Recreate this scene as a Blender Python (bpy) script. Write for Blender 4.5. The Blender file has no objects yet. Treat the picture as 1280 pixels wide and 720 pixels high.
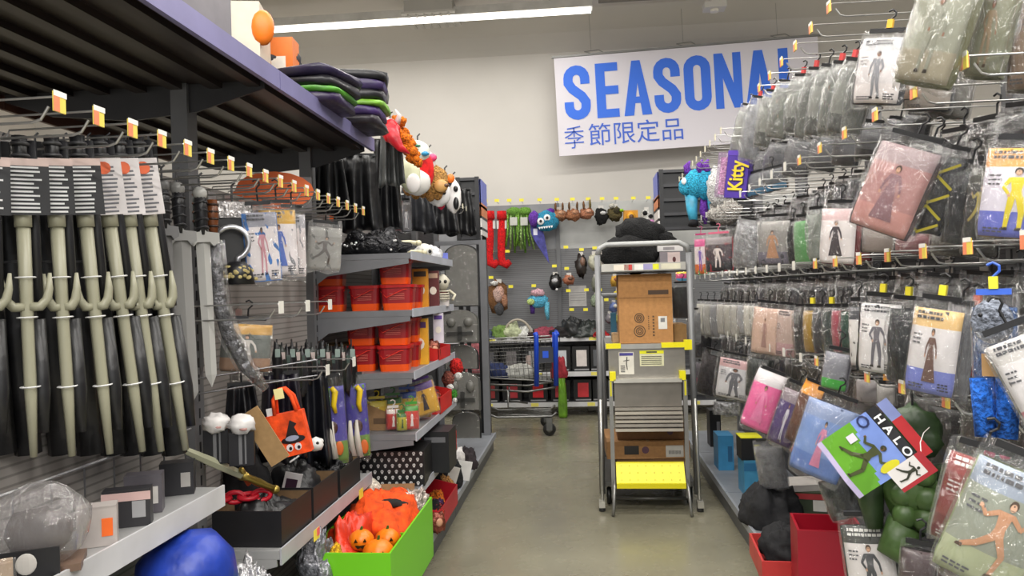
import bpy, bmesh, math, random
from mathutils import Vector, Matrix, noise
R = random.Random(7)
PI = math.pi
scene = bpy.context.scene
C = scene.collection
# ------------------------------------------------------------------ camera
F = 950.0; W, H = 1280, 720
YAW, PITCH, ROLL = math.radians(5.41), math.radians(0.28), math.radians(1.6)
CAM = Vector((0, 0, 1.5))
fwd = Vector((-math.sin(YAW)*math.cos(PITCH), math.cos(YAW)*math.cos(PITCH), math.sin(PITCH)))
right0 = fwd.cross(Vector((0, 0, 1))).normalized(); up0 = right0.cross(fwd)
right = right0*math.cos(ROLL) - up0*math.sin(ROLL)
up = up0*math.cos(ROLL) + right0*math.sin(ROLL)
cd = bpy.data.cameras.new('camera'); cam = bpy.data.objects.new('camera', cd); C.objects.link(cam)
cd.sensor_width = 36; cd.lens = 36*F/W; cd.clip_start = .02
m = Matrix((right, up, -fwd)).transposed().to_4x4(); m.translation = CAM
cam.matrix_world = m
scene.camera = cam
# ------------------------------------------------------------------ world, exposure
wd = bpy.data.worlds.new('world'); scene.world = wd; wd.use_nodes = True
wd.node_tree.nodes['Background'].inputs[0].default_value = (.95, .97, 1, 1)
wd.node_tree.nodes['Background'].inputs[1].default_value = 0.86
scene.view_settings.view_transform = 'Standard'; scene.view_settings.look = 'None'
scene.view_settings.gamma = 1; scene.view_settings.exposure = 0.0
scene.cycles.transparent_max_bounces = 40
scene.cycles.max_bounces = 8
def area(name, loc, sx, sy, power, rot=(0, 0, 0), col=(1, .97, .92)):
    l = bpy.data.lights.new(name, 'AREA'); l.shape = 'RECTANGLE'; l.size = sx; l.size_y = sy
    l.energy = power; l.color = col
    o = bpy.data.objects.new(name, l); C.objects.link(o); o.location = loc; o.rotation_euler = rot
    return o
LIGHT_Y = (-3.4, -1.4, .9, 3.8, 6.7)  # all out of view; rows behind the camera added to front-light the goods
for ly, pw_ in zip(LIGHT_Y, (420, 330, 240, 215, 190)):
    area('unseen_aisle_light', (0.0, ly, 4.85), 7.5, .3, pw_)
area('wall_tube_light', (-2.4, 9.3, 4.85), 5.2, .25, 42)

def at(px, py, Y=None, X=None, Z=None):
    """world point on the plane Y=, X= or Z= that is seen at a place of the photograph"""
    d = fwd*F + right*(px-640) + up*(360-py)
    if Y is not None: t = (Y-CAM.y)/d.y
    elif X is not None: t = (X-CAM.x)/d.x
    else: t = (Z-CAM.z)/d.z
    return CAM + d*t
# ------------------------------------------------------------------ materials
def lin(c):
    c /= 255.0
    return c/12.92 if c <= .04045 else ((c+.055)/1.055)**2.4
def rgb(h):
    if isinstance(h, str): return tuple(lin(int(h[i:i+2], 16)) for i in (0, 2, 4))
    return h
_mats = {}
def M(col, kind='plastic'):
    k = (col, kind)
    if k in _mats: return _mats[k]
    mt = bpy.data.materials.new(kind + '_' + str(col)); mt.use_nodes = True
    nt = mt.node_tree; N = nt.nodes; Lk = nt.links
    p = N['Principled BSDF']; out = N['Material Output']
    c = rgb(col)
    def setc(c): p.inputs['Base Color'].default_value = (*c, 1)
    def nz(scale, detail=3, coord='Object'):
        t = N.new('ShaderNodeTexCoord'); n = N.new('ShaderNodeTexNoise')
        n.inputs['Scale'].default_value = scale; n.inputs['Detail'].default_value = detail
        Lk.new(t.outputs[coord], n.inputs['Vector']); return n
    def vary(n, lo, hi, a=.3, b=.7):
        r = N.new('ShaderNodeValToRGB'); r.color_ramp.elements[0].position = a; r.color_ramp.elements[1].position = b
        r.color_ramp.elements[0].color = (c[0]*lo, c[1]*lo, c[2]*lo, 1)
        r.color_ramp.elements[1].color = (min(1, c[0]*hi), min(1, c[1]*hi), min(1, c[2]*hi), 1)
        Lk.new(n.outputs[0], r.inputs[0]); Lk.new(r.outputs[0], p.inputs['Base Color'])
    def bump(n, s, d=.002):
        b = N.new('ShaderNodeBump'); b.inputs['Strength'].default_value = s; b.inputs['Distance'].default_value = d
        Lk.new(n.outputs[0], b.inputs['Height']); Lk.new(b.outputs[0], p.inputs['Normal'])
    setc(c)
    if kind == 'plastic':
        p.inputs['Roughness'].default_value = .38
    elif kind == 'card':
        p.inputs['Roughness'].default_value = .45; n = nz(14); vary(n, .88, 1.06)
    elif kind == 'flat':
        p.inputs['Roughness'].default_value = .7
    elif kind == 'paint':
        p.inputs['Roughness'].default_value = .8; n = nz(1.2); vary(n, .96, 1.03)
    elif kind == 'fabric':
        p.inputs['Roughness'].default_value = .85; n = nz(28, 4); vary(n, .6, 1.3); bump(n, .5, .01)
    elif kind == 'satin':
        p.inputs['Roughness'].default_value = .4; n = nz(9, 3); vary(n, .6, 1.3); bump(n, .6, .02)
    elif kind == 'fur':
        p.inputs['Roughness'].default_value = .95; n = nz(90, 4); vary(n, .45, 1.4, .35, .65); bump(n, 1, .02)
    elif kind == 'metal':
        p.inputs['Metallic'].default_value = .85; p.inputs['Roughness'].default_value = .32; n = nz(20); vary(n, .85, 1.1)
    elif kind == 'shelf':
        p.inputs['Metallic'].default_value = .2; p.inputs['Roughness'].default_value = .42; n = nz(5); vary(n, .85, 1.1)
    elif kind == 'brushed':
        p.inputs['Metallic'].default_value = .75; p.inputs['Roughness'].default_value = .38; n = nz(12); vary(n, .9, 1.06)
    elif kind == 'cardboard':
        p.inputs['Roughness'].default_value = .8; n = nz(40, 5); vary(n, .86, 1.08)
    elif kind == 'foil':
        p.inputs['Metallic'].default_value = .5; p.inputs['Roughness'].default_value = .22; n = nz(40); vary(n, .5, 1.5); bump(n, 1, .02)
    elif kind == 'emit':
        p.inputs['Emission Color'].default_value = (*c, 1); p.inputs['Emission Strength'].default_value = 3.2
    elif kind == 'concrete':
        p.inputs['Roughness'].default_value = .2
        n = nz(1.1, 8); vary(n, .78, 1.16, .3, .72)
        n2 = nz(7, 6); r = N.new('ShaderNodeMapRange'); r.inputs[3].default_value = .14; r.inputs[4].default_value = .38
        Lk.new(n2.outputs[0], r.inputs[0]); Lk.new(r.outputs[0], p.inputs['Roughness'])
    elif kind == 'pegboard':
        p.inputs['Roughness'].default_value = .6
        t = N.new('ShaderNodeTexCoord'); w = N.new('ShaderNodeTexWave'); w.bands_direction = 'Z'
        w.inputs['Scale'].default_value = 12.5; Lk.new(t.outputs['Object'], w.inputs['Vector'])
        r = N.new('ShaderNodeValToRGB'); r.color_ramp.elements[0].position = .05; r.color_ramp.elements[1].position = .25
        r.color_ramp.elements[0].color = (c[0]*.6, c[1]*.6, c[2]*.6, 1); r.color_ramp.elements[1].color = (*c, 1)
        Lk.new(w.outputs[0], r.inputs[0]); Lk.new(r.outputs[0], p.inputs['Base Color'])
    elif kind in ('film', 'hazy', 'glass'):
        N.remove(p)
        tr = N.new('ShaderNodeBsdfTransparent'); g = N.new('ShaderNodeBsdfGlossy'); d = N.new('ShaderNodeBsdfDiffuse')
        g.inputs['Color'].default_value = (.95, .95, .95, 1); g.inputs['Roughness'].default_value = .11
        d.inputs['Color'].default_value = (*c, 1)
        t = N.new('ShaderNodeTexCoord'); n = N.new('ShaderNodeTexNoise')
        n.inputs['Scale'].default_value = 14 if kind != 'glass' else 2; n.inputs['Detail'].default_value = 4; n.inputs['Distortion'].default_value = 1.6
        mp = N.new('ShaderNodeMapping'); mp.inputs['Scale'].default_value = (1.7, 1.7, .6)
        Lk.new(t.outputs['Object'], mp.inputs['Vector']); Lk.new(mp.outputs[0], n.inputs['Vector'])
        b = N.new('ShaderNodeBump'); b.inputs['Strength'].default_value = 1.0 if kind != 'glass' else .1; b.inputs['Distance'].default_value = .05
        Lk.new(n.outputs[0], b.inputs['Height']); Lk.new(b.outputs[0], g.inputs['Normal'])
        lw = N.new('ShaderNodeLayerWeight'); lw.inputs['Blend'].default_value = .3
        mr = N.new('ShaderNodeMapRange'); mr.inputs[3].default_value = .055; mr.inputs[4].default_value = .6
        Lk.new(lw.outputs['Facing'], mr.inputs[0])
        mx = N.new('ShaderNodeMixShader'); Lk.new(mr.outputs[0], mx.inputs[0]); Lk.new(tr.outputs[0], mx.inputs[1]); Lk.new(g.outputs[0], mx.inputs[2])
        m2 = N.new('ShaderNodeMixShader'); m2.inputs[0].default_value = {'film': .02, 'hazy': .2, 'glass': .02}[kind]
        Lk.new(mx.outputs[0], m2.inputs[1]); Lk.new(d.outputs[0], m2.inputs[2])
        Lk.new(m2.outputs[0], out.inputs[0])
    _mats[k] = mt
    return mt
# ------------------------------------------------------------------ mesh builder
class MB:
    def __init__(s): s.v = []; s.f = []; s.m = []
    def add(s, vs, fs, mi=0, T=None):
        b = len(s.v)
        for p in vs:
            p = Vector(p)
            s.v.append(T @ p if T is not None else p)
        for f in fs: s.f.append([b+i for i in f]); s.m.append(mi)
        return s
    def box(s, x0, x1, y0, y1, z0, z1, mi=0, T=None):
        return s.add([(x0, y0, z0), (x1, y0, z0), (x1, y1, z0), (x0, y1, z0), (x0, y0, z1), (x1, y0, z1), (x1, y1, z1), (x0, y1, z1)],
              [(0, 3, 2, 1), (4, 5, 6, 7), (0, 1, 5, 4), (1, 2, 6, 5), (2, 3, 7, 6), (3, 0, 4, 7)], mi, T)
    def tube(s, pts, r, n=6, mi=0, T=None, closed=False):
        pts = [Vector(p) for p in pts]; L = len(pts); vs = []; fs = []
        up_ = Vector((0, 0, 1)); prev = None
        for i, p in enumerate(pts):
            if closed: d = pts[(i+1) % L]-pts[i-1]
            else: d = pts[min(i+1, L-1)]-pts[max(i-1, 0)]
            d = d.normalized() if d.length > 1e-9 else Vector((0, 0, 1))
            if prev is None: a = d.cross(up_ if abs(d.z) < .9 else Vector((1, 0, 0))).normalized()
            else:
                a = prev - d*prev.dot(d); a = a.normalized() if a.length > 1e-6 else d.orthogonal().normalized()
            prev = a; b = d.cross(a); rr = r[i] if isinstance(r, (list, tuple)) else r
            for k in range(n):
                t = 2*PI*k/n; vs.append(p + a*math.cos(t)*rr + b*math.sin(t)*rr)
        for i in range(L if closed else L-1):
            j = (i+1) % L
            for k in range(n):
                k2 = (k+1) % n; fs.append((i*n+k, i*n+k2, j*n+k2, j*n+k))
        if not closed: fs.append(tuple(range(n-1, -1, -1))); fs.append(tuple((L-1)*n+k for k in range(n)))
        return s.add(vs, fs, mi, T)
    def prism(s, poly, y0, y1, mi=0, T=None, mi_side=None):
        n = len(poly); vs = [(x, y0, z) for x, z in poly]+[(x, y1, z) for x, z in poly]
        s.add(vs, [tuple(range(n)), tuple(range(2*n-1, n-1, -1))], mi, T)
        b = len(s.v)-2*n
        for i in range(n):
            j = (i+1) % n; s.f.append([b+i, b+n+i, b+n+j, b+j]); s.m.append(mi if mi_side is None else mi_side)
        return s
    def lathe(s, prof, n=14, mi=0, T=None, caps=True):
        vs = []; fs = []
        for r, z in prof:
            for k in range(n): t = 2*PI*k/n; vs.append((r*math.cos(t), r*math.sin(t), z))
        for i in range(len(prof)-1):
            for k in range(n): k2 = (k+1) % n; fs.append((i*n+k, i*n+k2, (i+1)*n+k2, (i+1)*n+k))
        if caps: fs.append(tuple(range(n-1, -1, -1))); fs.append(tuple((len(prof)-1)*n+k for k in range(n)))
        return s.add(vs, fs, mi, T)
    def ell(s, c, r, n=12, m=8, mi=0, T=None, nz=0, seed=0, freq=4, sq=1.0):
        vs = []; fs = []; c = Vector(c)
        def pw(a): return math.copysign(abs(a)**sq, a)
        for i in range(m+1):
            ph = PI*i/m
            for k in range(n):
                t = 2*PI*k/n
                d = Vector((pw(math.sin(ph))*pw(math.cos(t)), pw(math.sin(ph))*pw(math.sin(t)), pw(math.cos(ph))))
                q = 1 + (nz*noise.noise(d*freq*.5+Vector((seed*3.1, seed, 0))) if nz else 0)
                vs.append((c.x+d.x*r[0]*q, c.y+d.y*r[1]*q, c.z+d.z*r[2]*q))
        for i in range(m):
            for k in range(n): k2 = (k+1) % n; fs.append((i*n+k, (i+1)*n+k, (i+1)*n+k2, i*n+k2))
        return s.add(vs, fs, mi, T)
    def sheet(s, fn, nu, nv, mi=0, T=None, thick=0):
        """fn(u,v)->point; a two sided slab when thick>0 (offset along -y of the sheet)"""
        vs = [fn(i/nu, j/nv) for j in range(nv+1) for i in range(nu+1)]; fs = []
        ms = []
        for j in range(nv):
            for i in range(nu):
                a = j*(nu+1)+i; fs.append((a, a+1, a+nu+2, a+nu+1)); ms.append(mi(( i+.5)/nu, (j+.5)/nv) if callable(mi) else mi)
        b = len(s.v)
        for p in vs:
            p = Vector(p); s.v.append(T @ p if T is not None else p)
        for f, q in zip(fs, ms): s.f.append([b+i for i in f]); s.m.append(q)
        if thick:
            n0 = len(vs); nrm = Vector((0, thick, 0))
            for p in vs:
                p = Vector(p)+nrm; s.v.append(T @ p if T is not None else p)
            for f, q in zip(fs, ms): s.f.append([b+n0+i for i in reversed(f)]); s.m.append(q)
            rim = [i for i in range(nu+1)]+[j*(nu+1)+nu for j in range(1, nv+1)]+[nv*(nu+1)+i for i in range(nu-1, -1, -1)]+[j*(nu+1) for j in range(nv-1, 0, -1)]
            for i in range(len(rim)):
                a, c2 = rim[i], rim[(i+1) % len(rim)]; s.f.append([b+a, b+n0+a, b+n0+c2, b+c2]); s.m.append(ms[0])
        return s
    def build(s, name, mats, parent=None, smooth=False, kind=None, label=None, loc=None, rot=None):
        me = bpy.data.meshes.new(name); me.from_pydata([tuple(p) for p in s.v], [], s.f)
        if not isinstance(mats, (list, tuple)): mats = [mats]
        for x in mats: me.materials.append(x)
        for p, q in zip(me.polygons, s.m): p.material_index = min(q, len(mats)-1); p.use_smooth = smooth
        me.validate(); me.update()
        o = bpy.data.objects.new(name, me); C.objects.link(o)
        if parent: o.parent = parent
        if kind: o['kind'] = kind
        if label: o['label'] = label
        if loc is not None: o.location = loc
        if rot is not None: o.rotation_euler = rot
        return o
def tag(o, label, cat, group=None, kind=None):
    o['label'] = label; o['category'] = cat
    if group: o['group'] = group
    if kind: o['kind'] = kind
    return o
def thing(name, label, cat, loc=(0, 0, 0), rot=(0, 0, 0), group=None):
    o = bpy.data.objects.new(name, None); C.objects.link(o); o.location = loc; o.rotation_euler = rot
    o.empty_display_size = .05
    return tag(o, label, cat, group)
def struct(o): o['kind'] = 'structure'; return o
def kids(o): return [c for c in KID.get(o.name, [])]
def copy_tree(o, parent=None):
    c = o.copy(); C.objects.link(c)
    if parent: c.parent = parent
    for ch in o.children: copy_tree(ch, c)
    return c
def place(o, loc, rot=(0, 0, 0), label=None, group=None):
    o.location = loc; o.rotation_euler = rot
    if label: o['label'] = label
    if group: o['group'] = group
    return o
def arc(cx, cz, r, a0, a1, n): return [(cx+r*math.cos(math.radians(a0+(a1-a0)*i/n)), cz+r*math.sin(math.radians(a0+(a1-a0)*i/n))) for i in range(n+1)]
def ribbon(pts, w, closed=False):
    """flat polyline band in 2D -> list of quads [(x,z)*4]"""
    L = len(pts); out = []; off = []
    for i in range(L):
        a = Vector(pts[i-1] if (i > 0 or closed) else pts[i]); b = Vector(pts[(i+1) % L] if (i < L-1 or closed) else pts[i]); c = Vector(pts[i])
        d1 = (c-a).normalized() if (c-a).length else None; d2 = (b-c).normalized() if (b-c).length else None
        d1 = d1 or d2; d2 = d2 or d1
        n1 = Vector((-d1.y, d1.x)); n2 = Vector((-d2.y, d2.x)); n = (n1+n2)
        n = n.normalized() if n.length > 1e-6 else n1
        k = w/2/max(.35, n.dot(n1)); off.append((c+n*k, c-n*k))
    for i in range(L if closed else L-1):
        j = (i+1) % L; out.append((off[i][0], off[j][0], off[j][1], off[i][1]))
    return out
def quads(mb, qs, y, mi=0, T=None, t=0):
    for q in qs:
        if t: mb.prism([(p[0], p[1]) for p in q], y, y+t, mi, T)
        else: mb.add([(p[0], y, p[1]) for p in q], [(0, 1, 2, 3)], mi, T)
def textobj(s, size, mat, name, parent, loc=(0, 0, 0), rot=(0, 0, 0), sx=1.0, extrude=0.0008, bold=0.0, align='CENTER'):
    cu = bpy.data.curves.new(name, 'FONT'); cu.body = s; cu.size = size; cu.extrude = extrude; cu.offset = bold
    cu.align_x = align; cu.align_y = 'CENTER'; cu.resolution_u = 4
    t = bpy.data.objects.new('tmp', cu); C.objects.link(t)
    dg = bpy.context.evaluated_depsgraph_get(); me = bpy.data.meshes.new_from_object(t.evaluated_get(dg))
    bpy.data.objects.remove(t); me.name = name
    me.transform(Matrix.Rotation(PI/2, 4, 'X') @ Matrix.Diagonal((sx, 1, 1, 1)))
    me.materials.clear(); me.materials.append(mat)
    o = bpy.data.objects.new(name, me); C.objects.link(o); o.parent = parent; o.location = loc; o.rotation_euler = rot
    return o
# ------------------------------------------------------------------ the room
XB = 1.42                 # peg panels of both gondolas stand at x = -XB and x = +XB
YW = 10.5; ZC = 5.2
struct(MB().box(-8, 8, -4, YW+.1, -.1, 0).build('floor', M('827e6c', 'concrete')))
struct(MB().box(-8, 8, YW, YW+.15, 0, ZC).build('wall_back', M('dad6d0', 'paint')))
struct(MB().box(-8.1, -8, -4, YW, 0, ZC).build('wall_left', M('e3ddd5', 'paint')))
struct(MB().box(8, 8.1, -4, YW, 0, ZC).build('wall_right', M('e3ddd5', 'paint')))
struct(MB().box(-8, 8, -4, YW, ZC, ZC+.1).build('ceiling', M('e2ddd6', 'paint')))
c = MB()      # cove where wall and ceiling meet
c.prism([(YW, ZC-.42), (YW, ZC), (YW-.5, ZC), (YW-.42, ZC-.05), (YW-.18, ZC-.2), (YW-.06, ZC-.36)], -8, 8, 0, Matrix(((0, 1, 0, 0), (1, 0, 0, 0), (0, 0, 1, 0), (0, 0, 0, 1))))
struct(c.build('trim_cove', M('dad6d0', 'paint')))
# ceiling fixtures
def tube_light(x, y, z, L, lab):
    t = thing('tube_light', lab, 'ceiling light', (x, y, z), group='ceiling tube lights')
    MB().box(-L/2, L/2, -.09, .09, 0, .1).build('housing', M('d8d6d2', 'shelf'), t)
    MB().box(-L/2+.02, L/2-.02, -.07, .07, -.03, -.002).build('diffuser', M('fffaf0', 'emit'), t)
    h = MB()
    for s in (-1, 1): h.tube([(s*L*.4, 0, .1), (s*L*.4, 0, ZC-z)], .006)
    h.build('suspension_wire', M('777777', 'metal'), t, kind='stuff')
tube_light(-2.4, 9.3, 4.92, 5.2, 'long bright tube light near the back wall, at the top edge left of centre')
for ly in LIGHT_Y: tube_light(0, ly, 4.92, 7.5, 'unseen long white tube light hanging over the aisle')
def diffuser(px, w, h, lab, slats):
    p = at(px, 22, Y=9.4); t = thing('air_diffuser', lab, 'air vent', (p.x, 9.4, p.z-.02))
    z1 = ZC-p.z+.02
    MB().box(-w/2, w/2, -.25, .25, 0, h).box(-w*.4, w*.4, -.2, .2, h, z1).build('duct', M('bdbab4', 'paint'), t)
    MB().box(-w/2-.03, w/2+.03, -.28, .28, -.015, .012).build('rim', M('cfccc6', 'paint'), t)
    for i in range(slats):
        x = -w/2+w*(i+.5)/slats; MB().box(x-.012, x+.012, -.24, .24, -.035, -.012).build('louvre', M('c6c3bd', 'paint'), t)
diffuser(540, .6, .16, 'square pale air diffuser on the ceiling left of the sign', 6)
t = thing('conduit_bundle', 'bundle of pale vertical conduits coming down above the sign', 'conduit', (at(720, 20, Y=YW).x, YW-.06, 4.98))
for i in range(5): MB().tube([((i-2)*.055, 0, 0), ((i-2)*.055, 0, ZC-4.98)], .022, 8).build('conduit', M('d2d0cb', 'paint'), t)
MB().box(-.16, .16, -.035, .035, .1, .13).build('bracket', M('b8b6b0', 'shelf'), t)
p = at(893, 12, Y=9.4)
t = thing('ceiling_sensor', 'small white box with a round sensor on the ceiling right of the sign', 'sensor', (p.x, 9.4, p.z))
MB().box(-.13, .13, -.1, .1, 0, .07).box(-.05, .05, -.05, .05, .07, ZC-p.z).build('housing', M('dedbd5', 'paint'), t)
MB().lathe([(.05, -.03), (.05, 0)], 12).build('lens', M('f3efe4'), t)
p0, p1 = at(748, 6, Y=9.0), at(845, 2, Y=9.0)
t = thing('hanging_rail', 'dark beam of a sprinkler pipe along the ceiling above the sign', 'pipe', (0, 0, 0))
MB().tube([(p0.x, 9, p0.z+.05), (p1.x+.1, 9, p0.z+.05)], .035, 8).build('pipe', M('8c8780', 'paint'), t)
for x in (p0.x+.1, p1.x): MB().tube([(x, 9, p0.z+.05), (x, 9, ZC)], .01).build('hanger_rod', M('777777', 'metal'), t)
# ------------------------------------------------------------------ the SEASONAL sign
SY = 10.1
a, b, d = at(703, 72, Y=SY), at(1014, 54, Y=SY), at(706, 193, Y=SY)
sw, sh = 3.39, 1.3
cx, cz = (a.x+b.x)/2, (at(703, 72, Y=SY).z+d.z)/2
t = thing('seasonal_sign', 'large white hanging sign reading SEASONAL in blue capitals', 'sign', (cx, SY, cz+.03), (0, math.radians(-1.6), 0))
MB().box(-sw/2, sw/2, -.012, .012, -sh/2, sh/2).build('sign_panel', M('e4e0e8', 'flat'), t)
MB().box(-sw/2-.03, sw/2+.06, -.02, .02, sh/2+.005, sh/2+.03).build('top_rail', M('8a8a88', 'shelf'), t)
w_ = MB()
for x in (-1.2, 0, 1.2):
    w_.tube([(x, 0, sh/2+.03), (x-.09, 0, sh/2+.06), (x+.1, 0, sh/2+.07), (x+.16, 0, sh/2+.03)], .006)
    w_.tube([(x, 0, sh/2+.06), (x, 0, ZC-cz-.06)], .002, 4)
w_.build('hanging_wire', M('9a9a98', 'metal'), t, kind='stuff')
blue = M('3f78ee', 'flat'); LH = .72; LW = .342; SWd = .122
def letter(ch):
    hw, hh, k = LW/2-SWd/2, LH/2, SWd
    if ch == 'S':
        r = hw; top = hh-k/2-r; 
        pts = [(hw, top-.08), (hw, top)]+arc(0, top, r, 0, 180, 8)[1:]+[(-hw, top-.06), (-hw+.05, .05), (hw-.05, -.05), (hw, -top+.06)]+arc(0, -top, r, 0, -180, 8)+[(-hw, -top+.07)]
        return [ribbon(pts, k)]
    if ch == 'O':
        r = hw; top = hh-k/2-r
        return [ribbon(arc(0, top, r, 0, 180, 8)+arc(0, -top, r, 180, 360, 8), k, True)]
    if ch == 'E':
        x0, x1 = -LW/2+.03, LW/2-.02
        return [[((x0, -hh), (x0+k, -hh), (x0+k, hh), (x0, hh))]]+[[((x0+k, z-k*.45), (x1, z-k*.45), (x1, z+k*.45), (x0+k, z+k*.45))] for z in (hh-k*.45, 0, -hh+k*.45)]
    if ch == 'A':
        return [[((-LW/2-.01, -hh), (-LW/2+k*.95, -hh), (.055, hh), (-.055, hh))], [((LW/2+.01, -hh), (.055, hh), (-.02, hh), (LW/2-k*.95, -hh))], [((-.075, -.2), (.075, -.2), (.06, -.115), (-.06, -.115))]]
    if ch == 'N':
        return [[((-LW/2, -hh), (-LW/2+k*.85, -hh), (-LW/2+k*.85, hh), (-LW/2, hh))], [((LW/2-k*.85, -hh), (LW/2, -hh), (LW/2, hh), (LW/2-k*.85, hh))], [((-LW/2, hh), (-LW/2+.11, hh), (LW/2, -hh), (LW/2-.11, -hh))]]
    if ch == 'L':
        return [[((-LW/2+.03, -hh), (-LW/2+.03+k, -hh), (-LW/2+.03+k, hh), (-LW/2+.03, hh))], [((-LW/2+.03+k, -hh), (LW/2-.02, -hh), (LW/2-.02, -hh+k*.9), (-LW/2+.03+k, -hh+k*.9))]]
for i, ch in enumerate('SEASONAL'):
    lm = MB()
    for g, q in enumerate(letter(ch)): quads(lm, q, -.018-.0004*g, t=.006)
    lm.build('letter', blue, t, loc=(-sw/2+.28+i*.392, 0, sh/2-.476))
textobj('節限定品', .315, M('4a6fd8', 'flat'), 'subtitle', t, (-sw/2+1.02, -.016, -sh/2+.225), sx=1.0, extrude=.002)
kj = MB()      # first character of the subtitle, drawn stroke by stroke
for st_ in ([(-.09, .125), (0, .135), (.085, .15)], [(-.125, .085), (.125, .085)], [(0, .14), (0, .015)], [(-.01, .08), (-.05, .045), (-.12, .01)], [(.01, .08), (.05, .045), (.12, .01)],
            [(-.085, .0), (.08, .0), (.03, -.035)], [(-.125, -.06), (.125, -.06)], [(.0, -.025), (.004, -.1), (-.004, -.125), (-.04, -.128)]):
    quads(kj, ribbon(st_, .017), -.018, t=.004)
kj.build('subtitle', M('4a6fd8', 'flat'), t, loc=(-sw/2+.21, 0, -sh/2+.225))

# ------------------------------------------------------------------ gondolas of the aisle
UPR = (.16, 1.38, 2.6, 3.82, 5.04, 6.26)
gm = M('6f6f71', 'shelf'); pm = M('938e8a', 'pegboard'); dk = M('2c2b2d', 'shelf')
def gondola(side, lab, ztop, panels):
    s = side; t = thing('gondola', lab, 'shelving', (0, 0, 0))
    for (y0, y1, z0, z1, mt) in panels:
        MB().box(min(s*XB, s*(XB+.04)), max(s*XB, s*(XB+.04)), y0, y1, z0, z1).build('back_panel', mt, t)
    for y in UPR+(7.2,):
        u = MB().box(-.03, .03, -.035, .035, 0, ztop if s < 0 else {5.04: 2.5, 6.26: 2.4, 7.2: 2.0}.get(y, 2.62)).build('upright', gm, t, loc=(s*(XB-.01), y, 0))
        sl = MB(); z = .3
        while z < min(ztop-.05, 1.9): sl.box(-.032 if s > 0 else .03, -.0302 if s > 0 else .032, -.004, .004, z, z+.035); z += .06
        sl.build('slot_strip', M('202022', 'flat'), u, kind='stuff')
    for i in range(len(UPR)):
        y0 = UPR[i]; y1 = UPR[i+1] if i+1 < len(UPR) else 7.2
        b = MB().box(min(s*.88, s*XB), max(s*.88, s*XB), y0+.003, y1-.003, .13, .16).build('base_deck', M('8b8f95', 'shelf'), t)
        MB().box(min(s*.9, s*.92), max(s*.9, s*.92), y0+.003, y1-.003, 0, .13).build('kick_plate', M('5a5c60', 'shelf'), b)
        e = MB(); e.box(min(s*.872, s*.888), max(s*.872, s*.888), y0+.003, y1-.003, .12, .165); e.build('base_edge', M('9da1a8', 'shelf'), b)
    return t
gl = gondola(-1, 'grey metal gondola with peg panels along the left of the aisle', 2.3,
   [(.16, 3.82, .16, 1.93, pm), (3.82, 5.04, .16, 2.0, pm), (5.04, 7.2, .16, 2.25, M('3a393b', 'pegboard'))])
# hang bars of the top row
gr = gondola(1, 'grey metal gondola with peg panels along the right of the aisle', 2.95,
   [(.16, 7.2, .16, 2.05, M('454447', 'pegboard'))])
def shelf(s, y0, y1, z, xf, col, lab, group, lip=.035, stripcol='b9bcc6', brk=True, cat='shelf'):
    t = thing('shelf', lab, cat, (s*XB, y0, z), group=group)
    d = XB-xf-.03
    L = y1-y0; sx = -s      # local x from the back panel towards the aisle
    def bx(x0, x1, *a): return (min(sx*x0, sx*x1), max(sx*x0, sx*x1))+a
    MB().box(*bx(.03, d+.03, .004, L-.004, -.03, 0)).build('deck', col, t)
    MB().box(*bx(d+.031, d+.038, .004, L-.004, -lip, .008)).build('price_strip', M(stripcol, 'shelf'), t)
    if brk:
        for y in (.004, L-.01):
            MB().prism([(sx*.03, -.031), (sx*(d+.02), -.031), (sx*(d+.02), -.055), (sx*.1, -.11), (sx*.03, -.16)], y, y+.006).build('bracket', col, t)
    return t
# overstock shelf high on the left, seen from below
t = thing('overhead_shelf', 'dark deep overhead shelf running along the top left', 'shelf', (0, 0, 2.27))
us = M('2c2422', 'shelf')
for i in range(4):
    y0 = -1.06+i*1.22; y1 = y0+1.22
    b = MB().box(-2.1, -1.07, y0+.003, y1-.003, 0, .02).build('deck', us, t)
    r_ = MB()
    for k in range(7):
        x = -2.0+k*.14; r_.box(x, x+.045, y0+.02, y1-.02, -.022, 0)
    r_.build('stiffening_rib', us, b, kind='stuff')
    MB().box(-1.068, -1.05, y0+.003, y1-.003, -.03, .035).build('price_strip', M('7f7ba6', 'shelf'), t)
    MB().box(-2.115, -2.1, y0+.003, y1-.003, -.05, .03).build('rear_lip', M('5a3a30', 'shelf'), t)
    MB().prism([(-2.08, -.001), (-1.1, -.001), (-1.1, -.03), (-1.35, -.1), (-1.6, -.12), (-1.9, -.09), (-2.08, -.03)], y1-.02, y1-.012).build('bracket', M('3c3b3d', 'shelf'), t)
MB().box(-1.075, -1.045, .9, 1.05, .04, .1).build('price_tag', M('e9c75a', 'card'), t)
SH_L1, SH_L2 = .885, .604
white = M('a3a3a3', 'shelf')
shelf(-1, .16, 1.38, SH_L1, 1.2, white, 'pale grey shelf nearest the camera at the lower left', None, .06, 'cfcfd2')
shelf(-1, 1.38, 2.4, SH_L1, 1.2, white, 'pale grey shelf with striped price rail at lower left, under the pitchforks', None, .06, 'cfcfd2')
shelf(-1, 2.6, 3.76, SH_L2, 1.1, white, 'grey shelf carrying the black prop boxes in front of the orange tote', None, .05, 'b4b4ba')
BAYZ = [1.715, 1.42, 1.10, .784, .49]
names = ['grey top shelf carrying sequins and bones above the red buckets', 'grey shelf carrying the upper red buckets', 'grey shelf carrying the lower stacked red buckets', 'grey shelf carrying the yellow candy bags', 'grey lowest shelf carrying the black skull box']
for z, nm in zip(BAYZ, names): shelf(-1, 3.82, 5.04, z, .88, M('7d7e82', 'shelf'), nm, 'shelves of the bucket bay', .035)
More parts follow.
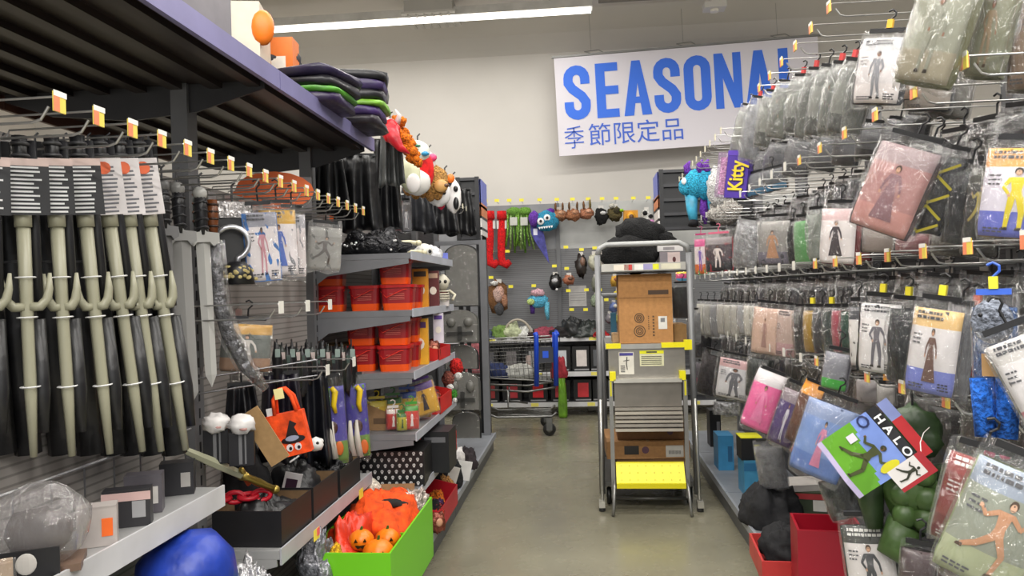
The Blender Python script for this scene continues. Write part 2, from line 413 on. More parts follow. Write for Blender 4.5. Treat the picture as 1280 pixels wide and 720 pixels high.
# second deck of near left section, low
shelf(-1, 1.38, 2.52, .45, 1.05, white, 'grey lower shelf under the blue cloth at the bottom left', None, .05, 'b4b4ba')
# ------------------------------------------------------------------ black end frames
def endframe(s, x0, x1, y0, y1, z0, z1, lab):
    t = thing('black_rack', lab, 'rack', (0, 0, 0)); bk = M('242426', 'shelf')
    for y in (y0, y1):
        for x in (x0, x1): MB().box(x-.02, x+.02, y-.02, y+.02, 0, z1).build('post', bk, t)
    for z in [z0+.02+(z1-z0-.04)*i/4 for i in range(5)]: MB().box(x0, x1, y0-.015, y0+.015, z-.014, z+.014).build('rail', M('38383b', 'shelf'), t)
    MB().box(x0, x1, y0+.02, y0+.03, z0, z1).build('back_panel', M('2b2b2d', 'shelf'), t)
    MB().box(x0, x1, y0, y1, z0+.3, z0+.33).build('deck', bk, t)
    # striped price sign on the aisle side
    xs = x1+.03 if s < 0 else x0-.03
    pn = MB().box(xs-.006, xs+.006, y0, y1, z0+.05, z1-.02).build('side_sign', M('e8e4e0', 'card'), t)
    MB().box(xs-.0075, xs+.0075, y0, y1, z1-.25, z1-.02).build('blue_band', M('6d78cf', 'card'), pn)
    MB().box(xs-.0075, xs+.0075, y0, y1, z1-.38, z1-.25).build('orange_band', M('e08a5a', 'card'), pn)
    for i in range(3): MB().box(xs-.0075, xs+.0075, y0, y1, z0+.1+i*.11, z0+.125+i*.11).build('dark_band', M('45454a', 'card'), pn)
q0, q1 = at(572, 222, Y=7.3), at(598, 300, Y=7.3)
endframe(-1, q0.x, q1.x, 7.3, 7.75, q1.z, q0.z, 'black slotted rack top at the far end of the left gondola')
q0, q1 = at(826, 212, Y=7.6), at(905, 286, Y=7.6)
endframe(1, q0.x, q1.x+.3, 7.6, 8.05, q1.z, q0.z, 'black slotted rack top beyond the blue plush on the right')
# fixture of the last left bay: grey frame
t = thing('bay_frame', 'grey square tube frame at the far end of the left gondola', 'frame', (0, 0, 0))
q = at(603, 300, Y=7.1); 
MB().box(q.x-.03, q.x+.03, 7.07, 7.13, .16, q.z).build('post', M('808185', 'shelf'), t)
MB().box(-XB+.03, q.x-.03, 7.08, 7.12, q.z-.04, q.z).build('top_rail', M('808185', 'shelf'), t)
MB().box(-XB+.03, -XB+.07, 7.08, 7.12, .16, q.z-.04).build('rear_post', M('808185', 'shelf'), t)
# ------------------------------------------------------------------ back gondola
YB = 9.62
t = thing('back_gondola', 'grey pegboard gondola across the end of the aisle', 'shelving', (0, 0, 0))
for i in range(5):
    x0 = -2.75+i*1.22; x1 = x0+1.22
    MB().box(x0+.004, x1-.004, YB, YB+.05, .1, 2.02).build('back_panel', M('76777a', 'pegboard'), t)
    MB().box(x0+.004, x1-.004, YB, YB+.05, 2.024, 2.6).build('upper_panel', M('a7a8a6' if i > 1 else '808184', 'shelf'), t)
    MB().box(x0-.025, x0+.025, YB-.03, YB+.02, 0, 2.6).build('upright', M('6a6b6d', 'shelf'), t)
    for z, lab in ((.93, 'upper_deck'), (.52, 'middle_deck'), (.16, 'base_deck')):
        b = MB().box(x0+.03, x1-.03, YB-.55 if z < .9 else YB-.45, YB-.03, z-.03, z).build('deck', M('66676a', 'shelf'), t)
        yf = YB-.55 if z < .9 else YB-.45
        MB().box(x0+.005, x1-.005, yf-.012, yf, z-.045, z+.01).build('price_strip', M('d5d5d8', 'shelf'), b)
        for k in range(2):
            xx = x0+.3+k*.55+.1*(z*7 % 1); MB().box(xx, xx+.09, yf-.014, yf-.012, z-.038, z+.003).build('price_tag', M('eadf6e', 'card'), b)
# ------------------------------------------------------------------ peg hooks
def sc(P): return (P-CAM).dot(fwd)/F          # metres per pixel at a point
_hooks = {}
ORD = 'first second third fourth fifth sixth seventh eighth ninth tenth eleventh twelfth thirteenth fourteenth fifteenth sixteenth seventeenth eighteenth nineteenth twentieth twenty-first twenty-second twenty-third twenty-fourth twenty-fifth twenty-sixth'.split()
def make_hook(L, style, lab, cat, group):
    t = thing('peg_hook', lab, cat, group=group)
    w = MB().tube([(0, 0, 0), (L-.03, 0, 0), (L-.01, 0, .006), (L, 0, .02), (L+.008, 0, .032)], .0032, 6)
    w.box(0, .006, -.03, .03, -.02, .03)
    w.build('hook_wire', M('b9b8b6', 'metal'), t)
    MB().tube([(0, 0, .028), (.01, 0, .05), (L+.02, 0, .052), (L+.028, 0, .04)], .0026, 6).build('tag_wire', M('c6c5c2', 'metal'), t)
    x = L+.03
    g = MB().box(x, x+.004, -.018, .018, .018, .06).build('price_tag', M({'y': 'f0da62', 'w': 'e9e6dd', 'c': 'e8e2c8'}[style], 'card'), t)
    if style == 'y':
        MB().box(x+.0041, x+.005, -.02, -.002, .018, .05).build('orange_block', M('f09068', 'card'), g)
        MB().box(x+.0041, x+.005, -.02, .02, .05, .062).build('white_strip', M('f2efe8', 'card'), g)
        MB().box(-.0009+x, x-.0001, 0, .02, .018, .05).build('orange_block', M('f09068', 'card'), g)
    return t
def hooks(side, z, ys, L, style, lab, group, rx=None):
    n_ = 0
    for y in ys:
        k = (L, style)
        if k not in _hooks: h = _hooks[k] = make_hook(L, style, lab, 'peg hook', group)
        else: h = copy_tree(_hooks[k])
        place(h, (side*(XB-.001), y, z), (0, 0, PI if side > 0 else 0), ORD[n_]+' '+lab+', counted from the camera', group); n_ += 1
def frange(a, b, s):
    o = []
    while a < b: o.append(a); a += s
    return o
# ------------------------------------------------------------------ hanging pouches
def limb(pts, w0, w1):
    out = []; L = len(pts)
    for i in range(L-1):
        a, b = Vector(pts[i]), Vector(pts[i+1]); d = (b-a).normalized(); n = Vector((-d.y, d.x))
        wa = w0+(w1-w0)*i/(L-1); wb = w0+(w1-w0)*(i+1)/(L-1); a2 = a-d*.01
        out.append([a2+n*wa/2, b+n*wb/2, b-n*wb/2, a2-n*wa/2])
    return out
def figure(pose=0):
    """little costumed model printed on a card: list of (polygon, colour slot) 0 costume 1 skin 2 hair"""
    P = []
    hx = .04 if pose == 1 else 0
    P.append(([(hx+.052*math.cos(a*PI/5), .145-.052*math.sin(a*PI/5)) for a in range(10)], 2))
    P.append(([(hx+.036*math.cos(a*PI/4), .165-.042*math.sin(a*PI/4)) for a in range(8)], 1))
    P.append(([(-.085, .225), (.085, .225), (.07, .3), (-.07, .3)], 0)); P.append(([(-.07, .3), (.07, .3), (.055, .4), (-.055, .4)], 0)); P.append(([(-.055, .4), (.055, .4), (.085, .52), (-.085, .52)], 0))
    if pose == 0: L = [[(-.045, .5), (-.07, .7), (-.09, .9)], [(.045, .5), (.08, .7), (.07, .9)]]; A = [[(-.08, .25), (-.15, .36), (-.08, .46)], [(.08, .25), (.16, .36), (.19, .5)]]
    elif pose == 1: L = [[(-.04, .5), (-.17, .62), (-.32, .7)], [(.04, .5), (.14, .66), (.1, .88)]]; A = [[(-.08, .25), (-.2, .32), (-.28, .24)], [(.08, .25), (.2, .34), (.27, .26)]]
    elif pose == 2: L = [[(-.04, .5), (-.045, .7), (-.06, .92)], [(.04, .5), (.05, .7), (.09, .92)]]; A = [[(-.08, .25), (-.13, .38), (-.15, .52)], [(.08, .25), (.14, .38), (.1, .46)]]
    else: L = []; A = [[(-.07, .25), (-.14, .36), (-.16, .48)], [(.07, .25), (.14, .36), (.17, .48)]]
    if pose == 3:
        P.append(([(-.08, .4), (.08, .4), (.13, .62), (-.13, .62)], 0)); P.append(([(-.13, .62), (.13, .62), (.2, .86), (-.2, .86)], 0))
    for l in L:
        P.extend((q, 0) for q in limb(l, .085, .05)); e = l[-1]; P.append(([(e[0]-.035, e[1]-.01), (e[0]+.03, e[1]-.01), (e[0]+.03, e[1]+.03), (e[0]-.055, e[1]+.03)], 2))
    for l in A:
        P.extend((q, 0) for q in limb(l, .055, .035)); e = l[-1]; P.append(([(e[0]-.016, e[1]-.012), (e[0]+.016, e[1]-.012), (e[0]+.018, e[1]+.03), (e[0]-.018, e[1]+.03)], 1))
    return P
def fillpoly(pr, pts2, mp, mi):
    """print a small polygon on a curved card: centre fan plus mid ring keeps it on the surface"""
    c = Vector((sum(p[0] for p in pts2)/len(pts2), sum(p[1] for p in pts2)/len(pts2)))
    pr.add([mp(c[0], c[1])]+[mp(p[0], p[1]) for p in pts2], [(0, i+1, (i+1) % len(pts2)+1) for i in range(len(pts2))], mi)
def words(pr, mp, x0, x1, y, hgt, mi, rnd):
    x = x0
    while x < x1-.03:
        wl = .03+.07*rnd.random(); xe = min(x+wl, x1)
        pr.add([mp(x, y), mp(xe, y), mp(xe, y+hgt), mp(x, y+hgt)], [(0, 1, 2, 3)], mi); x = xe+.018
def bag(px, pt, pb, wpx, lab, X=1.08, Y=None, r=-45, lean=0, t=.06, card=None, band=None, low=None, fig=None, pose=0,
        gar='55534f', film='film', tint='dcdcdc', lines=True, hook='202022', tab=None, pw=.5, cw=.84, group=None, cat='costume bag',
        name='costume_bag', figscale=1.0, gk='fabric', ct=.13, cb=.94, tx=0, hooklen=.05, w=None, h=None, text=None, textcol='f4f4f4', gw=.92, loc=None):
    P = Vector(loc) if loc else (at(px, pt, Y=Y) if Y is not None else at(px, pt, X=X))
    s_ = sc(P)
    rr = math.radians(r); phi = math.atan2(P.x, P.y)
    if h is None: h = (pb-pt)*s_/max(.75, math.cos(math.radians(lean)))
    if w is None: w = wpx*s_/max(.35, abs(math.cos(rr+phi)))
    root = thing(name, lab, cat, P, (math.radians(tx), math.radians(lean), rr), group)
    sd = R.random()*50
    def bul(u, v):
        a = max(0, math.sin(PI*min(1, max(0, u))))**pw
        vv = (v-.1)/.9
        b = max(0, math.sin(PI*min(1, max(0, vv**.8))))**pw if vv > 0 else 0
        return a*b
    def wx(u, v):
        e = 1-.10*max(0, (v-.82)/.18)**2-.05*max(0, (.12-v)/.12)
        return (u-.5)*w*e
    def surf(u, v, k, sg=-1, nzamp=0):
        q = 0
        if nzamp:
            r1 = 1-abs(noise.noise(Vector((u*4+v*2.2+sd, v*3.2, sg*3.))))*3.2; r2 = 1-abs(noise.noise(Vector((u*9-v*3, v*6+sd, sg))))*3
            q = nzamp*(max(0, r1)*.75+max(0, r2)*.45+.3*noise.noise(Vector((u*16, v*14+sd, sg))))
        if nzamp: q = q*min(1, bul(u, v)*2)+.0
        return Vector((wx(u, v), sg*(t/2*k*bul(u, v)+max(0, q))+.0015*sg, -v*h + (.006*math.sin(u*9+sd) if nzamp else 0)))
    pm_ = MB()
    nu, nv = 15, 20
    pm_.sheet(lambda u, v: surf(u, v, 1.0, -1, .011), nu, nv)
    pm_.sheet(lambda u, v: surf(u, v, 1.0, 1, .011), nu, nv)
    fm = M(tint, film)
    o = pm_.build('pouch', fm, root, smooth=True)
    if gar:
        g = MB()
        g.sheet(lambda u, v: (lambda a: Vector((a.x*gw, a.y+.006*noise.noise(Vector((u*7+sd, v*9, 1)))*1.5, a.z)))(surf(u, .14+v*.81, .72)), 9, 10)
        g.sheet(lambda u, v: (lambda a: Vector((a.x*gw, a.y+.006*noise.noise(Vector((u*7+sd, v*9, 9)))*1.5, a.z)))(surf(u, .14+v*.81, .86, 1)), 9, 10)
        g.build('folded_garment', M(gar, gk), root, smooth=True)
    if card:
        c = MB(); ms = [M(card, 'card'), M(band or card, 'card'), M(low or card, 'card')]
        f = lambda u, v: surf(.5+(u-.5)*cw, ct+v*(cb-ct), .9)
        c.sheet(f, 8, 14, lambda u, v: 1 if v < .2 else (2 if v > .68 else 0), thick=.0012)
        co = c.build('printed_insert', ms, root, smooth=True)
        pr = MB()
        def pt_(x, y):
            a = f(.5+x, y); a.y -= .0026; return a
        if fig:
            for poly, mi in figure(pose):
                fillpoly(pr, [(x*figscale, .14+y*.84) for x, y in poly], pt_, (0, 2, 3)[mi])
        if lines:
            xr = .1+.25*R.random()
            for i in range(2): words(pr, pt_, -.4, xr, .03+i*.055, .035, 1, R)
            for i in range(3): words(pr, pt_, -.42, -.22, .3+i*.05, .02, 4, R)
            for i in range(3): words(pr, pt_, .2, .42, .86+i*.035, .018, 1, R)
            for i in range(2): words(pr, pt_, -.42, -.1, .9+i*.035, .018, 4, R)
        if pr.v: pr.build('print', [M(fig or '555555', 'card'), M('3b3b40' if sum(rgb(band or card)) > .6 else 'e8e6e0', 'card'), M(('c99a7a', '8a5f48', 'd8ac8e')[int(sd) % 3], 'card'), M(('2c211c', '4a3524', '1a1718')[int(sd*3) % 3], 'card'), M('55555a' if sum(rgb(card)) > .5 else 'b8b4b0', 'card')], co, kind='stuff')
        if text:
            textobj(text, h*.075, M(textcol, 'card'), 'lettering', co, (0, f(.5, .12).y-.003, f(.5, .12).z), sx=.8, extrude=.0004, bold=.0008)
    # header bar and hook
    hb = MB().box(-w*.36, w*.36, -.004, .004, -.012, .002)
    hb.tube([(0, 0, 0), (0, 0, hooklen-.02), (.012, 0, hooklen-.008), (.012, 0, hooklen+.004), (0, 0, hooklen+.012), (-.012, 0, hooklen+.006)], .0035, 6)
    hb.build('hanger', M(hook, 'plastic'), root)
    if tab: MB().box(-.009, .009, -.007, .007, .002, .03).build('size_tab', M(tab, 'plastic'), root)
    return root
# folded or heaped cloth: lumpy solid resting at z=0 of its own frame
def heap(name, lab, cat, P, rx, ry, rz, col, kind='fabric', amp=.45, seed=1, rot=0, group=None, n=40, m=24, freq=4, sq=.85, extra=None):
    mb = MB(); vs = []
    mb.ell((0, 0, 0), (1, 1, 1), n, m, 0, None, 0, 0, 1, sq)
    for v in mb.v:
        d = v.normalized(); o_ = Vector((seed*3.7, seed*1.3, 0))
        q = 1+.55*amp*noise.noise(d*1.6+o_)-.55*amp*abs(noise.noise(Vector((d.x*3.2, d.y*3.2, d.z*1.6))+o_))+.3*amp*(.5-abs(noise.noise(d*6+o_))*1.6)
        v.x *= rx*q*(1.12-.2*max(0, v.z)); v.y *= ry*q*(1.12-.2*max(0, v.z)); v.z = max(0, (v.z*.9+.35)*rz*1.55*q) if v.z > -.38 else 0
    o = mb.build(name, M(col, kind), None, smooth=True, loc=P, rot=(0, 0, rot)); tag(o, lab, cat, group); return o
def carton(name, lab, cat, P, w, d, h, col, rot=(0, 0, 0), group=None, kind='cardboard', tape=None, labelcol=None, band=None, seam=True, front=-1):
    """closed box, origin at the middle of its base; front faces local -y"""
    t = thing(name, lab, cat, P, rot, group)
    MB().box(-w/2, w/2, -d/2, d/2, 0, h).build('body', M(col, kind), t)
    if seam:
        MB().box(-w/2, w/2, -d/2-.001, d/2+.001, h-.0015, h+.0015).build('lid_flap', M(col, kind), t)
    if labelcol: MB().box(w*.12, w*.4, -d/2-.0015, -d/2, h*.25, h*.7).build('label', M(labelcol, 'card'), t)
    if band: MB().box(-w/2-.001, w/2+.001, -d/2-.0018, -d/2, h*.72, h*.95).build('print_band', M(band, 'card'), t)
    return t
# ================================================================== RIGHT SIDE
hooks(1, 2.52, frange(2.55, 4.3, .235), .42, 'y', 'chrome hook with yellow tag in the highest right row', 'peg hooks, highest row right')
hooks(1, 2.44, frange(4.9, 7.1, .21), .5, 'c', 'long bare chrome hook below the SEASONAL sign', 'bare peg hooks below the sign')
hooks(1, 2.02, frange(1.75, 3.7, .3), .4, 'y', 'chrome hook with yellow tag in the second right row', 'peg hooks, second row right')
hooks(1, 2.02, frange(3.72, 6.9, .26), .42, 'w', 'chrome hook with white tag far along the second right row', 'far peg hooks, second row right')
hooks(1, 1.545, frange(1.8, 3.6, .26), .4, 'y', 'chrome hook with yellow tag in the third right row', 'peg hooks, third row right')
hooks(1, 1.545, frange(3.62, 6.9, .26), .42, 'w', 'chrome hook with white tag far along the third right row', 'far peg hooks, third row right')
hooks(1, 1.12, frange(1.95, 3.6, .3), .38, 'y', 'chrome hook with yellow tag in the lowest right row', 'peg hooks, lowest row right')
hooks(1, 1.12, frange(3.62, 6.9, .3), .4, 'w', 'chrome hook with white tag far along the lowest right row', 'far peg hooks, lowest row right')
t = thing('hang_bar', 'grey bar carrying the highest hooks on the right', 'rail', (0, 0, 0))
for z in (2.545, 2.465): MB().box(XB-.0, XB+.03, 1.4, 7.2, z-.03, z+.03).build('bar', gm, t)
# dark folded stock behind the hooks: row 1
OL = '7d7f68'
bag(1208, -52, 104, 78, 'big square olive costume pack hanging at the top right, nearest the aisle', X=1.0, r=-38, lean=20, t=.13, card='8f9080', band='84856f', low='9a927e', fig='8a8b7c', gar='75775a', gk='plastic', pw=.22, film='film', tint='c9c9b8', lines=False)
bag(1262, -40, 98, 52, 'olive costume pack with an orange edge behind the front square pack, top right', X=1.12, r=-40, lean=14, t=.11, gar='84866f', card='7d7e68', band='a8604a', fig='8d7a60', film='film', tint='c4c4bd', pw=.25, lines=False)
bag(1306, -30, 118, 55, 'olive costume pack cut off by the right picture edge, top corner', X=1.2, r=-40, lean=8, t=.11, gar='6f6a5d', card='84705f', film='film', tint='b9b6b0', pw=.3)
bag(1112, 36, 132, 62, 'glossy clear pouch with a white card and striped leggings, upper right', X=1.04, r=-40, lean=12, t=.1, card='dcd6d6', low='e6dedc', band='b9b9bb', fig='8f8f95', pose=2, gar='33353c', film='film', tint='eeeeee', gw=.98, tab='e2b23a')
bag(1142, 34, 128, 46, 'clear pouch with dark striped clothes behind the white skeleton card', X=1.16, r=-48, lean=8, t=.11, card='c9b3a4', gar='2d3038', tab='d84a4a')
bag(1168, 76, 140, 60, 'bottom of a clear pouch with a beige card under the olive packs', X=1.22, r=-30, lean=10, t=.1, card='a89e94', gar='45464a')
bag(1195, 84, 150, 50, 'grey shoe-cover pouch under the olive packs', X=1.3, r=-30, lean=10, t=.1, gar='57544f', film='hazy', tint='aaa8a3')
greys = [(1052, 76, 166, 24, '6d6f68'), (1036, 80, 168, 22, '7b7d75'), (1020, 84, 170, 22, '6f8a72'), (1004, 92, 166, 26, '80837b'), (984, 100, 172, 26, '8a8c86'), (966, 112, 182, 20, '77776f'), (950, 120, 198, 24, '84858c'), (937, 130, 206, 22, '8d8f96'), (1068, 72, 164, 24, '5f6159'), (1082, 78, 166, 24, '55574f')]
greys.sort()
for i, (x, a, b_, w_, c_) in enumerate(greys):
    o = bag(x, a, b_, w_, ORD[i]+' grey see-through pouch of the slanted row beside the sign, counted from the left', X=1.08, r=-58, lean=15+R.random()*5, t=.085, card=('85877f', None, '8f9089', '74796f')[i % 4], band='6d6f6a', low='77796f' if i % 2 else '4a4b48', gar=('4a4c48', c_, '5d5f59')[i % 3], film='hazy', tint='a3a4a1', fig='7a7c78' if i % 2 else None, lines=False, tab='cf4d4d' if i % 3 else None, group='grey pouches right of the sign')
low2 = [(948, 186, 240, 30), (976, 176, 226, 30), (1004, 170, 222, 34), (1036, 166, 214, 34), (1066, 160, 208, 34), (1096, 150, 200, 34), (1126, 146, 186, 34), (1150, 140, 180, 34)]
for i, (x, a, b_, w_) in enumerate(low2):
    bag(x, a, b_, w_, ORD[i]+' dull pouch of the dark layer below the slanted row, counted from the left', X=1.24, r=-50, lean=16, t=.1, card='77777a', low='4b4b4d', band='5a5a5c', gar='2f2f31', film='hazy', tint='86868a', lines=False, group='dark second layer of pouches')
# end of row 1: plush, boxed wig
bag(942, 214, 246, 34, 'small grey pouch with a blue bottom card beside the purple box', X=1.1, r=-30, lean=-8, t=.06, card='7a7c80', low='3d8fbe', gar='4a4a4c', film='hazy', tint='9a9a9c', lines=False)
bag(966, 208, 240, 30, 'second grey pouch with a blue bottom card, right of the first', X=1.15, r=-30, lean=-8, t=.06, card='6a6c70', low='3d8fbe', gar='4a4a4c', film='hazy', tint='8a8a8c', lines=False)
P = at(921, 248, X=1.0); s_ = sc(P)
t = thing('wig_box', 'purple box with yellow lettering hanging by the blue plush', 'box', P, (0, math.radians(8), math.radians(-30)))
MB().box(-.07, .07, -.045, .045, 0, .3).build('body', M('4b2f9a', 'card'), t)
MB().box(-.135, -.071, -.045, .045, 0, .29).build('clear_side', M('b58fc0', 'hazy'), t)
MB().box(-.12, -.08, -.03, .03, .02, .26).build('wig', M('e9a0c8', 'fur'), t)
MB().box(-.072, .072, -.047, .047, .27, .302).build('lid', M('5b3bb0', 'card'), t)
textobj('Kitty', .13, M('2a1750', 'card'), 'lettering_shadow', t, (.006, -.0465, .135), (0, -PI/2, 0), sx=.75, extrude=.0004, bold=.006)
textobj('Kitty', .13, M('f2d530', 'card'), 'lettering', t, (0, -.048, .14), (0, -PI/2, 0), sx=.75, extrude=.0006, bold=.003)
textobj('x', .0001, M('f2d530', 'card'), 'spot', t) if False else None
MB().tube([(0, 0, .3), (0, 0, .33), (.02, 0, .345), (0, 0, .36)], .004).build('hang_tab', M('d8d0e8', 'plastic'), t)
# blue plush unicorn costume
P = at(868, 212, Y=6.35); s_ = sc(P)
t = thing('plush_costume', 'blue plush animal costume with purple horns and legs hanging down', 'plush', P, (0, 0, math.radians(-25)))
bl = M('35b0d6', 'fur'); pu = M('7a3fb4', 'fur')
MB().ell((0, 0, -.12), (.1, .09, .12), 14, 10, 0, None, .15, 3).ell((-.07, -.05, -.14), (.05, .05, .07), 12, 8).build('head', bl, t, smooth=True)
for x in (-.045, .06, .11): MB().tube([(x, -.02, -.03), (x-.01, -.03, .03), (x+.02, -.03, .07)], [.035, .028, .006], 8).build('horn', pu, t, smooth=True)
MB().ell((-.06, -.1, -.1), (.022, .01, .028), 10, 6).build('eye', M('f4f4f4', 'plastic'), t, smooth=True)
MB().ell((.09, 0, -.13), (.09, .08, .13), 14, 10, 0, None, .15, 5).build('body', M('2fa6cf', 'fur'), t, smooth=True)
for x in (-.03, .15):
    l = MB().tube([(x, 0, -.2), (x, .0, -.32), (x+.01, 0, -.42)], [.055, .045, .035], 9).build('leg', M('4db4d8', 'satin'), t, smooth=True)
    MB().tube([(x+.01, 0, -.42), (x+.01, -.01, -.46)], [.04, .045], 9).build('hoof', M('15151a', 'fabric'), l, smooth=True)
MB().tube([(.07, .02, -.2), (.06, .02, -.34), (.075, .02, -.45)], [.03, .035, .012], 8).build('tail', pu, t, smooth=True)
P = at(897, 212, Y=6.2)
t = thing('plush_costume', 'white fluffy plush costume hanging behind the blue plush', 'plush', P, (0, 0, math.radians(-25)))
MB().ell((0, 0, -.14), (.09, .08, .16), 14, 10, 0, None, .35, 6, 8).build('body', M('e9e6e2', 'fur'), t, smooth=True)
MB().ell((.05, .02, -.34), (.13, .07, .1), 14, 10, 0, None, .5, 7, 8).build('skirt', M('b8b2ac', 'fur'), t, smooth=True)
for q in ((865, 225), (868, 218)): pass
# deeper stock on the same hooks, shade of the gaps put into its dark colours
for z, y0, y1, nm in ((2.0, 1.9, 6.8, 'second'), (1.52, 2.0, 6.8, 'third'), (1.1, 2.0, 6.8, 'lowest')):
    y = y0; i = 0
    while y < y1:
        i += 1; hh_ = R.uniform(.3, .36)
        bag(0, 0, 0, 0, 'shade-toned pouch at the back of the %s row, against the peg panel' % nm, r=R.uniform(-72, -50), lean=R.uniform(2, 8), t=.09,
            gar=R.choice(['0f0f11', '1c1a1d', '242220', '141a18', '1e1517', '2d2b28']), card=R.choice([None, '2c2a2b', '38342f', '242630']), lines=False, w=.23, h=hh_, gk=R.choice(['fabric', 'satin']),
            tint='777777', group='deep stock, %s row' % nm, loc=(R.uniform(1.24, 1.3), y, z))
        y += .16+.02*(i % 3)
# row 2, near: three big slanted bags
bag(1148, 168, 292, 84, 'large glossy pouch with a faded red card, slanting in the middle of the right side', X=1.0, r=-38, lean=24, t=.085, card='b0827f', band='a08a8c', low='c58f88', fig='8f6c72', pose=3, gar='54474a', film='film', tint='e6e6e6', lines=False)
bag(1168, 172, 292, 40, 'dark grey side pouch tucked behind the faded red card pouch', X=1.08, r=-50, lean=22, t=.1, gar='2e2f31', film='film', gk='satin')
o = bag(1196, 182, 292, 44, 'black pouch with yellow zigzag stripes, slanted beside the red card pouch', X=1.1, r=-45, lean=22, t=.09, card='2f3033', fig=None, gar='242528', film='film', lines=False)
bag(1216, 200, 308, 34, 'narrow black folded costume pouch between the two yellow striped ones', X=1.13, r=-48, lean=14, t=.09, gar='232427', gk='satin')
bag(1240, 196, 308, 40, 'black pouch with gold ribs and lines beside the orange topped card', X=1.13, r=-45, lean=10, t=.09, card='2f302e', band='3a3a30', fig='a8974a', pose=1, gar='242528', lines=False)
bag(1286, 168, 304, 88, 'white and blue card pouch with orange top and a yellow suited figure, right edge', X=1.08, r=-40, lean=9, t=.07, card='dcd6e2', band='e0a050', low='6a72c8', fig='e2cf2a', pose=0, gar='6d5a3c', film='film', tint='f0f0f0', cw=.9, figscale=1.2, tab='c43b2e')
for o_, sg in ((o, 1),):
    st = MB()
    for i in range(5):
        z = -.05-.045*i; quads(st, ribbon([(-.05, z-.03), (0, z), (.05, z-.03)] if i % 2 else [(-.05, z), (0, z-.035), (.05, z)], .008), -.05)
    st.build('yellow_stripe', M('9a8f2a', 'card'), o, kind='stuff')
for i, (x, a, b_, w_, c1) in enumerate([(1108, 280, 318, 60, 'a0928a'), (1150, 288, 320, 60, '8a5a5c'), (1190, 290, 322, 50, '6f6a62'), (1226, 296, 322, 44, '55524e')]):
    bag(x, a, b_, w_, ORD[i]+' flattened pouch bottom under the large slanted bags, counted from the left', X=1.2, r=-30, lean=6, t=.07, card=c1, gar='39373a', film='film', lines=False, group='pouches under the slanted bags')
# row 2, far
bag(1052, 250, 334, 44, 'white card pouch with a dark caped figure and red collar, mid right', X=1.04, r=-45, lean=6, t=.06, card='ece4e2', band='d8b8b8', fig='4a4246', pose=3, gar='7d2c30', lines=False, cw=.92)
bag(1075, 262, 330, 26, 'red and black pouch behind the caped figure card', X=1.15, r=-50, t=.07, gar='5a1f26', card='b04a50', lines=False)
bag(1022, 258, 326, 26, 'grey green folded pouch left of the caped figure card', X=1.1, r=-55, t=.08, gar='7a8076', film='hazy', tint='b5b8b4')
bag(1004, 268, 334, 22, 'pouch with bright green trim left of the grey green one', X=1.12, r=-55, t=.07, gar='3d5a3e', card='5f9a5c', lines=False)
bag(992, 274, 334, 16, 'thin black pouch beside the tan figure card', X=1.12, r=-55, t=.07, gar='141416')
bag(968, 268, 334, 42, 'clear pouch with a grey card of two tan faced figures', X=1.04, r=-42, lean=2, t=.05, card='8f8c88', band='9d9a95', low='6f6a78', fig='b98a68', pose=3, gar='4a4a50', lines=False, cw=.9)
bag(938, 272, 335, 30, 'empty looking wrinkled silver pouch, far middle right', X=1.04, r=-50, lean=12, t=.08, gar='8f8f92', film='hazy', tint='c9c9cb', gk='foil')
o = bag(898, 290, 342, 34, 'black and red pouch hanging from a pink clothes hanger', X=.98, r=-35, t=.05, card='4a3c42', band='8a7f80', low='26262c', fig='e6d9d2', gar='b03038', hook='e2708c', lines=False, cw=.96, gw=1)
bag(876, 292, 346, 18, 'narrow rainbow coloured pouch behind the ladder cart post', X=.98, r=-35, t=.05, card='f0e0e0', band='e65a9a', low='e8742e', fig='7a4fc0', gar='3fb06a', hook='e2508c', lines=False)
bag(852, 338, 352, 16, 'small tie-dyed rainbow pouch seen through the ladder cart', Y=6.9, r=-20, t=.05, card='e84a8c', band='f2d32a', low='4ab0e0', gar='e8742e', lines=False)
# row 3 near
bag(1074, 372, 462, 26, 'white card pouch with a dark label, third row', X=1.02, r=-42, t=.05, card='e9e4e0', band='4b4b50', fig=None, gar='55524e', lines=False)
bag(1104, 366, 472, 52, 'white card pouch with long dark legs printed, third row', X=.99, r=-42, lean=5, t=.07, card='ebe6e4', band='d6d3d2', fig='6f6b72', pose=0, gar='17191c', gw=1.0, figscale=1.2, tab='e8d83a')
bag(1136, 370, 484, 44, 'shiny black garment bulging in its pouch beside the long legs card', X=1.04, r=-50, lean=5, t=.13, gar='14181a', gk='satin', film='film', tint='f0f0f0', tab='e8d83a')
bag(1178, 370, 500, 60, 'white to blue card pouch with a figure in a long brown dress, third row', X=.97, r=-42, lean=9, t=.06, card='d9d4d4', band='d8b478', low='7882c8', fig='6c5046', pose=3, gar='6b6b70', figscale=.7, tab='e8d83a', cw=.9)
bag(1204, 376, 506, 32, 'grey folded pouch right behind the brown dress card', X=1.06, r=-52, lean=7, t=.1, gar='66666a', film='hazy', tint='b5b5b8')
bag(1222, 382, 505, 30, 'red and grey pouch squeezed next to the blue animal costume', X=1.12, r=-52, lean=4, t=.09, gar='50423f', card='b02a2c', low='4a4a50', lines=False, tab='d86a4a')
o = bag(1242, 362, 522, 52, 'clear pouch with a grey and blue plush animal costume', X=.93, r=-32, t=.12, gar='3d5f94', gk='fur', film='film', card=None, tab='e8e03a', hook='3a62c8', pw=.7)
MB().ell((0, -.052, -.07), (.042, .02, .05), 12, 8).build('plush_head', M('7d8390', 'fur'), o, smooth=True)
for x in (-.02, .02): MB().ell((x, -.074, -.055), (.005, .004, .005), 8, 6).build('button_eye', M('101014', 'plastic'), o, smooth=True)
MB().box(-.02, .02, -.078, -.076, -.19, -.14).build('kraft_tag', M('b08a5a', 'card'), o)
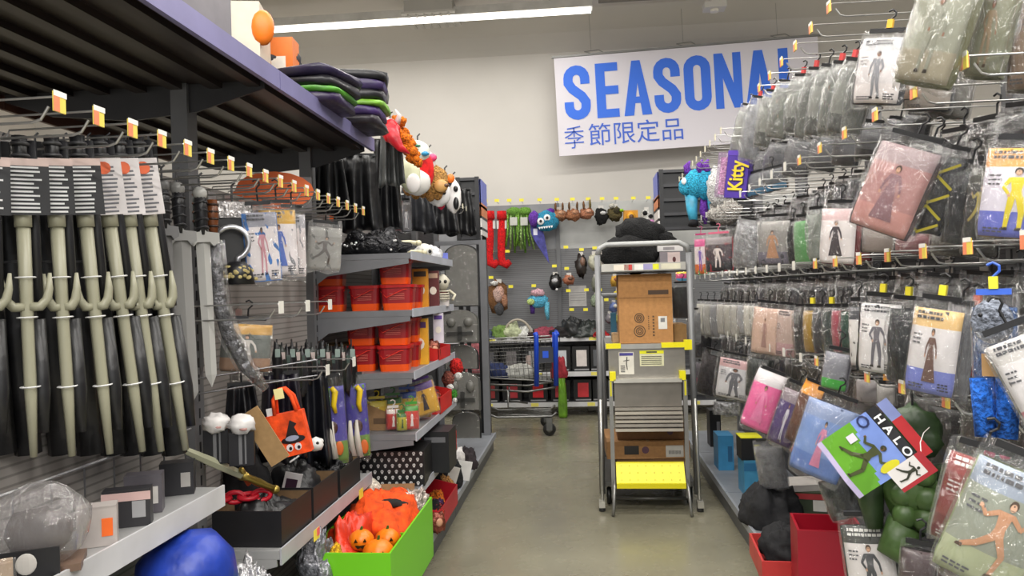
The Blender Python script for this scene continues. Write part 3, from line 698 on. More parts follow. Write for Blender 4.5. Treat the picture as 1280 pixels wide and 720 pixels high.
for x in (-.024, .024): MB().tube([(x, -.03, -.2), (x*.8, -.045, -.33)], [.026, .022], 8).build('plush_leg', M('1f63c4', 'fur'), o, smooth=True)
for x in (-.015, .015): MB().ell((x, -.03, -.37), (.011, .011, .013), 8, 6).build('pink_paw', M('d0406a', 'fur'), o, smooth=True)
bag(1258, 404, 540, 80, 'wrinkled white pouch with pink lettering slanting across the right edge', X=.9, r=-28, lean=-24, t=.05, card='dedada', low='d98a94', band='c9c5c2', gar='c9c6c2', gk='foil', film='film', tint='f4f4f4')
bag(1150, 440, 506, 40, 'second layer pouch under the black garment', X=1.25, r=-45, t=.08, gar='3a383a')
# row 3 far
bag(962, 376, 446, 38, 'pouch with a pale pink crumpled costume and tattoo marks', X=1.0, r=-38, lean=7, t=.07, card='d6b5a2', band='cfae9c', low='d9b8a6', fig='b08a80', pose=3, gar='b99584', figscale=.5, lines=False)
bag(986, 378, 450, 26, 'pink white pouch behind the crumpled pink one', X=1.08, r=-45, lean=6, t=.06, card='c9b0a4', gar='a08a80', low='c8a0a0')
for i, (x, c1, c2) in enumerate([(1003, '33312f', None), (1016, '3b3a30', 'a4822e'), (1028, '2a2b2e', '3a3a3c'), (1040, '303a36', None), (1052, '3a3034', 'a0404e'), (1062, '2d4a3c', None)]):
    bag(x, 380, 444, 22, ['brown black', 'gold patterned black', 'plain black', 'dark teal', 'rose edged dark', 'deep green'][i]+' pouch in the tight third row cluster', X=1.06, r=-52, t=.08, card=c2, gar=c1, lines=False, tab='e8d83a' if i in (1, 3) else None)
for i in range(9):
    x = 876+i*8.5
    bag(x, 374+i*.3, 420+(i % 3)*2, 10, ORD[i]+' slim pale pouch of the far third row, counted from the ladder cart', X=1.0, r=-62, t=.05, card=('c9c4b4', 'b9b4a8', '9a9a9c', 'd0cabc')[i % 4], gar='77746c', film='hazy', tint='c6c6c6', lines=False, group='slim pouches of the far third row')
bag(950, 388, 428, 12, 'small green and yellow pouch ending the slim row', X=1.04, r=-50, t=.05, card='4a8a5a', low='e0cf2a', gar='3a6a8a', lines=False)
# row 4 (lowest)
bag(924, 442, 502, 52, 'clear pouch with a white fishnet leggings card, lowest row far', X=.98, r=-25, lean=10, t=.07, card='d2d0d2', band='c8a0a0', fig='6a6a70', pose=2, gar='26262a', figscale=1.5, cw=.8)
bag(952, 440, 500, 34, 'round black bulging pouch behind the leggings card', X=1.06, r=-30, lean=6, t=.16, gar='1c2624', gk='satin')
bag(893, 436, 496, 26, 'dark rumpled pouch left of the leggings card', X=1.0, r=-30, lean=14, t=.1, gar='3c3638', film='film')
bag(880, 402, 450, 22, 'black pouch beside the ladder cart post', X=1.05, r=-30, lean=5, t=.1, gar='222024')
bag(882, 452, 482, 24, 'grey pouch with a pink heart print by the cart post', X=.95, r=-25, lean=20, t=.06, card='77707a', low='d8608a', gar='4a4648', lines=False)
bag(908, 500, 520, 34, 'shiny silver crumpled pouch over the lower wire rail', X=.95, r=-25, t=.05, gar='a8a8ac', gk='foil', tint='f2f2f2')
bag(968, 462, 542, 40, 'slanted pouch with a hot pink wig shape inside', X=.94, r=-28, lean=20, t=.08, card='ee6aa4', band='d8d2d4', low='f06aa6', fig='f288b8', pose=3, gar='5a3a44', film='film', lines=False, cw=.9, gw=.9, ct=.05)
bag(1000, 478, 562, 34, 'slanted purple pouch with white dotted panel', X=.95, r=-32, lean=20, t=.07, card='4f3a72', band='8d7f86', low='4a3568', fig='d8d4dc', pose=2, figscale=.5, gar='7d706a', lines=False)
bag(1021, 476, 560, 30, 'pouch with an orange collar top and brown filling', X=1.0, r=-34, lean=20, t=.07, card='6a4636', band='ea9a24', low='5a3a30', gar='5a3428', lines=False, ct=.02)
bag(1012, 522, 572, 26, 'small pouch with a bright orange lump inside', X=1.0, r=-34, lean=18, t=.07, card='e8602a', gar='7a3a24', lines=False)
bag(1048, 492, 604, 66, 'large blue card pouch with pink top picture, behind the folded green poster', X=.93, r=-32, lean=18, t=.07, card='7f9bd0', band='8c9cc0', low='6684c4', fig='d888a8', pose=3, figscale=.5, gar='55658a', cw=.92, lines=False)
bag(1050, 434, 490, 34, 'clear pouch with a green toy and yellow tag inside', X=.97, r=-35, lean=10, t=.06, card='8a8a92', low='4fbf4a', gar='6f6e78', lines=False)
bag(1088, 470, 505, 36, 'grey pink layered pouch under the long legs card', X=1.15, r=-35, t=.07, card='b0a8a8', gar='6a6668', lines=False)
bag(1108, 476, 508, 24, 'small white pouch with an orange clip', X=1.1, r=-35, t=.05, card='cfc9c4', gar='9a9490', tab='e89a2a', lines=False)
bag(1234, 556, 694, 82, 'front pouch with a dark red card and a blue suited figure, lower right', X=.88, r=-32, lean=14, t=.07, card='7e3c38', band='8e3f3c', low='6a2f2e', fig='4652b4', pose=0, gar='84847c', film='film', tint='f0f0f0', cw=.86, text='AGES 4-6' if False else None)
bag(1290, 566, 745, 110, 'big clear pouch with a grey green figure card in the lower right corner', X=.8, r=-25, lean=22, t=.09, card='8f9486', band='8d97a6', low='a9b08e', fig='c08d6a', pose=1, gar='8f9a72', film='film', tint='f0f0f0', cw=.9)
bag(1080, 640, 760, 66, 'white card pouch with a dark label and black legs at the bottom', X=.86, r=-24, lean=-6, t=.06, card='e6e0de', band='4a4b48', fig='44464a', pose=0, gar='2c2f2c', figscale=1.1)
bag(1150, 676, 760, 44, 'clear pouch with dark contents below the green muscle suit', X=.92, r=-24, lean=5, t=.07, gar='3b2f30', card='4a3a3c', lines=False)
bag(1222, 470, 560, 40, 'dark pouch deep in the lowest row behind the price tag', X=1.3, r=-40, t=.1, gar='3a3638')
bag(1180, 480, 570, 44, 'charcoal pouch deep in the lowest row right of the green suit hood', X=1.32, r=-40, t=.1, gar='2c2a2c')
bag(1260, 490, 590, 44, 'brown grey pouch deep in the lowest row near the right edge', X=1.3, r=-40, t=.1, gar='45393c')
bag(1215, 640, 760, 60, 'maroon bottomed pouch behind the blue suited figure card', X=1.05, r=-35, lean=8, t=.08, gar='4a3a38')
# green padded muscle suit in the lowest row
P = at(1140, 490, X=.98); s_ = sc(P)
t = thing('muscle_suit', 'green padded muscle suit hanging with its hood up, lower right', 'costume', P, (0, 0, math.radians(-30)))
gs = M('4a6434', 'satin'); gd = M('2f4226', 'satin')
k = s_
MB().ell((0, 0, -50*k), (32*k, 20*k, 34*k), 16, 12, 0, None, .35, 4, 5).build('hood', gd, t, smooth=True)
MB().ell((-4*k, 0, -120*k), (34*k, 24*k, 48*k), 16, 12, 0, None, .25, 8, 5).build('chest', gs, t, smooth=True)
for i, (x, z) in enumerate([(-16, -95), (12, -98), (-12, -125), (14, -128), (-10, -152), (12, -154)]):
    MB().ell((x*k, -16*k, z*k), (15*k, 13*k, 16*k), 12, 8, 0, None, .12, i, 4).build('padded_muscle', gs, t, smooth=True)
MB().tube([(-34*k, 0, -90*k), (-52*k, -4*k, -130*k), (-46*k, -8*k, -175*k)], [16*k, 18*k, 10*k], 10).build('sleeve', gd, t, smooth=True)
MB().tube([(30*k, 4*k, -88*k), (42*k, 2*k, -130*k), (36*k, 0, -165*k)], [15*k, 17*k, 10*k], 10).build('sleeve', gd, t, smooth=True)
MB().tube([(-10*k, -4*k, -165*k), (-26*k, -8*k, -195*k), (6*k, -10*k, -212*k)], [24*k, 20*k, 14*k], 10).build('trouser_leg', gs, t, smooth=True)
MB().tube([(0, 0, -20*k), (0, 0, 5*k), (8*k, 0, 10*k), (0, 0, 16*k)], .004).build('hanger', M('202022', 'plastic'), t)
# folded green poster card, HALO lettering
P = at(1094, 506, X=.84); k = sc(P)
t = thing('folded_poster_card', 'folded green and blue header card with bold white capitals on black, hanging askew', 'card', P, (math.radians(-6), math.radians(52), math.radians(-28)))
def zy(x, z): return -max(0, 10*k-abs((x*.8+z*.6)+8*k)*.35)*.9
cf = lambda u, v: Vector((u*80*k, zy(u*80*k, -v*88*k), -v*88*k))
def cmi(u, v): return 3 if v < .15 else (1 if v > .93 else (0 if v > .5+.25*u-.1 else 2))
pc = MB().sheet(cf, 16, 26, cmi, thick=.0015).build('card_panel', [M('62a02a', 'card'), M('b8aed0', 'card'), M('7a94d8', 'card'), M('26262a', 'card')], t)
zp = lambda x, z, e=.0022: Vector((x*k, zy(x*k, z*k)-e, z*k))
pr = MB()
for poly, mi in figure(1): fillpoly(pr, poly, lambda x, y: zp(44+x*74, -16-y*70, .003), mi)
pr.build('running_figure_print', [M('4c5230', 'card'), M('8a6a48', 'card'), M('3a3a26', 'card')], pc, kind='stuff')
MB().add([zp(68, -34, .004)]+[zp(68+6*math.cos(a*PI/6), -34+13*math.sin(a*PI/6), .004) for a in range(12)], [(0, i+1, (i+1) % 12+1) for i in range(12)]).build('yellow_burst', M('d8d02a', 'card'), pc)
MB().add([zp(x, z, .004) for x, z in ((12, -42), (22, -42), (22, -53), (12, -53))], [(0, 1, 2, 3)]).build('white_label', M('d6d2dc', 'card'), pc)
ring = MB(); quads(ring, ribbon([(8+7*math.cos(a*PI/5), -24+6*math.sin(a*PI/5)) for a in range(10)], 2.4, True), 0)
ring.v = [zp(v.x, v.z, .003) for v in ring.v]; ring.build('emblem_ring', M('2c3560', 'card'), pc)
MB().sheet(lambda u, v: Vector((u*80*k, zy(u*80*k, 0)+.001, (2+v*14)*k)), 12, 4, lambda u, v: 0 if u > .3 else 1, thick=.001).build('red_flap', [M('b4262c', 'card'), M('8a96cc', 'card')], t)
for i, ch in enumerate('HALO'):
    x = 16+i*16; textobj(ch, 14*k, M('f2f2f4', 'card'), 'lettering', pc, (x*k, zy(x*k, -7*k)-.004, -7*k), sx=1.1, extrude=.0004, bold=.0008)
P = at(1150, 563, X=.83); k = sc(P)
t = thing('small_header_card', 'small white and red card with a black running figure', 'card', P, (0, math.radians(50), math.radians(-28)))
cp = MB().sheet(lambda u, v: Vector((u*30*k, 0, -v*50*k)), 6, 10, lambda u, v: 1 if (u > .85 or v < .2) else 0, thick=.0012).build('card_panel', [M('dcd8d6', 'card'), M('a82a34', 'card')], t)
pr = MB()
for poly, mi in figure(1): fillpoly(pr, poly, lambda x, y: Vector(((14+x*34)*k, -.002, (-10-y*38)*k)), 0)
pr.build('running_figure_print', M('35382c', 'card'), cp, kind='stuff')
MB().tube([(4*k, .001, -2*k), (-6*k, .03, 4*k), (-10*k, .11, 8*k), (-8*k, .2, 10*k)], .0012, 5).build('tag_string', M('d8d4d0', 'plastic'), t)
# ---- things on the right base deck
BZ = .16
def rest(px, py, z): p = at(px, py, Z=z); return p
def boxat(name, lab, cat, px, py, w, d, h, col, rz=0, z=BZ, X=None, **kw):
    P = at(px, py, Z=z)
    return carton(name, lab, cat, P, w, d, h, col, (0, 0, math.radians(rz)), **kw)
boxat('toy_box', 'light blue box standing far back on the right base deck', 'box', 905, 584, .11, .2, .25, '3a88b8', kind='card', labelcol='2a5f88')
boxat('toy_box', 'blue box with a red spine nearer on the right base deck', 'box', 940, 615, .13, .2, .22, '3f86ac', kind='card', band='2d6a94')
P = at(940, 615, Z=BZ)
t = carton('accessory_box', 'black box with a bright yellow top stacked on the blue box', 'box', P+Vector((-.01, .0, .2235)), .13, .16, .14, '17171a', (0, 0, 0), kind='card', labelcol='c8c23a', seam=False)
MB().box(-.067, .067, -.082, .082, .14, .146).build('yellow_top', M('e6e22a', 'card'), t)
boxat('dark_carton', 'black carton near the ladder cart on the right base deck', 'box', 893, 556, .09, .16, .3, '1e1e20', kind='card', labelcol='8a8a8c')
boxat('costume_box', 'red, green and white costume box lying under the hanging pouches', 'box', 1008, 640, .26, .2, .14, '3a4630', rz=-12, kind='card', band='b0383a', labelcol='d8d4cc')
P = at(1008, 640, Z=BZ)
carton('costume_box', 'white flat box topping the red and green box', 'box', P+Vector((.0, .02, .1425)), .28, .2, .035, 'd0cac4', (0, 0, math.radians(8)), kind='card')
bag(958, 548, 612, 36, 'grey netting bag slumped over the base deck', X=.98, r=-20, lean=-8, t=.12, gar='6a6a6c', film='hazy', tint='a5a5a8')
heap('black_fabric', 'heap of black fabric on the front edge of the right base deck', 'fabric', at(962, 655, Z=BZ+.0), .13, .16, .12, '1c1c1f', seed=5, rot=.4)
heap('black_shoes', 'black cloth bundle with white cords in the red tray', 'fabric', at(978, 694, Z=BZ+.045), .09, .11, .07, '151518', seed=9, rot=.1)
bag(1040, 590, 648, 44, 'clear pouch with black cloth standing in the red bin', X=.95, r=-20, lean=-18, t=.1, gar='1b1f20', gk='satin', tint='f2f2f2')
P = at(1040, 655, X=1.0)
t = thing('red_bin', 'large dark red bin standing at the bottom right', 'bin', at(1035, 722, X=.98)+Vector((0, 0, 0)), (0, 0, math.radians(-8)))
t.location.z = BZ
rd = M('a01226', 'plastic')
MB().box(-.13, .13, -.12, -.11, 0, .34).build('front_panel', rd, t)
MB().box(-.13, .13, .11, .12, 0, .34).build('rear_panel', rd, t)
for x in (-.13, .12): MB().box(x, x+.01, -.11, .11, 0, .34).build('side_panel', rd, t)
MB().box(-.12, .12, -.11, .11, 0, .01).build('bottom', rd, t)
P = at(970, 715, Z=BZ)
t = thing('red_tray', 'low red cardboard tray at the front of the right base deck', 'tray', (P.x+.02, P.y+.05, BZ), (0, 0, math.radians(-4)))
for (a, b_, c_, d_) in ((-.1, .1, -.2, -.19), (-.1, .1, .19, .2), (-.1, -.09, -.19, .19), (.09, .1, -.19, .19)): MB().box(a, b_, c_, d_, 0, .1).build('side_panel', M('c23a38', 'card'), t)
MB().box(-.09, .09, -.19, .19, 0, .008).build('bottom', M('9a2a2a', 'card'), t)
# ================================================================== LEFT SIDE
hooks(-1, 1.885, frange(1.5, 3.75, .13), .3, 'y', 'chrome hook with yellow tag in the upper left row', 'peg hooks, upper row left')
for z_, ys, lab in ((1.17, (2.95, 3.3), 'chrome peg hook above the orange tote bag'), (1.43, (2.5, 2.75, 3.0), 'chrome peg hook below the children costume cards')):
    hooks(-1, z_, ys, .36, 'w', lab, lab+'s')
# header panel with orange burst
for (px, py, Y, lab) in ((318, 236, 3.3, 'orange rounded sign panel behind the upper hooks, nearer one'), (388, 258, 4.2, 'orange rounded sign panel behind the upper hooks, farther one')):
    P = at(px, py, Y=Y); k = sc(P); t = thing('shelf_sign', lab, 'sign', (-XB+.03, P.y, P.z-.02), (0, 0, math.radians(28)))
    MB().box(-.1, .18, 0, .008, -.09, .075).build('grey_panel', M('6a6668', 'card'), t)
    MB().prism([(.02+.17*math.cos(a*PI/8), .01+.085*math.sin(a*PI/8)) for a in range(16)], -.006, -.001).build('orange_burst', M('ee6a1e', 'card'), t)
    MB().prism([(-.13+.035*math.cos(a*PI/6), -.02+.035*math.sin(a*PI/6)) for a in range(12)], -.012, -.006).build('orange_dot', M('ee6a1e', 'card'), t)
# pitchfork like props in black wrap
beige = M('9a9883', 'plastic')
def fork(px, Y, w, lab, white=False, lean=0, r=40):
    P = at(px, 172, Y=Y); k = sc(P); t = thing('toy_pitchfork', lab, 'toy weapon', P, (0, math.radians(-lean), math.radians(r)), None)
    wpx = w*k/.93
    # handle grip
    g = MB(); g.tube([(0, 0, -90*k), (0, 0, -20*k), (0, 0, 2*k)], [8*k, 8*k, 9*k], 10); g.build('grip', M('19191b', 'plastic'), t, smooth=True)
    for i in range(4): MB().tube([(9*k*math.cos(a*PI/5), 9*k*math.sin(a*PI/5), (-8-i*15)*k) for a in range(10)], 2.4*k, 5, closed=True).build('grip_ring', M('3b3b3d', 'plastic'), t, smooth=True)
    # printed hang card
    c = MB().box(-wpx*.62, wpx*.62, -14*k, -12.6*k, -98*k, -28*k).build('hang_card', M('dcd6d6' if white else '202022', 'card'), t)
    pr = MB(); z = -38
    rn = random.Random(int(px))
    while z > -94:
        x1 = .45*rn.uniform(.5, 1); pr.box(-wpx*.5, wpx*x1, -14.4*k, -14.05*k, (z-2.2)*k, z*k, 1); z -= 5
    pr.build('print', [M('dcdcdc' if not white else '6a6a70', 'card')]*2, c, kind='stuff')
    if white: MB().prism([(8*k*math.cos(a*PI/5), (-40+8*math.sin(a*PI/5))*k) for a in range(10)], -14.9*k, -14.5*k).build('orange_dot', M('ea6a3a', 'card'), c)
    else: MB().box(-wpx*.62, wpx*.62, -14.5*k, -14.1*k, -37*k, -28*k).build('pale_strip', M('d0b8b0', 'card'), c)
    # shaft and prongs
    MB().tube([(0, 0, -92*k), (0, 0, -112*k)], 10*k, 10).build('collar', beige, t, smooth=True)
    MB().tube([(0, 0, -108*k), (0, 0, -200*k), (0, 0, -320*k), (0, 0, -400*k)], [8*k, 7.4*k, 7*k, 4*k], 8).build('shaft', beige, t, smooth=True)
    for s in (-1, 1):
        MB().tube([(s*3*k, -2*k, -212*k), (s*wpx*.3, -3*k, -212*k), (s*wpx*.46, -3*k, -203*k), (s*wpx*.52, -3*k, -190*k), (s*wpx*.55, -2*k, -170*k)], [6*k, 6*k, 5.5*k, 4.6*k, 2*k], 8).build('prong', beige, t, smooth=True)
    for z in (-175, -225, -312): MB().tube([(11*k*math.cos(a*PI/5), 11*k*math.sin(a*PI/5), z*k) for a in range(10)], 1*k, 4, closed=True).build('cable_tie', M('d8d8d8', 'plastic'), t)
    MB().tube([(11*k, 6*k, -228*k), (13*k, 7*k, -320*k), (12*k, 6*k, -372*k)], [9*k, 9*k, 6*k], 8).build('black_sleeve', M('1c1c1e', 'satin'), t, smooth=True)
    # dark display pole with the prop
    MB().tube([(13*k, 11*k, -2*k), (13*k, 12*k, -215*k)], 6*k, 8).build('second_grip', M('222225', 'plastic'), t, smooth=True)
fs = [(-22, 1.58, 42, 'bone coloured toy pitchfork cut off by the left edge', False, 0), (24, 1.66, 44, 'bone coloured toy pitchfork with a black striped card, first from the left edge', False, 1),
      (64, 1.74, 30, 'bone coloured toy pitchfork with a narrow black card, second from the left edge', False, 2), (96, 1.83, 32, 'bone coloured toy pitchfork with a black card, third from the left edge', False, 4),
      (122, 1.93, 30, 'bone coloured toy pitchfork with a white card and orange dot, leftmost of the white cards', True, 6), (146, 2.0, 28, 'bone coloured toy pitchfork with a blank white card, middle of the white cards', True, 6),
      (170, 2.08, 26, 'bone coloured toy pitchfork with a white card, rightmost beside the grey swords', True, 7)]
for a in fs: fork(*a)
for i, (px, Y) in enumerate([(-30, 1.7), (2, 1.75), (44, 1.85), (80, 1.95), (110, 2.05), (134, 2.1), (158, 2.2), (186, 2.25)]):
    P = at(px, 178, Y=Y); k = sc(P)
    t = thing('toy_staff', ORD[i]+' dark wrapped toy staff behind the pitchforks, counted from the left', 'toy weapon', P, (0, math.radians(-3), .6), 'dark staffs behind the pitchforks')
    MB().tube([(0, 0, 0), (0, 0, -110*k), (0, 0, -230*k), (0, 0, -392*k)], [9*k, 9*k, 14*k, 15*k], 8).build('shaft', M('1b1b1d', 'satin'), t, smooth=True)
    for z in (-30, -60, -150, -250): MB().tube([(11*k*math.cos(a*PI/4), 11*k*math.sin(a*PI/4), z*k) for a in range(8)], 1.6*k, 4, closed=True).build('band', M('47474a', 'plastic'), t)
    MB().tube([(0, 0, 0), (0, 0, 8*k), (4*k, 0, 12*k)], 1.4*k, 5).build('hang_loop', M('333335', 'plastic'), t)
# grey plastic swords
def sword(px, pt, Y, gtop, glen, blen, bw, gw, lab, grip='1d1d20', blade='8f8e8c', lean=2, r=38):
    P = at(px, pt, Y=Y); k = sc(P); t = thing('toy_sword', lab, 'toy weapon', P, (0, math.radians(-lean), math.radians(r)))
    MB().tube([(0, 0, 0), (0, 0, -glen*k*.3), (0, 0, -glen*k*.65), (0, 0, -glen*k)], [7*k, 8*k, 7.4*k, 6.5*k], 10).build('grip', M(grip, 'plastic'), t, smooth=True)
    for i in range(4): MB().tube([(7.6*k*math.cos(a*PI/5), 7.6*k*math.sin(a*PI/5), (-8-i*glen*.22)*k+math.sin(a)*2*k) for a in range(10)], 1.8*k, 4, closed=True).build('grip_ring', M('2e2e31' if grip == '1d1d20' else '5a3216', 'plastic'), t, smooth=True)
    MB().ell((0, 0, 4*k), (9*k, 9*k, 9*k), 10, 8).build('pommel', M(blade, 'plastic'), t, smooth=True)
    g = MB(); g.prism([(-gw/2*k, -(glen-2)*k), (-gw/2*k, -(glen+10)*k), (-gw*.3*k, -(glen+14)*k), (-gw*.2*k, -(glen+9)*k), (gw*.2*k, -(glen+9)*k), (gw*.3*k, -(glen+14)*k), (gw/2*k, -(glen+10)*k), (gw/2*k, -(glen-2)*k), (4*k, -(glen-4)*k), (0, -(glen-10)*k), (-4*k, -(glen-4)*k)], -6*k, 6*k)
    g.build('cross_guard', M(blade, 'plastic'), t)
    b = MB(); z0 = -(glen+6)*k; z1 = -(glen+blen)*k; w = bw/2*k
    b.add([(-w, 0, z0), (0, -4*k, z0), (w, 0, z0), (0, 4*k, z0), (-w*.8, 0, z1), (0, -3*k, z1), (w*.8, 0, z1), (0, 3*k, z1), (0, 0, z1-16*k)],
          [(0, 1, 5, 4), (1, 2, 6, 5), (2, 3, 7, 6), (3, 0, 4, 7), (4, 5, 8), (5, 6, 8), (6, 7, 8), (7, 4, 8), (0, 3, 2, 1)])
    b.build('blade', M(blade, 'plastic'), t)
    MB().tube([(0, 0, 10*k), (0, 0, 26*k), (4*k, 0, 30*k)], 1.4*k, 5).build('hang_loop', M('333335', 'plastic'), t)
sword(203, 236, 2.3, 0, 50, 205, 15, 30, 'grey toy sword partly behind the white cards', blade='6f6e6e')
sword(222, 240, 2.42, 0, 52, 200, 24, 36, 'pale grey toy sword with a black ribbed grip, widest blade')
sword(250, 246, 2.5, 0, 48, 175, 17, 38, 'grey toy sword with a broad cross guard beside the hook hand', blade='b0afab')
sword(236, 238, 2.6, 0, 50, 170, 12, 26, 'thin dark toy sword between the two grey swords', grip='1d2a26', blade='5a5a5a')
# curved pirate sword with brown grip in clear wrap
P = at(265, 250, Y=2.55); k = sc(P)
t = thing('toy_cutlass', 'curved toy pirate sword with a brown ribbed grip, in clear wrap', 'toy weapon', P, (0, 0, math.radians(38)))
MB().tube([(0, 0, 0), (0, 0, -18*k), (0, 0, -34*k), (2*k, 0, -44*k)], [6*k, 7.5*k, 6.5*k, 4*k], 10).build('grip', M('6a3a1a', 'plastic'), t, smooth=True)
for i in range(4): MB().tube([(7*k*math.cos(a*PI/5), 7*k*math.sin(a*PI/5), (-6-i*9)*k) for a in range(10)], 1.5*k, 4, closed=True).build('grip_ring', M('2c1a10', 'plastic'), t, smooth=True)
MB().tube([(-2*k, 0, -44*k), (4*k, 0, -50*k)], 5*k, 8).build('gold_collar', M('a89a5a', 'metal'), t, smooth=True)
path = [(2, -50), (2, -90), (6, -130), (16, -170), (34, -210), (58, -242)]
MB().tube([(x*k, 0, z*k) for x, z in path], [8*k, 9*k, 9*k, 9*k, 8*k, 3*k], 8).build('blade', M('66666a', 'foil'), t, smooth=True)
MB().tube([(x*k*1.02, 0, z*k) for x, z in path], [12*k, 14*k, 14*k, 14*k, 12*k, 6*k], 10).build('clear_wrap', M('cfcfcf', 'film'), t, smooth=True)
P = at(285, 340, Y=2.7); k = sc(P)
t = thing('toy_cutlass', 'second curved wrapped toy sword crossing behind the pirate sword', 'toy weapon', P, (0, 0, math.radians(38)))
MB().tube([(x*k, 0, z*k) for x, z in ((-16, 10), (-12, -40), (4, -80), (26, -110))], [7*k, 7*k, 6*k, 3*k], 8).build('blade', M('5a5a5d', 'foil'), t, smooth=True)
MB().tube([(x*k, 0, z*k) for x, z in ((-16, 10), (-12, -40), (4, -80), (26, -110))], [11*k, 11*k, 10*k, 5*k], 8).build('clear_wrap', M('cfcfcf', 'film'), t, smooth=True)
# pirate hook on card
P = at(290, 252, Y=2.7); k = sc(P)
t = thing('pirate_hook', 'silver toy pirate hook with a black and gold lace cuff on a dark card', 'toy weapon', P, (0, 0, math.radians(32)))
MB().box(-22*k, 24*k, 2*k, 3*k, -100*k, -4*k).build('backing_card', M('2c2b2c', 'card'), t)
MB().box(-20*k, 22*k, 0, 2*k, -20*k, 0).build('clear_header', M('d0cccc', 'foil'), t)
hk = arc(-2*k, -52*k, 20*k, 150, -70, 12)
MB().tube([(x, -6*k, z) for x, z in hk]+[(4*k, -6*k, -78*k)], [2*k]+[3.4*k]*12+[3.8*k], 8).build('hook', M('d8d8dc', 'metal'), t, smooth=True)
MB().lathe([(10*k, -76*k), (17*k, -84*k), (21*k, -104*k), (19*k, -104*k)], 16, 0, Matrix.Translation((3*k, -10*k, 0))).build('cuff', M('17171a', 'plastic'), t, smooth=True)
l_ = MB()
for i in range(26):
    a = R.uniform(PI, 2*PI); z = R.uniform(-100, -82); rr = (12+(-z-80)*.45+2)*k
    l_.ell((3*k+rr*math.cos(a), -10*k+rr*math.sin(a), z*k), (2.6*k, 1.2*k, 2.2*k), 6, 4)
l_.build('gold_lace', M('b9a870', 'fabric'), t, kind='stuff')
MB().tube([(0, 1*k, 0), (0, 1*k, 20*k), (4*k, 0, 24*k)], 1.4*k, 5).build('hang_loop', M('333335', 'plastic'), t)
# children costume cards
bag(322, 252, 357, 42, 'white costume card pouch with blue edge, leftmost of the three by the hook', Y=2.75, r=34, lean=-4, t=.03, card='e6dedf', band='9a9aa6', fig='c98f9a', pose=0, gar='3f74b8', cw=.94, gw=1.0, figscale=.8, hooklen=.07)
bag(345, 250, 350, 46, 'white costume card pouch with a blue dressed child, middle of the three', Y=2.9, r=34, lean=-2, t=.03, card='ebe3e4', band='d8a83a', fig='5a76c8', pose=3, gar='8a8a90', cw=.94, hooklen=.07)
bag(364, 256, 352, 34, 'white costume card pouch with an orange figure, rightmost of the three', Y=3.05, r=34, t=.03, card='e6dcdc', band='b0aeb4', fig='d07a4a', pose=2, gar='8a8a90', cw=.94, hooklen=.07)
bag(407, 276, 341, 42, 'grey pouch with mask pictures hanging alone left of the top shelf', Y=3.55, r=30, lean=4, t=.03, card='a4a29c', band='bdbbb6', fig='4a3c34', pose=1, gar='6f6d68', film='hazy', tint='d8d8d8', lines=False, cw=.96, hooklen=.09)
bag(310, 396, 468, 62, 'clear flat pouch with white and tan pieces below the costume cards', Y=2.75, r=30, lean=5, t=.04, card='6f7470', band='c89a4a', low='a8846a', fig='dcd6d0', pose=0, gar='5a5f5c', film='film', tint='f2f2f2', lines=False, cw=.96)
# black capes under the overhead shelf end
cp = M('0e0e11', 'satin')
def cape(px, pt, pb, wpx, Y, lab, col='0f0f12', seed=1, r=20, group=None):
    P = at(px, pt, Y=Y); k = sc(P); w = wpx*k; h = (pb-pt)*k
    mb = MB().sheet(lambda u, v: Vector(((u-.5)*w*(.7+.3*v), .03*math.sin(u*17+seed)*(.3+v)+.02*noise.noise(Vector((u*4, v*3, seed))), -v*h*(1+.03*math.sin(u*11+seed)))), 22, 10, thick=.02)
    t = thing('black_cape', lab, 'costume', P, (0, 0, math.radians(r)), group)
    mb.build('cloth', M(col, 'satin'), t, smooth=True)
    MB().box(-w*.36, w*.36, .002, .018, -.004, .012).tube([(0, .01, .01), (0, .01, .05), (.015, .01, .06)], .004).build('hanger', M('202022', 'plastic'), t)
cape(404, 196, 268, 66, 3.92, 'black satin cape hanging left under the end of the overhead shelf', seed=1)
cape(446, 194, 290, 64, 4.05, 'black satin cape hanging under the corner of the overhead shelf', seed=4)
cape(482, 176, 288, 40, 4.6, 'black cape hanging behind the grey cape', seed=9, col='131316')
cape(488, 152, 232, 32, 4.4, 'slate grey cape hanging left of the red horned mask', seed=7, col='4a4c4c')
cape(520, 232, 290, 50, 5.4, 'dark grey cape with skeleton pattern below the tan animal mask', seed=12, col='2e2f33')
cape(552, 246, 292, 46, 5.9, 'black hooded cape behind the white screaming mask', seed=15, col='17171a')
cape(575, 236, 294, 40, 6.6, 'black cape at the far end beside the slotted rack', seed=18, col='1a1a1c')
# masks and wigs on hooks
def place_top(px, py, Y): P = at(px, py, Y=Y); return P, sc(P)
P, k = place_top(488, 154, 4.3)
t = thing('horned_mask', 'red horned mask with a long pointed beak', 'mask', P, (0, 0, .3))
MB().ell((0, 0, -10*k), (12*k, 9*k, 15*k), 14, 10, 0, None, .2, 3).build('face', M('c4141e', 'satin'), t, smooth=True)
MB().tube([(0, -4*k, -8*k), (4*k, -8*k, -22*k), (11*k, -10*k, -33*k), (22*k, -10*k, -40*k)], [10*k, 8*k, 5*k, 1*k], 10).build('beak', M('d0182a', 'satin'), t, smooth=True)
for s in (-1, 1):
    MB().tube([(s*8*k, 0, 0), (s*11*k, -4*k, 9*k), (s*6*k, -8*k, 15*k)], [4*k, 3*k, 1*k], 8).build('horn', M('e8dcdc', 'plastic'), t, smooth=True)
    MB().ell((s*5*k, -9*k, -9*k), (3*k, 2*k, 2.4*k), 8, 6).build('eye', M('f0e8d8', 'plastic'), t, smooth=True)
P, k = place_top(494, 152, 4.4)
t = thing('curly_wig', 'bright orange curly clown wig', 'wig', P, (0, 0, .2))
w_ = MB()
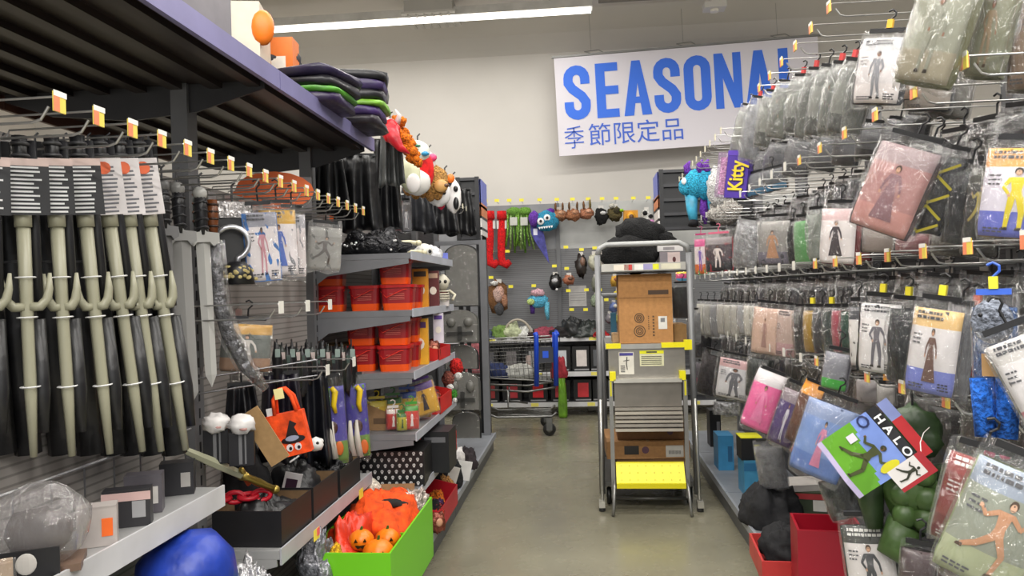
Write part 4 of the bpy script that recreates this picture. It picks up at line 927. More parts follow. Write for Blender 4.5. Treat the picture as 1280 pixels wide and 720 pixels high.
for i in range(46):
    u = R.random(); w_.ell((u*24*k+R.uniform(-6, 6)*k, R.uniform(-10, 10)*k, -u*50*k+R.uniform(-5, 5)*k), (6*k, 6*k, 6*k), 8, 6, 0, None, .5, i, 6)
w_.build('curls', M('f0740c', 'fur'), t, smooth=True, kind='stuff')
P, k = place_top(474, 108, 4.3)
t = thing('paper_bag', 'grey green folded sheet pack jutting out on top of the black cloth stack', 'pack', P, (0, math.radians(8), .2))
MB().box(-14*k, 12*k, -20*k, 20*k, -16*k, -6*k).build('pack_body', M('4a5248', 'satin'), t); MB().box(-13*k, 11*k, -21*k, -20*k, -14*k, -8*k).build('label', M('8a9488', 'card'), t)
def mask(px, py, Y, lab, col, rx, rz, extras=(), kind='plastic', nz_=.12, r=.2, seed=2):
    P, k = place_top(px, py, Y); t = thing('mask', lab, 'mask', P, (0, 0, r))
    MB().ell((0, 0, -rz*k), (rx*k, rx*.7*k, rz*k), 16, 12, 0, None, nz_, seed, 5).build('face', M(col, kind), t, smooth=True)
    for nm, (x, z), (a, b_), c_ in extras:
        MB().ell((x*k, -rx*.62*k, (-rz+z)*k), (a*k, 3.5*k, b_*k), 10, 8).build(nm, M(c_, 'plastic'), t, smooth=True)
    MB().tube([(0, 0, -2*k), (0, 0, 6*k), (3*k, 0, 9*k)], 1*k, 5).build('hang_loop', M('333335', 'plastic'), t)
    return t, k
mask(470, 120, 4.30, 'yellow and white mask high above the grey cape', 'e2c84a', 8, 16, (('white_patch', (-3, 2), (5, 8), 'e8e0d8'), ('orange_nose', (3, -12), (4, 5), 'ee7a3a')))
mask(481, 146, 4.39, 'pink and white mask above the red horned one', 'e8c8cc', 10, 13, (('red_mouth', (0, -5), (6, 3), 'c8203a'), ('eye', (3, 4), (2, 2), '222222')))
mask(522, 176, 4.74, 'pale clown mask with a blue nose, right of the orange wig', 'd8dcd0', 15, 14, (('blue_nose', (9, -4), (5, 3), '2a8ab8'), ('green_brow', (-2, 6), (6, 2), '4a8a6a'), ('eye', (-2, 1), (3, 2), '303030')))
mask(536, 190, 4.86, 'pink lipped white mask half behind the clown mask', 'e8e0e0', 9, 12, (('pink_lips', (4, 4), (6, 5), 'e04a7a'),))
mask(512, 196, 4.66, 'pale green and white pointed mask under the orange wig', 'dfe2c0', 13, 22, (('white_beard', (4, -12), (9, 12), 'ece8e6'),))
mask(525, 188, 4.77, 'bright red hooded mask below the clown mask', 'd81418', 17, 25, (), 'fabric')
mask(520, 212, 4.72, 'white skull shaped mask peeking under the red hood', 'dcdad6', 18, 16, (('dark_eye', (-4, 2), (4, 4), '3a3a3c'),))
t, k = mask(540, 206, 4.89, 'tan dog shaped plush mask with hanging paws', 'b98a4a', 20, 20, (('muzzle', (10, -8), (9, 8), 'c99a5a'), ('nose', (16, -8), (4, 3), '5a3a20'), ('ear', (-12, 10), (7, 9), '8a6030')), 'fur', .25)
for i in range(5): MB().ell((-30*k+i*9*k, -2*k, (-36-i % 2*3+8-i*1.5)*k), (7*k, 7*k, 11*k), 10, 8).build('paw', M('a87a3e', 'fur'), t, smooth=True)
mask(556, 216, 5.03, 'small grey and orange mask at the end of the mask row', '5a5a66', 9, 10, (('orange_patch', (7, 2), (5, 6), 'e8741e'),))
mask(548, 226, 4.96, 'smooth white bald mask beside the screaming mask', 'eceaea', 15, 16, (('dark_eye', (6, 0), (3, 3), '202024'),))
t, k = mask(566, 224, 5.12, 'white screaming face mask with a long open mouth', 'ece9e8', 10, 21, (('dark_eye', (3, 8), (3, 4), '151518'), ('open_mouth', (3, -10), (3.6, 8), '151518')))
mask(551, 246, 4.99, 'small red tongue mask hanging below the white bald mask', 'b8163a', 5, 8)
for i in range(9):
    pass
hooks(-1, 2.2, frange(5.2, 7.0, .2), .38, 'c', 'thin chrome hook above the mask row', 'hooks over the mask row')
# spotted stock below capes
bag(494, 245, 290, 18, 'black pouch with red and white skeleton dots under the capes', Y=4.7, r=25, t=.06, card='26262a', fig='d8d8d8', gar='a02028', lines=False)
bag(506, 248, 292, 16, 'grey skeleton print pouch beside the dotted one', Y=4.9, r=25, t=.06, card='77777c', fig='e8e8e8', gar='2a2a2e', lines=False)
# ---- on top of the overhead shelf
oz = 2.292
def stacked(name, lab, cat, px, Y, z, w, d, h, col, kind='satin', rot=0.1, group=None, seed=1):
    P = at(px, 100, Y=Y); mb = MB().ell((0, 0, h/2), (w/2, d/2, h/2), 18, 8, 0, None, .12, seed, 5, .45)
    for v in mb.v: v.z = max(0, v.z)
    o = mb.build(name, M(col, kind), None, smooth=True, loc=(P.x, Y, z), rot=(0, 0, rot)); tag(o, lab, cat, group); return o
lay = [('252028', 'black folded costume bag at the base of the stack on the overhead shelf'), ('3d2a5e', 'purple folded costume bag in the stack on the overhead shelf'), ('6a9a2e', 'lime trimmed folded costume bag in the stack on the overhead shelf'), ('1c1b20', 'black satin folded bag above the lime trimmed one'), ('33264e', 'dark purple folded bag near the top of the stack'), ('16161a', 'black folded bag crowning the stack on the overhead shelf')]
z = oz
for i, (c_, lb) in enumerate(lay):
    stacked('folded_costume', lb, 'folded costume', 436+i*1.0, 3.58, z, .34 if i != 2 else .36, .32, .055 if i != 2 else .032, c_, 'satin', .05*i, seed=i); z += .046 if i != 2 else .03
stack2 = [('2c2040', 'violet folded bag nearer on the overhead shelf'), ('4a8a2a', 'green strip of a folded bag nearer on the overhead shelf'), ('1a191e', 'black folded bag nearer on the overhead shelf, upper'), ('241d38', 'deep violet top bag of the nearer pile')]
z = oz
for i, (c_, lb) in enumerate(stack2):
    stacked('folded_costume', lb, 'folded costume', 392+i*2, 3.15, z, .3, .34, .05 if i != 1 else .028, c_, 'satin', -.08*i, seed=20+i); z += .042 if i != 1 else .024
P = at(322, 50, X=-1.2)
t = thing('pumpkin_box', 'white and orange boxed pumpkin decoration on the overhead shelf', 'box', (-1.3, 2.92, oz), (0, 0, .2))
MB().box(-.12, .06, -.1, .1, 0, .36).build('body', M('c9c0b0', 'card'), t); MB().ell((.07, -.09, .26), (.045, .03, .07), 12, 8).build('pumpkin_print', M('f07a18', 'card'), t, smooth=True)
MB().box(-.125, .062, -.102, -.1, .02, .1).build('yellow_band', M('d8b84a', 'card'), t)
t = thing('pumpkin_box', 'orange tall box behind the white pumpkin box on the overhead shelf', 'box', (-1.25, 3.12, oz), (0, 0, .1))
MB().box(-.06, .06, -.05, .05, 0, .3).build('body', M('e0762a', 'card'), t); MB().box(-.03, .03, -.051, -.05, .12, .22).build('label', M('ece6dc', 'card'), t)
carton('storage_box', 'grey storage box at the top of the overhead shelf, cut by the upper edge', 'box', (-1.38, 2.2, oz), .5, .4, .3, '7a767c', (0, 0, 0), kind='card')
heap('fabric_bundle', 'small dark bundle with white netting before the purple pile', 'fabric', (-1.3, 3.0-.12+.3, oz+.19), .1, .1, .05, '3a3a40', seed=31)
# ---- bucket bay shelves
Z1, Z2, Z3, Z4, Z5 = BAYZ
def bucket(px, Y, z, lab, w=.17, h=.135, seed=0, dim=False):
    P = at(px, 350, Y=Y); t = thing('red_bucket', lab, 'bucket', (P.x, Y, z), (0, 0, .12))
    rc = M('96121a', 'plastic'); oc = M('ec5208', 'plastic')
    def sq(w0, w1, z0, z1, m_, nm):
        mb = MB(); r0, r1 = w0/2, w1/2
        pts = lambda r_, z_: [(r_*math.cos(a)*(1.18 if 1 else 1), r_*math.sin(a)*1.18, z_) for a in []]
        def ring(r_, z_):
            o = []
            for a in range(20):
                t_ = 2*PI*(a+.5)/20; cx_, sy_ = math.cos(t_), math.sin(t_); q = .28
                o.append((r_*math.copysign(abs(cx_)**q, cx_), r_*math.copysign(abs(sy_)**q, sy_), z_))
            return o
        a, b_ = ring(r0, z0), ring(r1, z1); n = 20
        mb.add(a+b_, [(i, (i+1) % n, n+(i+1) % n, n+i) for i in range(n)]+[tuple(range(n-1, -1, -1)), tuple(range(n, 2*n))])
        return mb.build(nm, m_, t)
    sq(w*.86, w*.91, 0, h*.27, oc, 'orange_base')
    body = sq(w*.91, w*.97, h*.27, h*.9, rc, 'body')
    sq(w*1.04, w*1.06, h*.88, h, M('b81a1a', 'plastic'), 'lid')
    for i in range(4): MB().box(-w*.22, w*.22, -w*.487-.001*i, -w*.478, h*(.42+i*.07), h*(.435+i*.07)).build('text_line', M('e07a6a', 'card'), body)
    MB().tube([(-w*.5, -w*.3, h*.75), (-w*.3, -w*.56, h*.5), (w*.2, -w*.56, h*.8), (w*.5, -w*.3, h*.82)], .0025, 5).build('handle', M('d8362a', 'plastic'), t)
    return t
bucket(414, 4.0, Z2, 'red bucket at the far left of the upper bucket shelf', w=.16)
bucket(414, 4.0, Z2+.137, 'red bucket stacked on the far left one of the upper bucket shelf', w=.16)
bucket(458, 4.05, Z2, 'red and orange bucket in the middle of the upper bucket shelf')
bucket(498, 4.02, Z2, 'red and orange bucket near the front of the upper bucket shelf', w=.18)
bucket(495, 4.02, Z2+.137, 'red and orange bucket stacked on another at the upper shelf front', w=.17, h=.13)
bucket(510, 4.3, Z2, 'red bucket behind the front stack on the upper bucket shelf')
bucket(452, 4.0, Z3, 'lower left bucket of the four stacked on the middle shelf', w=.16, h=.135)
bucket(452, 4.0, Z3+.137, 'upper left bucket of the four stacked on the middle shelf', w=.16, h=.135)
bucket(492, 3.98, Z3, 'lower right bucket of the four stacked on the middle shelf', w=.175, h=.135)
bucket(492, 3.98, Z3+.137, 'upper right bucket of the four stacked on the middle shelf', w=.175, h=.135)
bucket(505, 4.2, Z3, 'red bucket hidden behind the four stacked ones')
bucket(505, 4.2, Z3+.137, 'upper red bucket hidden behind the four stacked ones')
for px_, Y_, z_, lb, c1, c2, h_, w_ in ((527, 4.45, Z2, 'yellow upright box beside the upper buckets', 'dc9416', '3a2a10', .23, .09), (543, 4.6, Z2, 'maroon upright box beside the yellow one', '5c1e20', 'c8a890', .22, .07),
     (556, 4.8, Z2, 'small white box at the front of the upper bucket shelf', 'd4ccc8', '7a3030', .1, .06), (524, 4.3, Z3, 'yellow candy carton right of the stacked buckets', 'dca41c', '4a2060', .26, .1), (548, 4.6, Z3+.1, 'white and purple candy pack beyond the yellow carton', 'd8d0dc', '5a3a90', .18, .06)):
    P = at(px_, 400, Y=Y_); t = thing('candy_box', lb, 'box', (P.x, Y_, z_+.0005), (0, 0, .15)); MB().box(-w_/2, w_/2, -.05, .05, 0, h_).build('body', M(c1, 'card'), t)
    MB().box(-w_*.4, w_*.4, -.052, -.05, h_*.8, h_*.93).build('title_band', M(c2, 'card'), t); MB().prism([(w_*.3*math.cos(a*PI/5), h_*.45+w_*.35*math.sin(a*PI/5)) for a in range(10)], -.052, -.05).build('picture', M('ece4d8', 'card'), t)
# level 1 goods
heap('sequin_cloth', 'heap of black and white sequin cloth on the top shelf', 'fabric', (-1.12, 4.0, Z1+.001), .17, .1, .07, '1b1b1e', 'foil', .6, 4)
for i in range(14):
    pass
mb = MB()
for i in range(40):
    a = R.uniform(-.15, .15); mb.ell((a, R.uniform(-.1, -.02), .02+R.random()*.05), (.007, .005, .007), 6, 4)
o = mb.build('white_sequins', M('e8e8e8', 'metal'), None, kind='stuff', loc=(-1.12, 3.98, Z1)); o.parent = None; tag(o, 'white sequins glinting on the black cloth heap', 'sequins', None, 'stuff')
def bone(x, y, z, L, rot, lab, col='cfc8a8'):
    t = thing('toy_bone', lab, 'toy bone', (x, y, z+.02), (0, 0, rot))
    MB().tube([(-L/2, 0, 0), (-L*.3, 0, .008), (0, 0, .004), (L*.3, 0, .008), (L/2, 0, 0)], [.014, .01, .009, .01, .014], 8).build('shaft', M(col, 'plastic'), t, smooth=True)
    for s in (-1, 1):
        for q in (-1, 1): MB().ell((s*L/2, q*.012, .002), (.017, .014, .015), 8, 6).build('knob', M(col, 'plastic'), t, smooth=True)
bone(-1.0, 3.98, Z1+.04, .26, .5, 'cream plastic bone lying across the top shelf, left one'); bone(-.97, 4.15, Z1+.0, .24, 1.0, 'cream plastic bone angled at the front of the top shelf'); bone(-1.03, 4.3, Z1, .24, .2, 'cream plastic bone farther back on the top shelf')
t = thing('skull', 'small white toy skull at the front of the top shelf', 'toy skull', (-.95, 4.5, Z1+.045), (0, 0, .5))
MB().ell((0, 0, .0), (.05, .055, .045), 14, 10, 0, None, .08).build('cranium', M('dcdad2', 'plastic'), t, smooth=True)
for s in (-1, 1): MB().ell((s*.02, -.048, -.005), (.012, .008, .012), 8, 6).build('eye_socket', M('1a1a1a', 'plastic'), t, smooth=True)
MB().box(-.02, .02, -.05, -.02, -.044, -.025).build('jaw', M('c8c6bc', 'plastic'), t)
heap('white_cloth', 'crumpled white cloth behind the small toy skull', 'fabric', (-.98, 4.75, Z1+.001), .08, .09, .05, 'c9c9cc', seed=8)
P = at(540, 292, Y=4.95)
t = thing('blue_label_sign', 'little blue and white shelf label standing on the top shelf edge', 'sign', (P.x, 4.9, Z1+.001), (0, 0, .1))
MB().box(-.11, .11, -.003, .003, .0, .05).build('card', M('6a74c8', 'card'), t)
for i in range(2): MB().box(-.09, .06-.03*i, -.0045, -.003, .012+.018*i, .022+.018*i).build('text_line', M('e6e6f0', 'card'), t)
# cream skeleton toy hanging
P = at(552, 345, Y=4.75)
t = thing('skeleton_toy', 'cream skeleton toy sitting at the end of the upper bucket shelf', 'toy', (P.x, 4.75, Z2+.02), (0, 0, .3))
MB().ell((0, 0, .13), (.05, .045, .05), 12, 9, 0, None, .2, 2).build('skull', M('ccc6b4', 'plastic'), t, smooth=True)
for s in (-1, 1): MB().ell((s*.018, -.042, .135), (.011, .008, .012), 8, 6).build('eye_socket', M('2a2622', 'plastic'), t, smooth=True)
for i in range(4): MB().tube([(.045*math.cos(a*PI/5), .03*math.sin(a*PI/5), .075-i*.016) for a in range(10)], .005, 5, closed=True).build('rib', M('c4beaa', 'plastic'), t, smooth=True)
for s in (-1, 1): MB().tube([(s*.045, 0, .08), (s*.08, -.02, .05), (s*.06, -.05, .02)], .009, 6).build('arm', M('c4beaa', 'plastic'), t, smooth=True)
# level 3/4/5 goods
def pouch_pile(px, Y, z, w, h, lab, c1, c2, fig, r=20, lean=0, name='candy_bag', t=.05):
    P = at(px, 400, Y=Y)
    return bag(0, 0, 0, 0, lab, loc=(P.x, Y, z+h+.003), w=w, h=h, r=r, lean=lean, t=t, card=c1, band=c2, low=c1, fig=fig, gar=c1, pose=3, lines=False, name=name, cat='candy bag', hook=c2, hooklen=.02, figscale=.6, tint='ffffff')
pouch_pile(468, 4.0, Z4, .12, .17, 'yellow candy bag with blue picture, leftmost on the candy shelf', 'd8b41e', 'e0c83a', '2a5aa8')
pouch_pile(488, 4.05, Z4, .11, .18, 'yellow and green candy bag second on the candy shelf', 'c8a81e', '3f7a3a', '2a5a9a')
pouch_pile(506, 4.15, Z4, .12, .2, 'blue and yellow candy bag near the purple sack', 'd0b02a', '2a4a9a', '2f7a4a')
pouch_pile(488, 3.93, Z4, .08, .13, 'small red striped candy bag before the yellow ones', 'b82a22', 'dcd0c8', 'e8e0d8')
pouch_pile(511, 3.92, Z4, .085, .15, 'green tipped red and white candy bag at the candy shelf corner', 'c8301e', '3a8a2a', 'ece6e0')
pouch_pile(499, 3.9, Z4, .06, .11, 'yellow and green small candy bag at the candy shelf corner', 'b8b01e', '2f6a2a', '1f4a1a')
pouch_pile(520, 4.2, Z4+.02, .17, .22, 'purple topped yellow sack with a spider picture', 'd8a42a', '4a2578', '2a1a2a', r=25, lean=-14)
pouch_pile(526, 4.3, Z4, .1, .14, 'yellow sack lying behind the purple topped one', 'd89a1e', 'd8a42a', '5a3a1a')
t = thing('cardboard_divider', 'plain brown cardboard divider box at the left of the candy shelf', 'box', (at(475, 400, Y=3.94).x, 3.94, Z4+.001), (0, 0, 0))
MB().prism([(-.085, 0), (.085, 0), (.085, .07), (-.085, .14)], 0, .006).build('front_panel', M('8a6a48', 'cardboard'), t); MB().box(-.085, -.08, .006, .2, 0, .14).build('side_panel', M('7a5c3e', 'cardboard'), t); MB().box(-.05, .05, -.002, 0, .035, .065).build('slot', M('5a4430', 'cardboard'), t)
MB().box(.08, .085, .006, .2, 0, .07).build('side_panel', M('7a5c3e', 'cardboard'), t)
def tray(px, Y, z, w, d, h, lab, col='c8201c'):
    P = at(px, 400, Y=Y); t = thing('red_tray', lab, 'tray', (P.x-.05, Y, z+.001), (0, 0, 0)); m_ = M(col, 'card')
    MB().box(w/2-.004, w/2, -d/2, d/2, 0, h).build('front_panel', m_, t); MB().box(-w/2, -w/2+.004, -d/2, d/2, 0, h*1.4).build('rear_panel', m_, t)
    MB().prism([(-w/2, 0), (w/2, 0), (w/2, h), (-w/2, h*1.4)], -d/2, -d/2+.004).build('side_panel', m_, t); MB().prism([(-w/2, 0), (w/2, 0), (w/2, h), (-w/2, h*1.4)], d/2-.004, d/2).build('side_panel', m_, t)
    MB().box(-w/2+.004, w/2-.004, -d/2+.004, d/2-.004, 0, .004).build('bottom', m_, t)
    return t
tray(545, 4.66, Z3, .2, .4, .07, 'red candy tray at the right of the middle bucket shelf')
tray(545, 4.64, Z4, .2, .4, .1, 'red candy tray at the right of the candy shelf')
tray(548, 4.62, Z5, .2, .5, .12, 'red candy tray on the lowest shelf beside the skull box')
pc2 = [('7a2a2a', 'e8c0a0'), ('8a4a3a', 'd8a080'), ('4a2a5a', 'c8b0d8'), ('c83a2a', 'f0e0d0'), ('6a3a2a', 'b8e0a0')]
def wrapped(z, px, lab, grp, n, y0=4.5, ov=None):
    for i in range(n):
        c1, c2 = pc2[i % 5] if ov is None else ov[i % len(ov)]
        Y = y0+.09*(i//2); P = at(px, 400, Y=Y)
        t = thing('candy_pack', lab, 'candy pack', (P.x+.07*(i % 2)-.09, Y, z+.006), (0, 0, .3+.3*(i % 3)), grp)
        MB().ell((0, 0, .055), (.04, .025, .055), 10, 8, 0, None, .3, i, 5, .6).build('wrapper', M(c1, 'foil'), t, smooth=True)
        MB().ell((0, -.02, .06), (.022, .01, .025), 8, 6).build('picture', M(c2, 'card'), t, smooth=True)
wrapped(Z3, 545, 'shiny candy pack in the tray of the middle bucket shelf', 'candy packs, middle shelf', 7)
wrapped(Z4, 545, 'shiny candy pack in the tray of the candy shelf', 'candy packs, candy shelf', 7)
wrapped(Z5, 548, 'shiny candy pack in the lowest tray', 'candy packs, lowest tray', 8, 4.42)
P = at(562, 450, Y=4.9)
for i, (px, py, Y, rx, c_, lb) in enumerate([(570, 462, 4.95, .055, 'c81e1a', 'red and white santa like doll hanging at the shelf end'), (560, 478, 4.9, .05, '8a4a3e', 'brown pink doll hanging below the red one'), (566, 500, 4.95, .035, '3f8a2a', 'green and white little toy hanging at the shelf end')]):
    P, k = place_top(px, py-14, Y); t = thing('hanging_doll', lb, 'toy', P, (0, 0, .2))
    MB().ell((0, 0, -rx), (rx*.8, rx*.7, rx), 12, 9, 0, None, .4, i, 6).build('body', M(c_, 'fur'), t, smooth=True); MB().ell((.01, -.02, -rx*2.1), (rx*.5, rx*.5, rx*.5), 10, 8).build('white_tuft', M('e0dcd8', 'fur'), t, smooth=True)
    MB().tube([(0, 0, 0), (0, 0, .03)], .003, 5).build('hang_loop', M('333335', 'plastic'), t)
# skull pattern box on the lowest shelf
P = at(490, 612, Y=3.95)
t = thing('skull_box', 'large black box printed all over with white skulls', 'box', (P.x-.01, 4.08, Z5+.001), (0, 0, .06))
bw, bd, bh = .36, .3, .185
MB().box(-bw/2, bw/2, -bd/2, bd/2, 0, bh).build('body', M('131214', 'card'), t)
sk = MB(); dx = MB(); wsk = M('d4d2d0', 'card')
for r_ in range(6):
    for c_ in range(10):
        x = -bw/2+.022+c_*.038+(r_ % 2)*.018; z = .018+r_*.031
        if x > bw/2-.012: continue
        sk = MB(); sk.prism([(x+.0085*math.cos(a*PI/4), z+.008*math.sin(a*PI/4)) for a in range(8)], -bd/2-.001, -bd/2); sk.box(x-.0045, x+.0045, -bd/2-.001, -bd/2, z-.012, z-.006)
        s_ = sk.build('skull_print', wsk, t) if False else None
        dx.prism([(x+.0085*math.cos(a*PI/4), z+.008*math.sin(a*PI/4)) for a in range(8)], -bd/2-.001, -bd/2); dx.box(x-.0045, x+.0045, -bd/2-.001, -bd/2, z-.012, z-.006)
        for s in (-1, 1): dx.box(x+s*.0032-.0016, x+s*.0032+.0016, -bd/2-.0014, -bd/2-.001, z-.002, z+.002, 1)
dx.build('skull_prints', [wsk, M('131214', 'card')], t, kind='stuff')
t2 = thing('black_box', 'plain black box corner standing right behind the skull box', 'box', (P.x+.2, 4.35, Z5+.001), (0, 0, 0)); MB().box(-.1, .06, -.12, .12, 0, .23).build('body', M('1a1a1d', 'card'), t2); MB().box(-.08, .04, -.122, -.12, .17, .2).build('label', M('6a6a6e', 'card'), t2)
# back left of middle shelf: brown gold carton
P = at(420, 428, Y=4.0); t = carton('kraft_carton', 'dark gold printed carton at the back left of the middle shelf', 'box', (P.x, 4.1, Z3+.001), .16, .2, .14, '7a5a2a', (0, 0, .05), band='3a2a18')
# hanging black gloves cluster
for i in range(16):
    px = 346+i*6.2; Y = 3.0+i*.05; P = at(px, 432+(i % 3)*4, Y=Y); k = sc(P)
    t = thing('black_accessory', ORD[i]+' black hanging accessory above the orange tote, counted from the left', 'costume accessory', P, (0, 0, .5), 'black accessories cluster')
    MB().ell((0, 0, -26*k), (7*k, 6*k, 28*k), 8, 8, 0, None, .5, i, 5).build('body', M(('141417', '1f2420', '26262a')[i % 3], 'satin'), t, smooth=True)
    MB().box(-3*k, 3*k, -7*k, -6*k, -14*k, -4*k).build('tag', M(('8a9a94', 'b8a8a4', '3a4a44')[i % 3], 'card'), t)
    MB().tube([(0, 0, 0), (0, 0, 8*k)], 1*k, 4).build('hang_loop', M('333335', 'plastic'), t)
cape(352, 468, 575, 60, 3.0, 'dark purple black cloth hanging behind the orange tote, left', seed=21, col='17131f', r=30)
cape(388, 466, 582, 60, 3.3, 'dark navy cloth hanging right of the orange tote', seed=23, col='0f1018', r=30)
cape(302, 482, 556, 46, 2.7, 'black cloth hanging left of the tote below the wire rail', seed=26, col='141418', r=30)
# orange tote
P = at(352, 486, Y=2.75); k = sc(P)*.94
t = thing('tote_bag', 'bright orange tote bag printed with a black witch hat and eyes', 'bag', P, (0, math.radians(-10), math.radians(8)))
og = M('e84a10', 'fabric')
MB().prism([(-26*k, -32*k), (22*k, -32*k), (24*k, -88*k), (-22*k, -90*k)], -8*k, 8*k).build('body', og, t)
for y in (-7*k, 7*k): MB().tube([(-14*k, y, -32*k), (-12*k, y, -12*k), (-4*k, y*.3, 0), (4*k, y*.3, 0), (12*k, y, -12*k), (15*k, y, -32*k)], 2.6*k, 6).build('strap', og, t, smooth=True)
hm = MB(); hm.prism([(-6*k, -66*k), (4*k, -42*k), (12*k, -48*k), (8*k, -52*k), (12*k, -64*k)], -9*k, -8.2*k); hm.prism([(4*k+16*k*math.cos(a*PI/6), -68*k+5*k*math.sin(a*PI/6)) for a in range(12)], -9.2*k, -8.2*k)
hm.build('witch_hat_print', M('1a1014', 'card'), t)
MB().prism([(3*k+9*k*math.cos(a*PI/6), -66*k+3.6*k*math.sin(a*PI/6)) for a in range(12)], -9.6*k, -9.2*k).build('grey_hat_band', M('9aa0b8', 'card'), t)
for s in (-1, 1):
    e_ = MB().prism([((3+s*5.5)*k+4.5*k*math.cos(a*PI/5), -78*k+5*k*math.sin(a*PI/5)) for a in range(10)], -9*k, -8.2*k).build('eye_print', M('e0d8d8', 'card'), t)
    MB().prism([((4+s*5.5)*k+2*k*math.cos(a*PI/5), -79*k+2.4*k*math.sin(a*PI/5)) for a in range(10)], -9.6*k, -9*k).build('pupil', M('1a1014', 'card'), e_)
MB().box(-8*k, 4*k, -11*k, -10*k, -12*k, 2*k).build('price_tag', M('e8dc9a', 'card'), t); MB().box(-24*k, -14*k, -6*k, -4*k, -36*k, -22*k).build('white_tag', M('dcdad8', 'card'), t)
# tall purple-green packets
def legs_pack(px, pt, pb, wpx, Y, lab):
    o = bag(px, pt, pb, wpx, lab, Y=Y, r=18, lean=-3, t=.04, card='443a9a', band='3f3894', low='6a8a3a', gar='6a9a3a', fig=None, lines=False, cw=.96, name='lawn_decor_pack', cat='decoration pack', hooklen=.03)
    P = at(px, pt, Y=Y); k = sc(P); q = MB()
    q.tube([(2*k, -.026, -16*k), (6*k, -.03, -22*k), (3*k, -.03, -38*k), (5*k, -.03, -48*k)], [3*k, 4*k, 3.4*k, 2*k], 6, 0); q.build('yellow_figure', M('d8b81a', 'card'), o, smooth=True)
    for x in (-9, -1): MB().tube([(x*k, -.024, -58*k), ((x-1)*k, -.028, -80*k), ((x+1)*k, -.026, -104*k)], [2*k, 4*k, 4.6*k], 6).build('white_leg', M('c9c2b8', 'card'), o, smooth=True)
    MB().ell((6*k, -.026, -92*k), (5*k, .004, 9*k), 8, 6).build('orange_shape', M('c8642a', 'card'), o, smooth=True); MB().ell((0, -.024, -66*k), (6*k, .004, 8*k), 8, 6).build('brown_shape', M('4a2a22', 'card'), o, smooth=True)
legs_pack(411, 468, 586, 34, 3.4, 'tall purple and green decoration pack with a yellow figure, left of two')
legs_pack(442, 466, 576, 28, 3.75, 'tall purple and green decoration pack with a yellow figure, right of two')
# ================================================================== NEAR LEFT SHELVES AND LIME BIN
def onz(px, py, z): return at(px, py, Z=z)
# shelf 1
P = onz(22, 655, SH_L1)
t = thing('helmet_pack', 'clear plastic shell pack with a dark skull card on the near shelf', 'pack', (-1.28, 1.66, SH_L1+.001), (0, 0, .5)); t.scale = (1.3, 1.3, 1.35)
MB().ell((0, 0, .075), (.085, .055, .075), 16, 10, 0, None, .1, 2).build('clear_shell', M('a8a4a4', 'hazy'), t, smooth=True)
MB().box(-.07, .07, -.045, .045, 0, .012).build('base_card', M('6a5548', 'card'), t)
MB().ell((0, 0, .06), (.055, .03, .045), 12, 8, 0, None, .3, 7).build('grey_helmet', M('57504f', 'satin'), t, smooth=True)
MB().box(-.05, .04, -.062, -.058, .0, .05).ell((-.01, -.063, .028), (.016, .003, .018), 10, 8, 1).build('skull_card', [M('17171a', 'card'), M('b8b4ae', 'card')], t)
t = thing('blister_pack', 'tall clear blister pack lying against the left edge of the near shelf', 'pack', (-1.22, 1.44, SH_L1+.001), (0, 0, .7))
MB().box(-.04, .04, -.02, .02, 0, .09).build('tan_card', M('a89078', 'card'), t); MB().box(-.045, .045, -.045, -.021, .0, .1).build('clear_front', M('d0ccc8', 'film'), t)
carton('costume_kit_box', 'small white box with an orange dot on the near shelf', 'box', (-1.25, 1.83, SH_L1+.001), .09, .05, .1, 'b0a8a4', (0, 0, .5), kind='card', labelcol='ee6a22')
carton('costume_kit_box', 'dark box with pale lettering band on the near shelf, beside the orange dot box', 'box', (-1.27, 1.99, SH_L1+.001), .12, .05, .1, '2c2b2e', (0, 0, .4), kind='card', band='c8a8a4', labelcol='9a9a9c')
carton('costume_kit_box', 'grey box farther along the near shelf', 'box', (-1.3, 2.12, SH_L1+.001), .1, .06, .11, '5a565c', (0, 0, .4), kind='card', labelcol='c8c4c0')
carton('costume_kit_box', 'black box at the far end of the near shelf', 'box', (-1.31, 2.32, SH_L1+.001), .1, .06, .1, '252428', (0, 0, .4), kind='card', labelcol='a8a4a0')
t = thing('shelf_fence', 'thin bright wire fence over the near shelf', 'wire fence', (0, 0, 0))
MB().tube([(-1.36, 1.4, 1.06), (-1.36, 2.5, 1.06)], .004).build('top_wire', M('cfcfd2', 'metal'), t)
for i in range(9): MB().tube([(-1.36, 1.42+i*.13, SH_L1), (-1.36, 1.42+i*.13, 1.06)], .0025, 5).build('picket', M('8a8a8e', 'metal'), t)
t = thing('price_card', 'yellow and orange price card on the rail of the near shelf', 'price card', (-1.158, 1.585, SH_L1-.05), (0, 0, 0))
MB().box(0, .002, -.035, .035, 0, .045).build('card', M('f0e060', 'card'), t); MB().box(.002, .003, .0, .035, .005, .045).build('orange_block', M('ee7a5a', 'card'), t)
t = thing('price_card', 'yellow price card on the rail in front of the black prop boxes', 'price card', (-1.058, 2.86, SH_L2-.042), (0, 0, 0))
MB().box(0, .002, -.03, .03, 0, .042).build('card', M('f0dc50', 'card'), t); MB().box(.002, .003, .0, .03, .012, .042).build('orange_block', M('ee6a6a', 'card'), t)
t = thing('price_card', 'yellow price card near the far end of the prop box rail', 'price card', (-1.058, 3.45, SH_L2-.042), (0, 0, 0))
MB().box(0, .002, -.03, .03, 0, .042).build('card', M('e8d84a', 'card'), t)
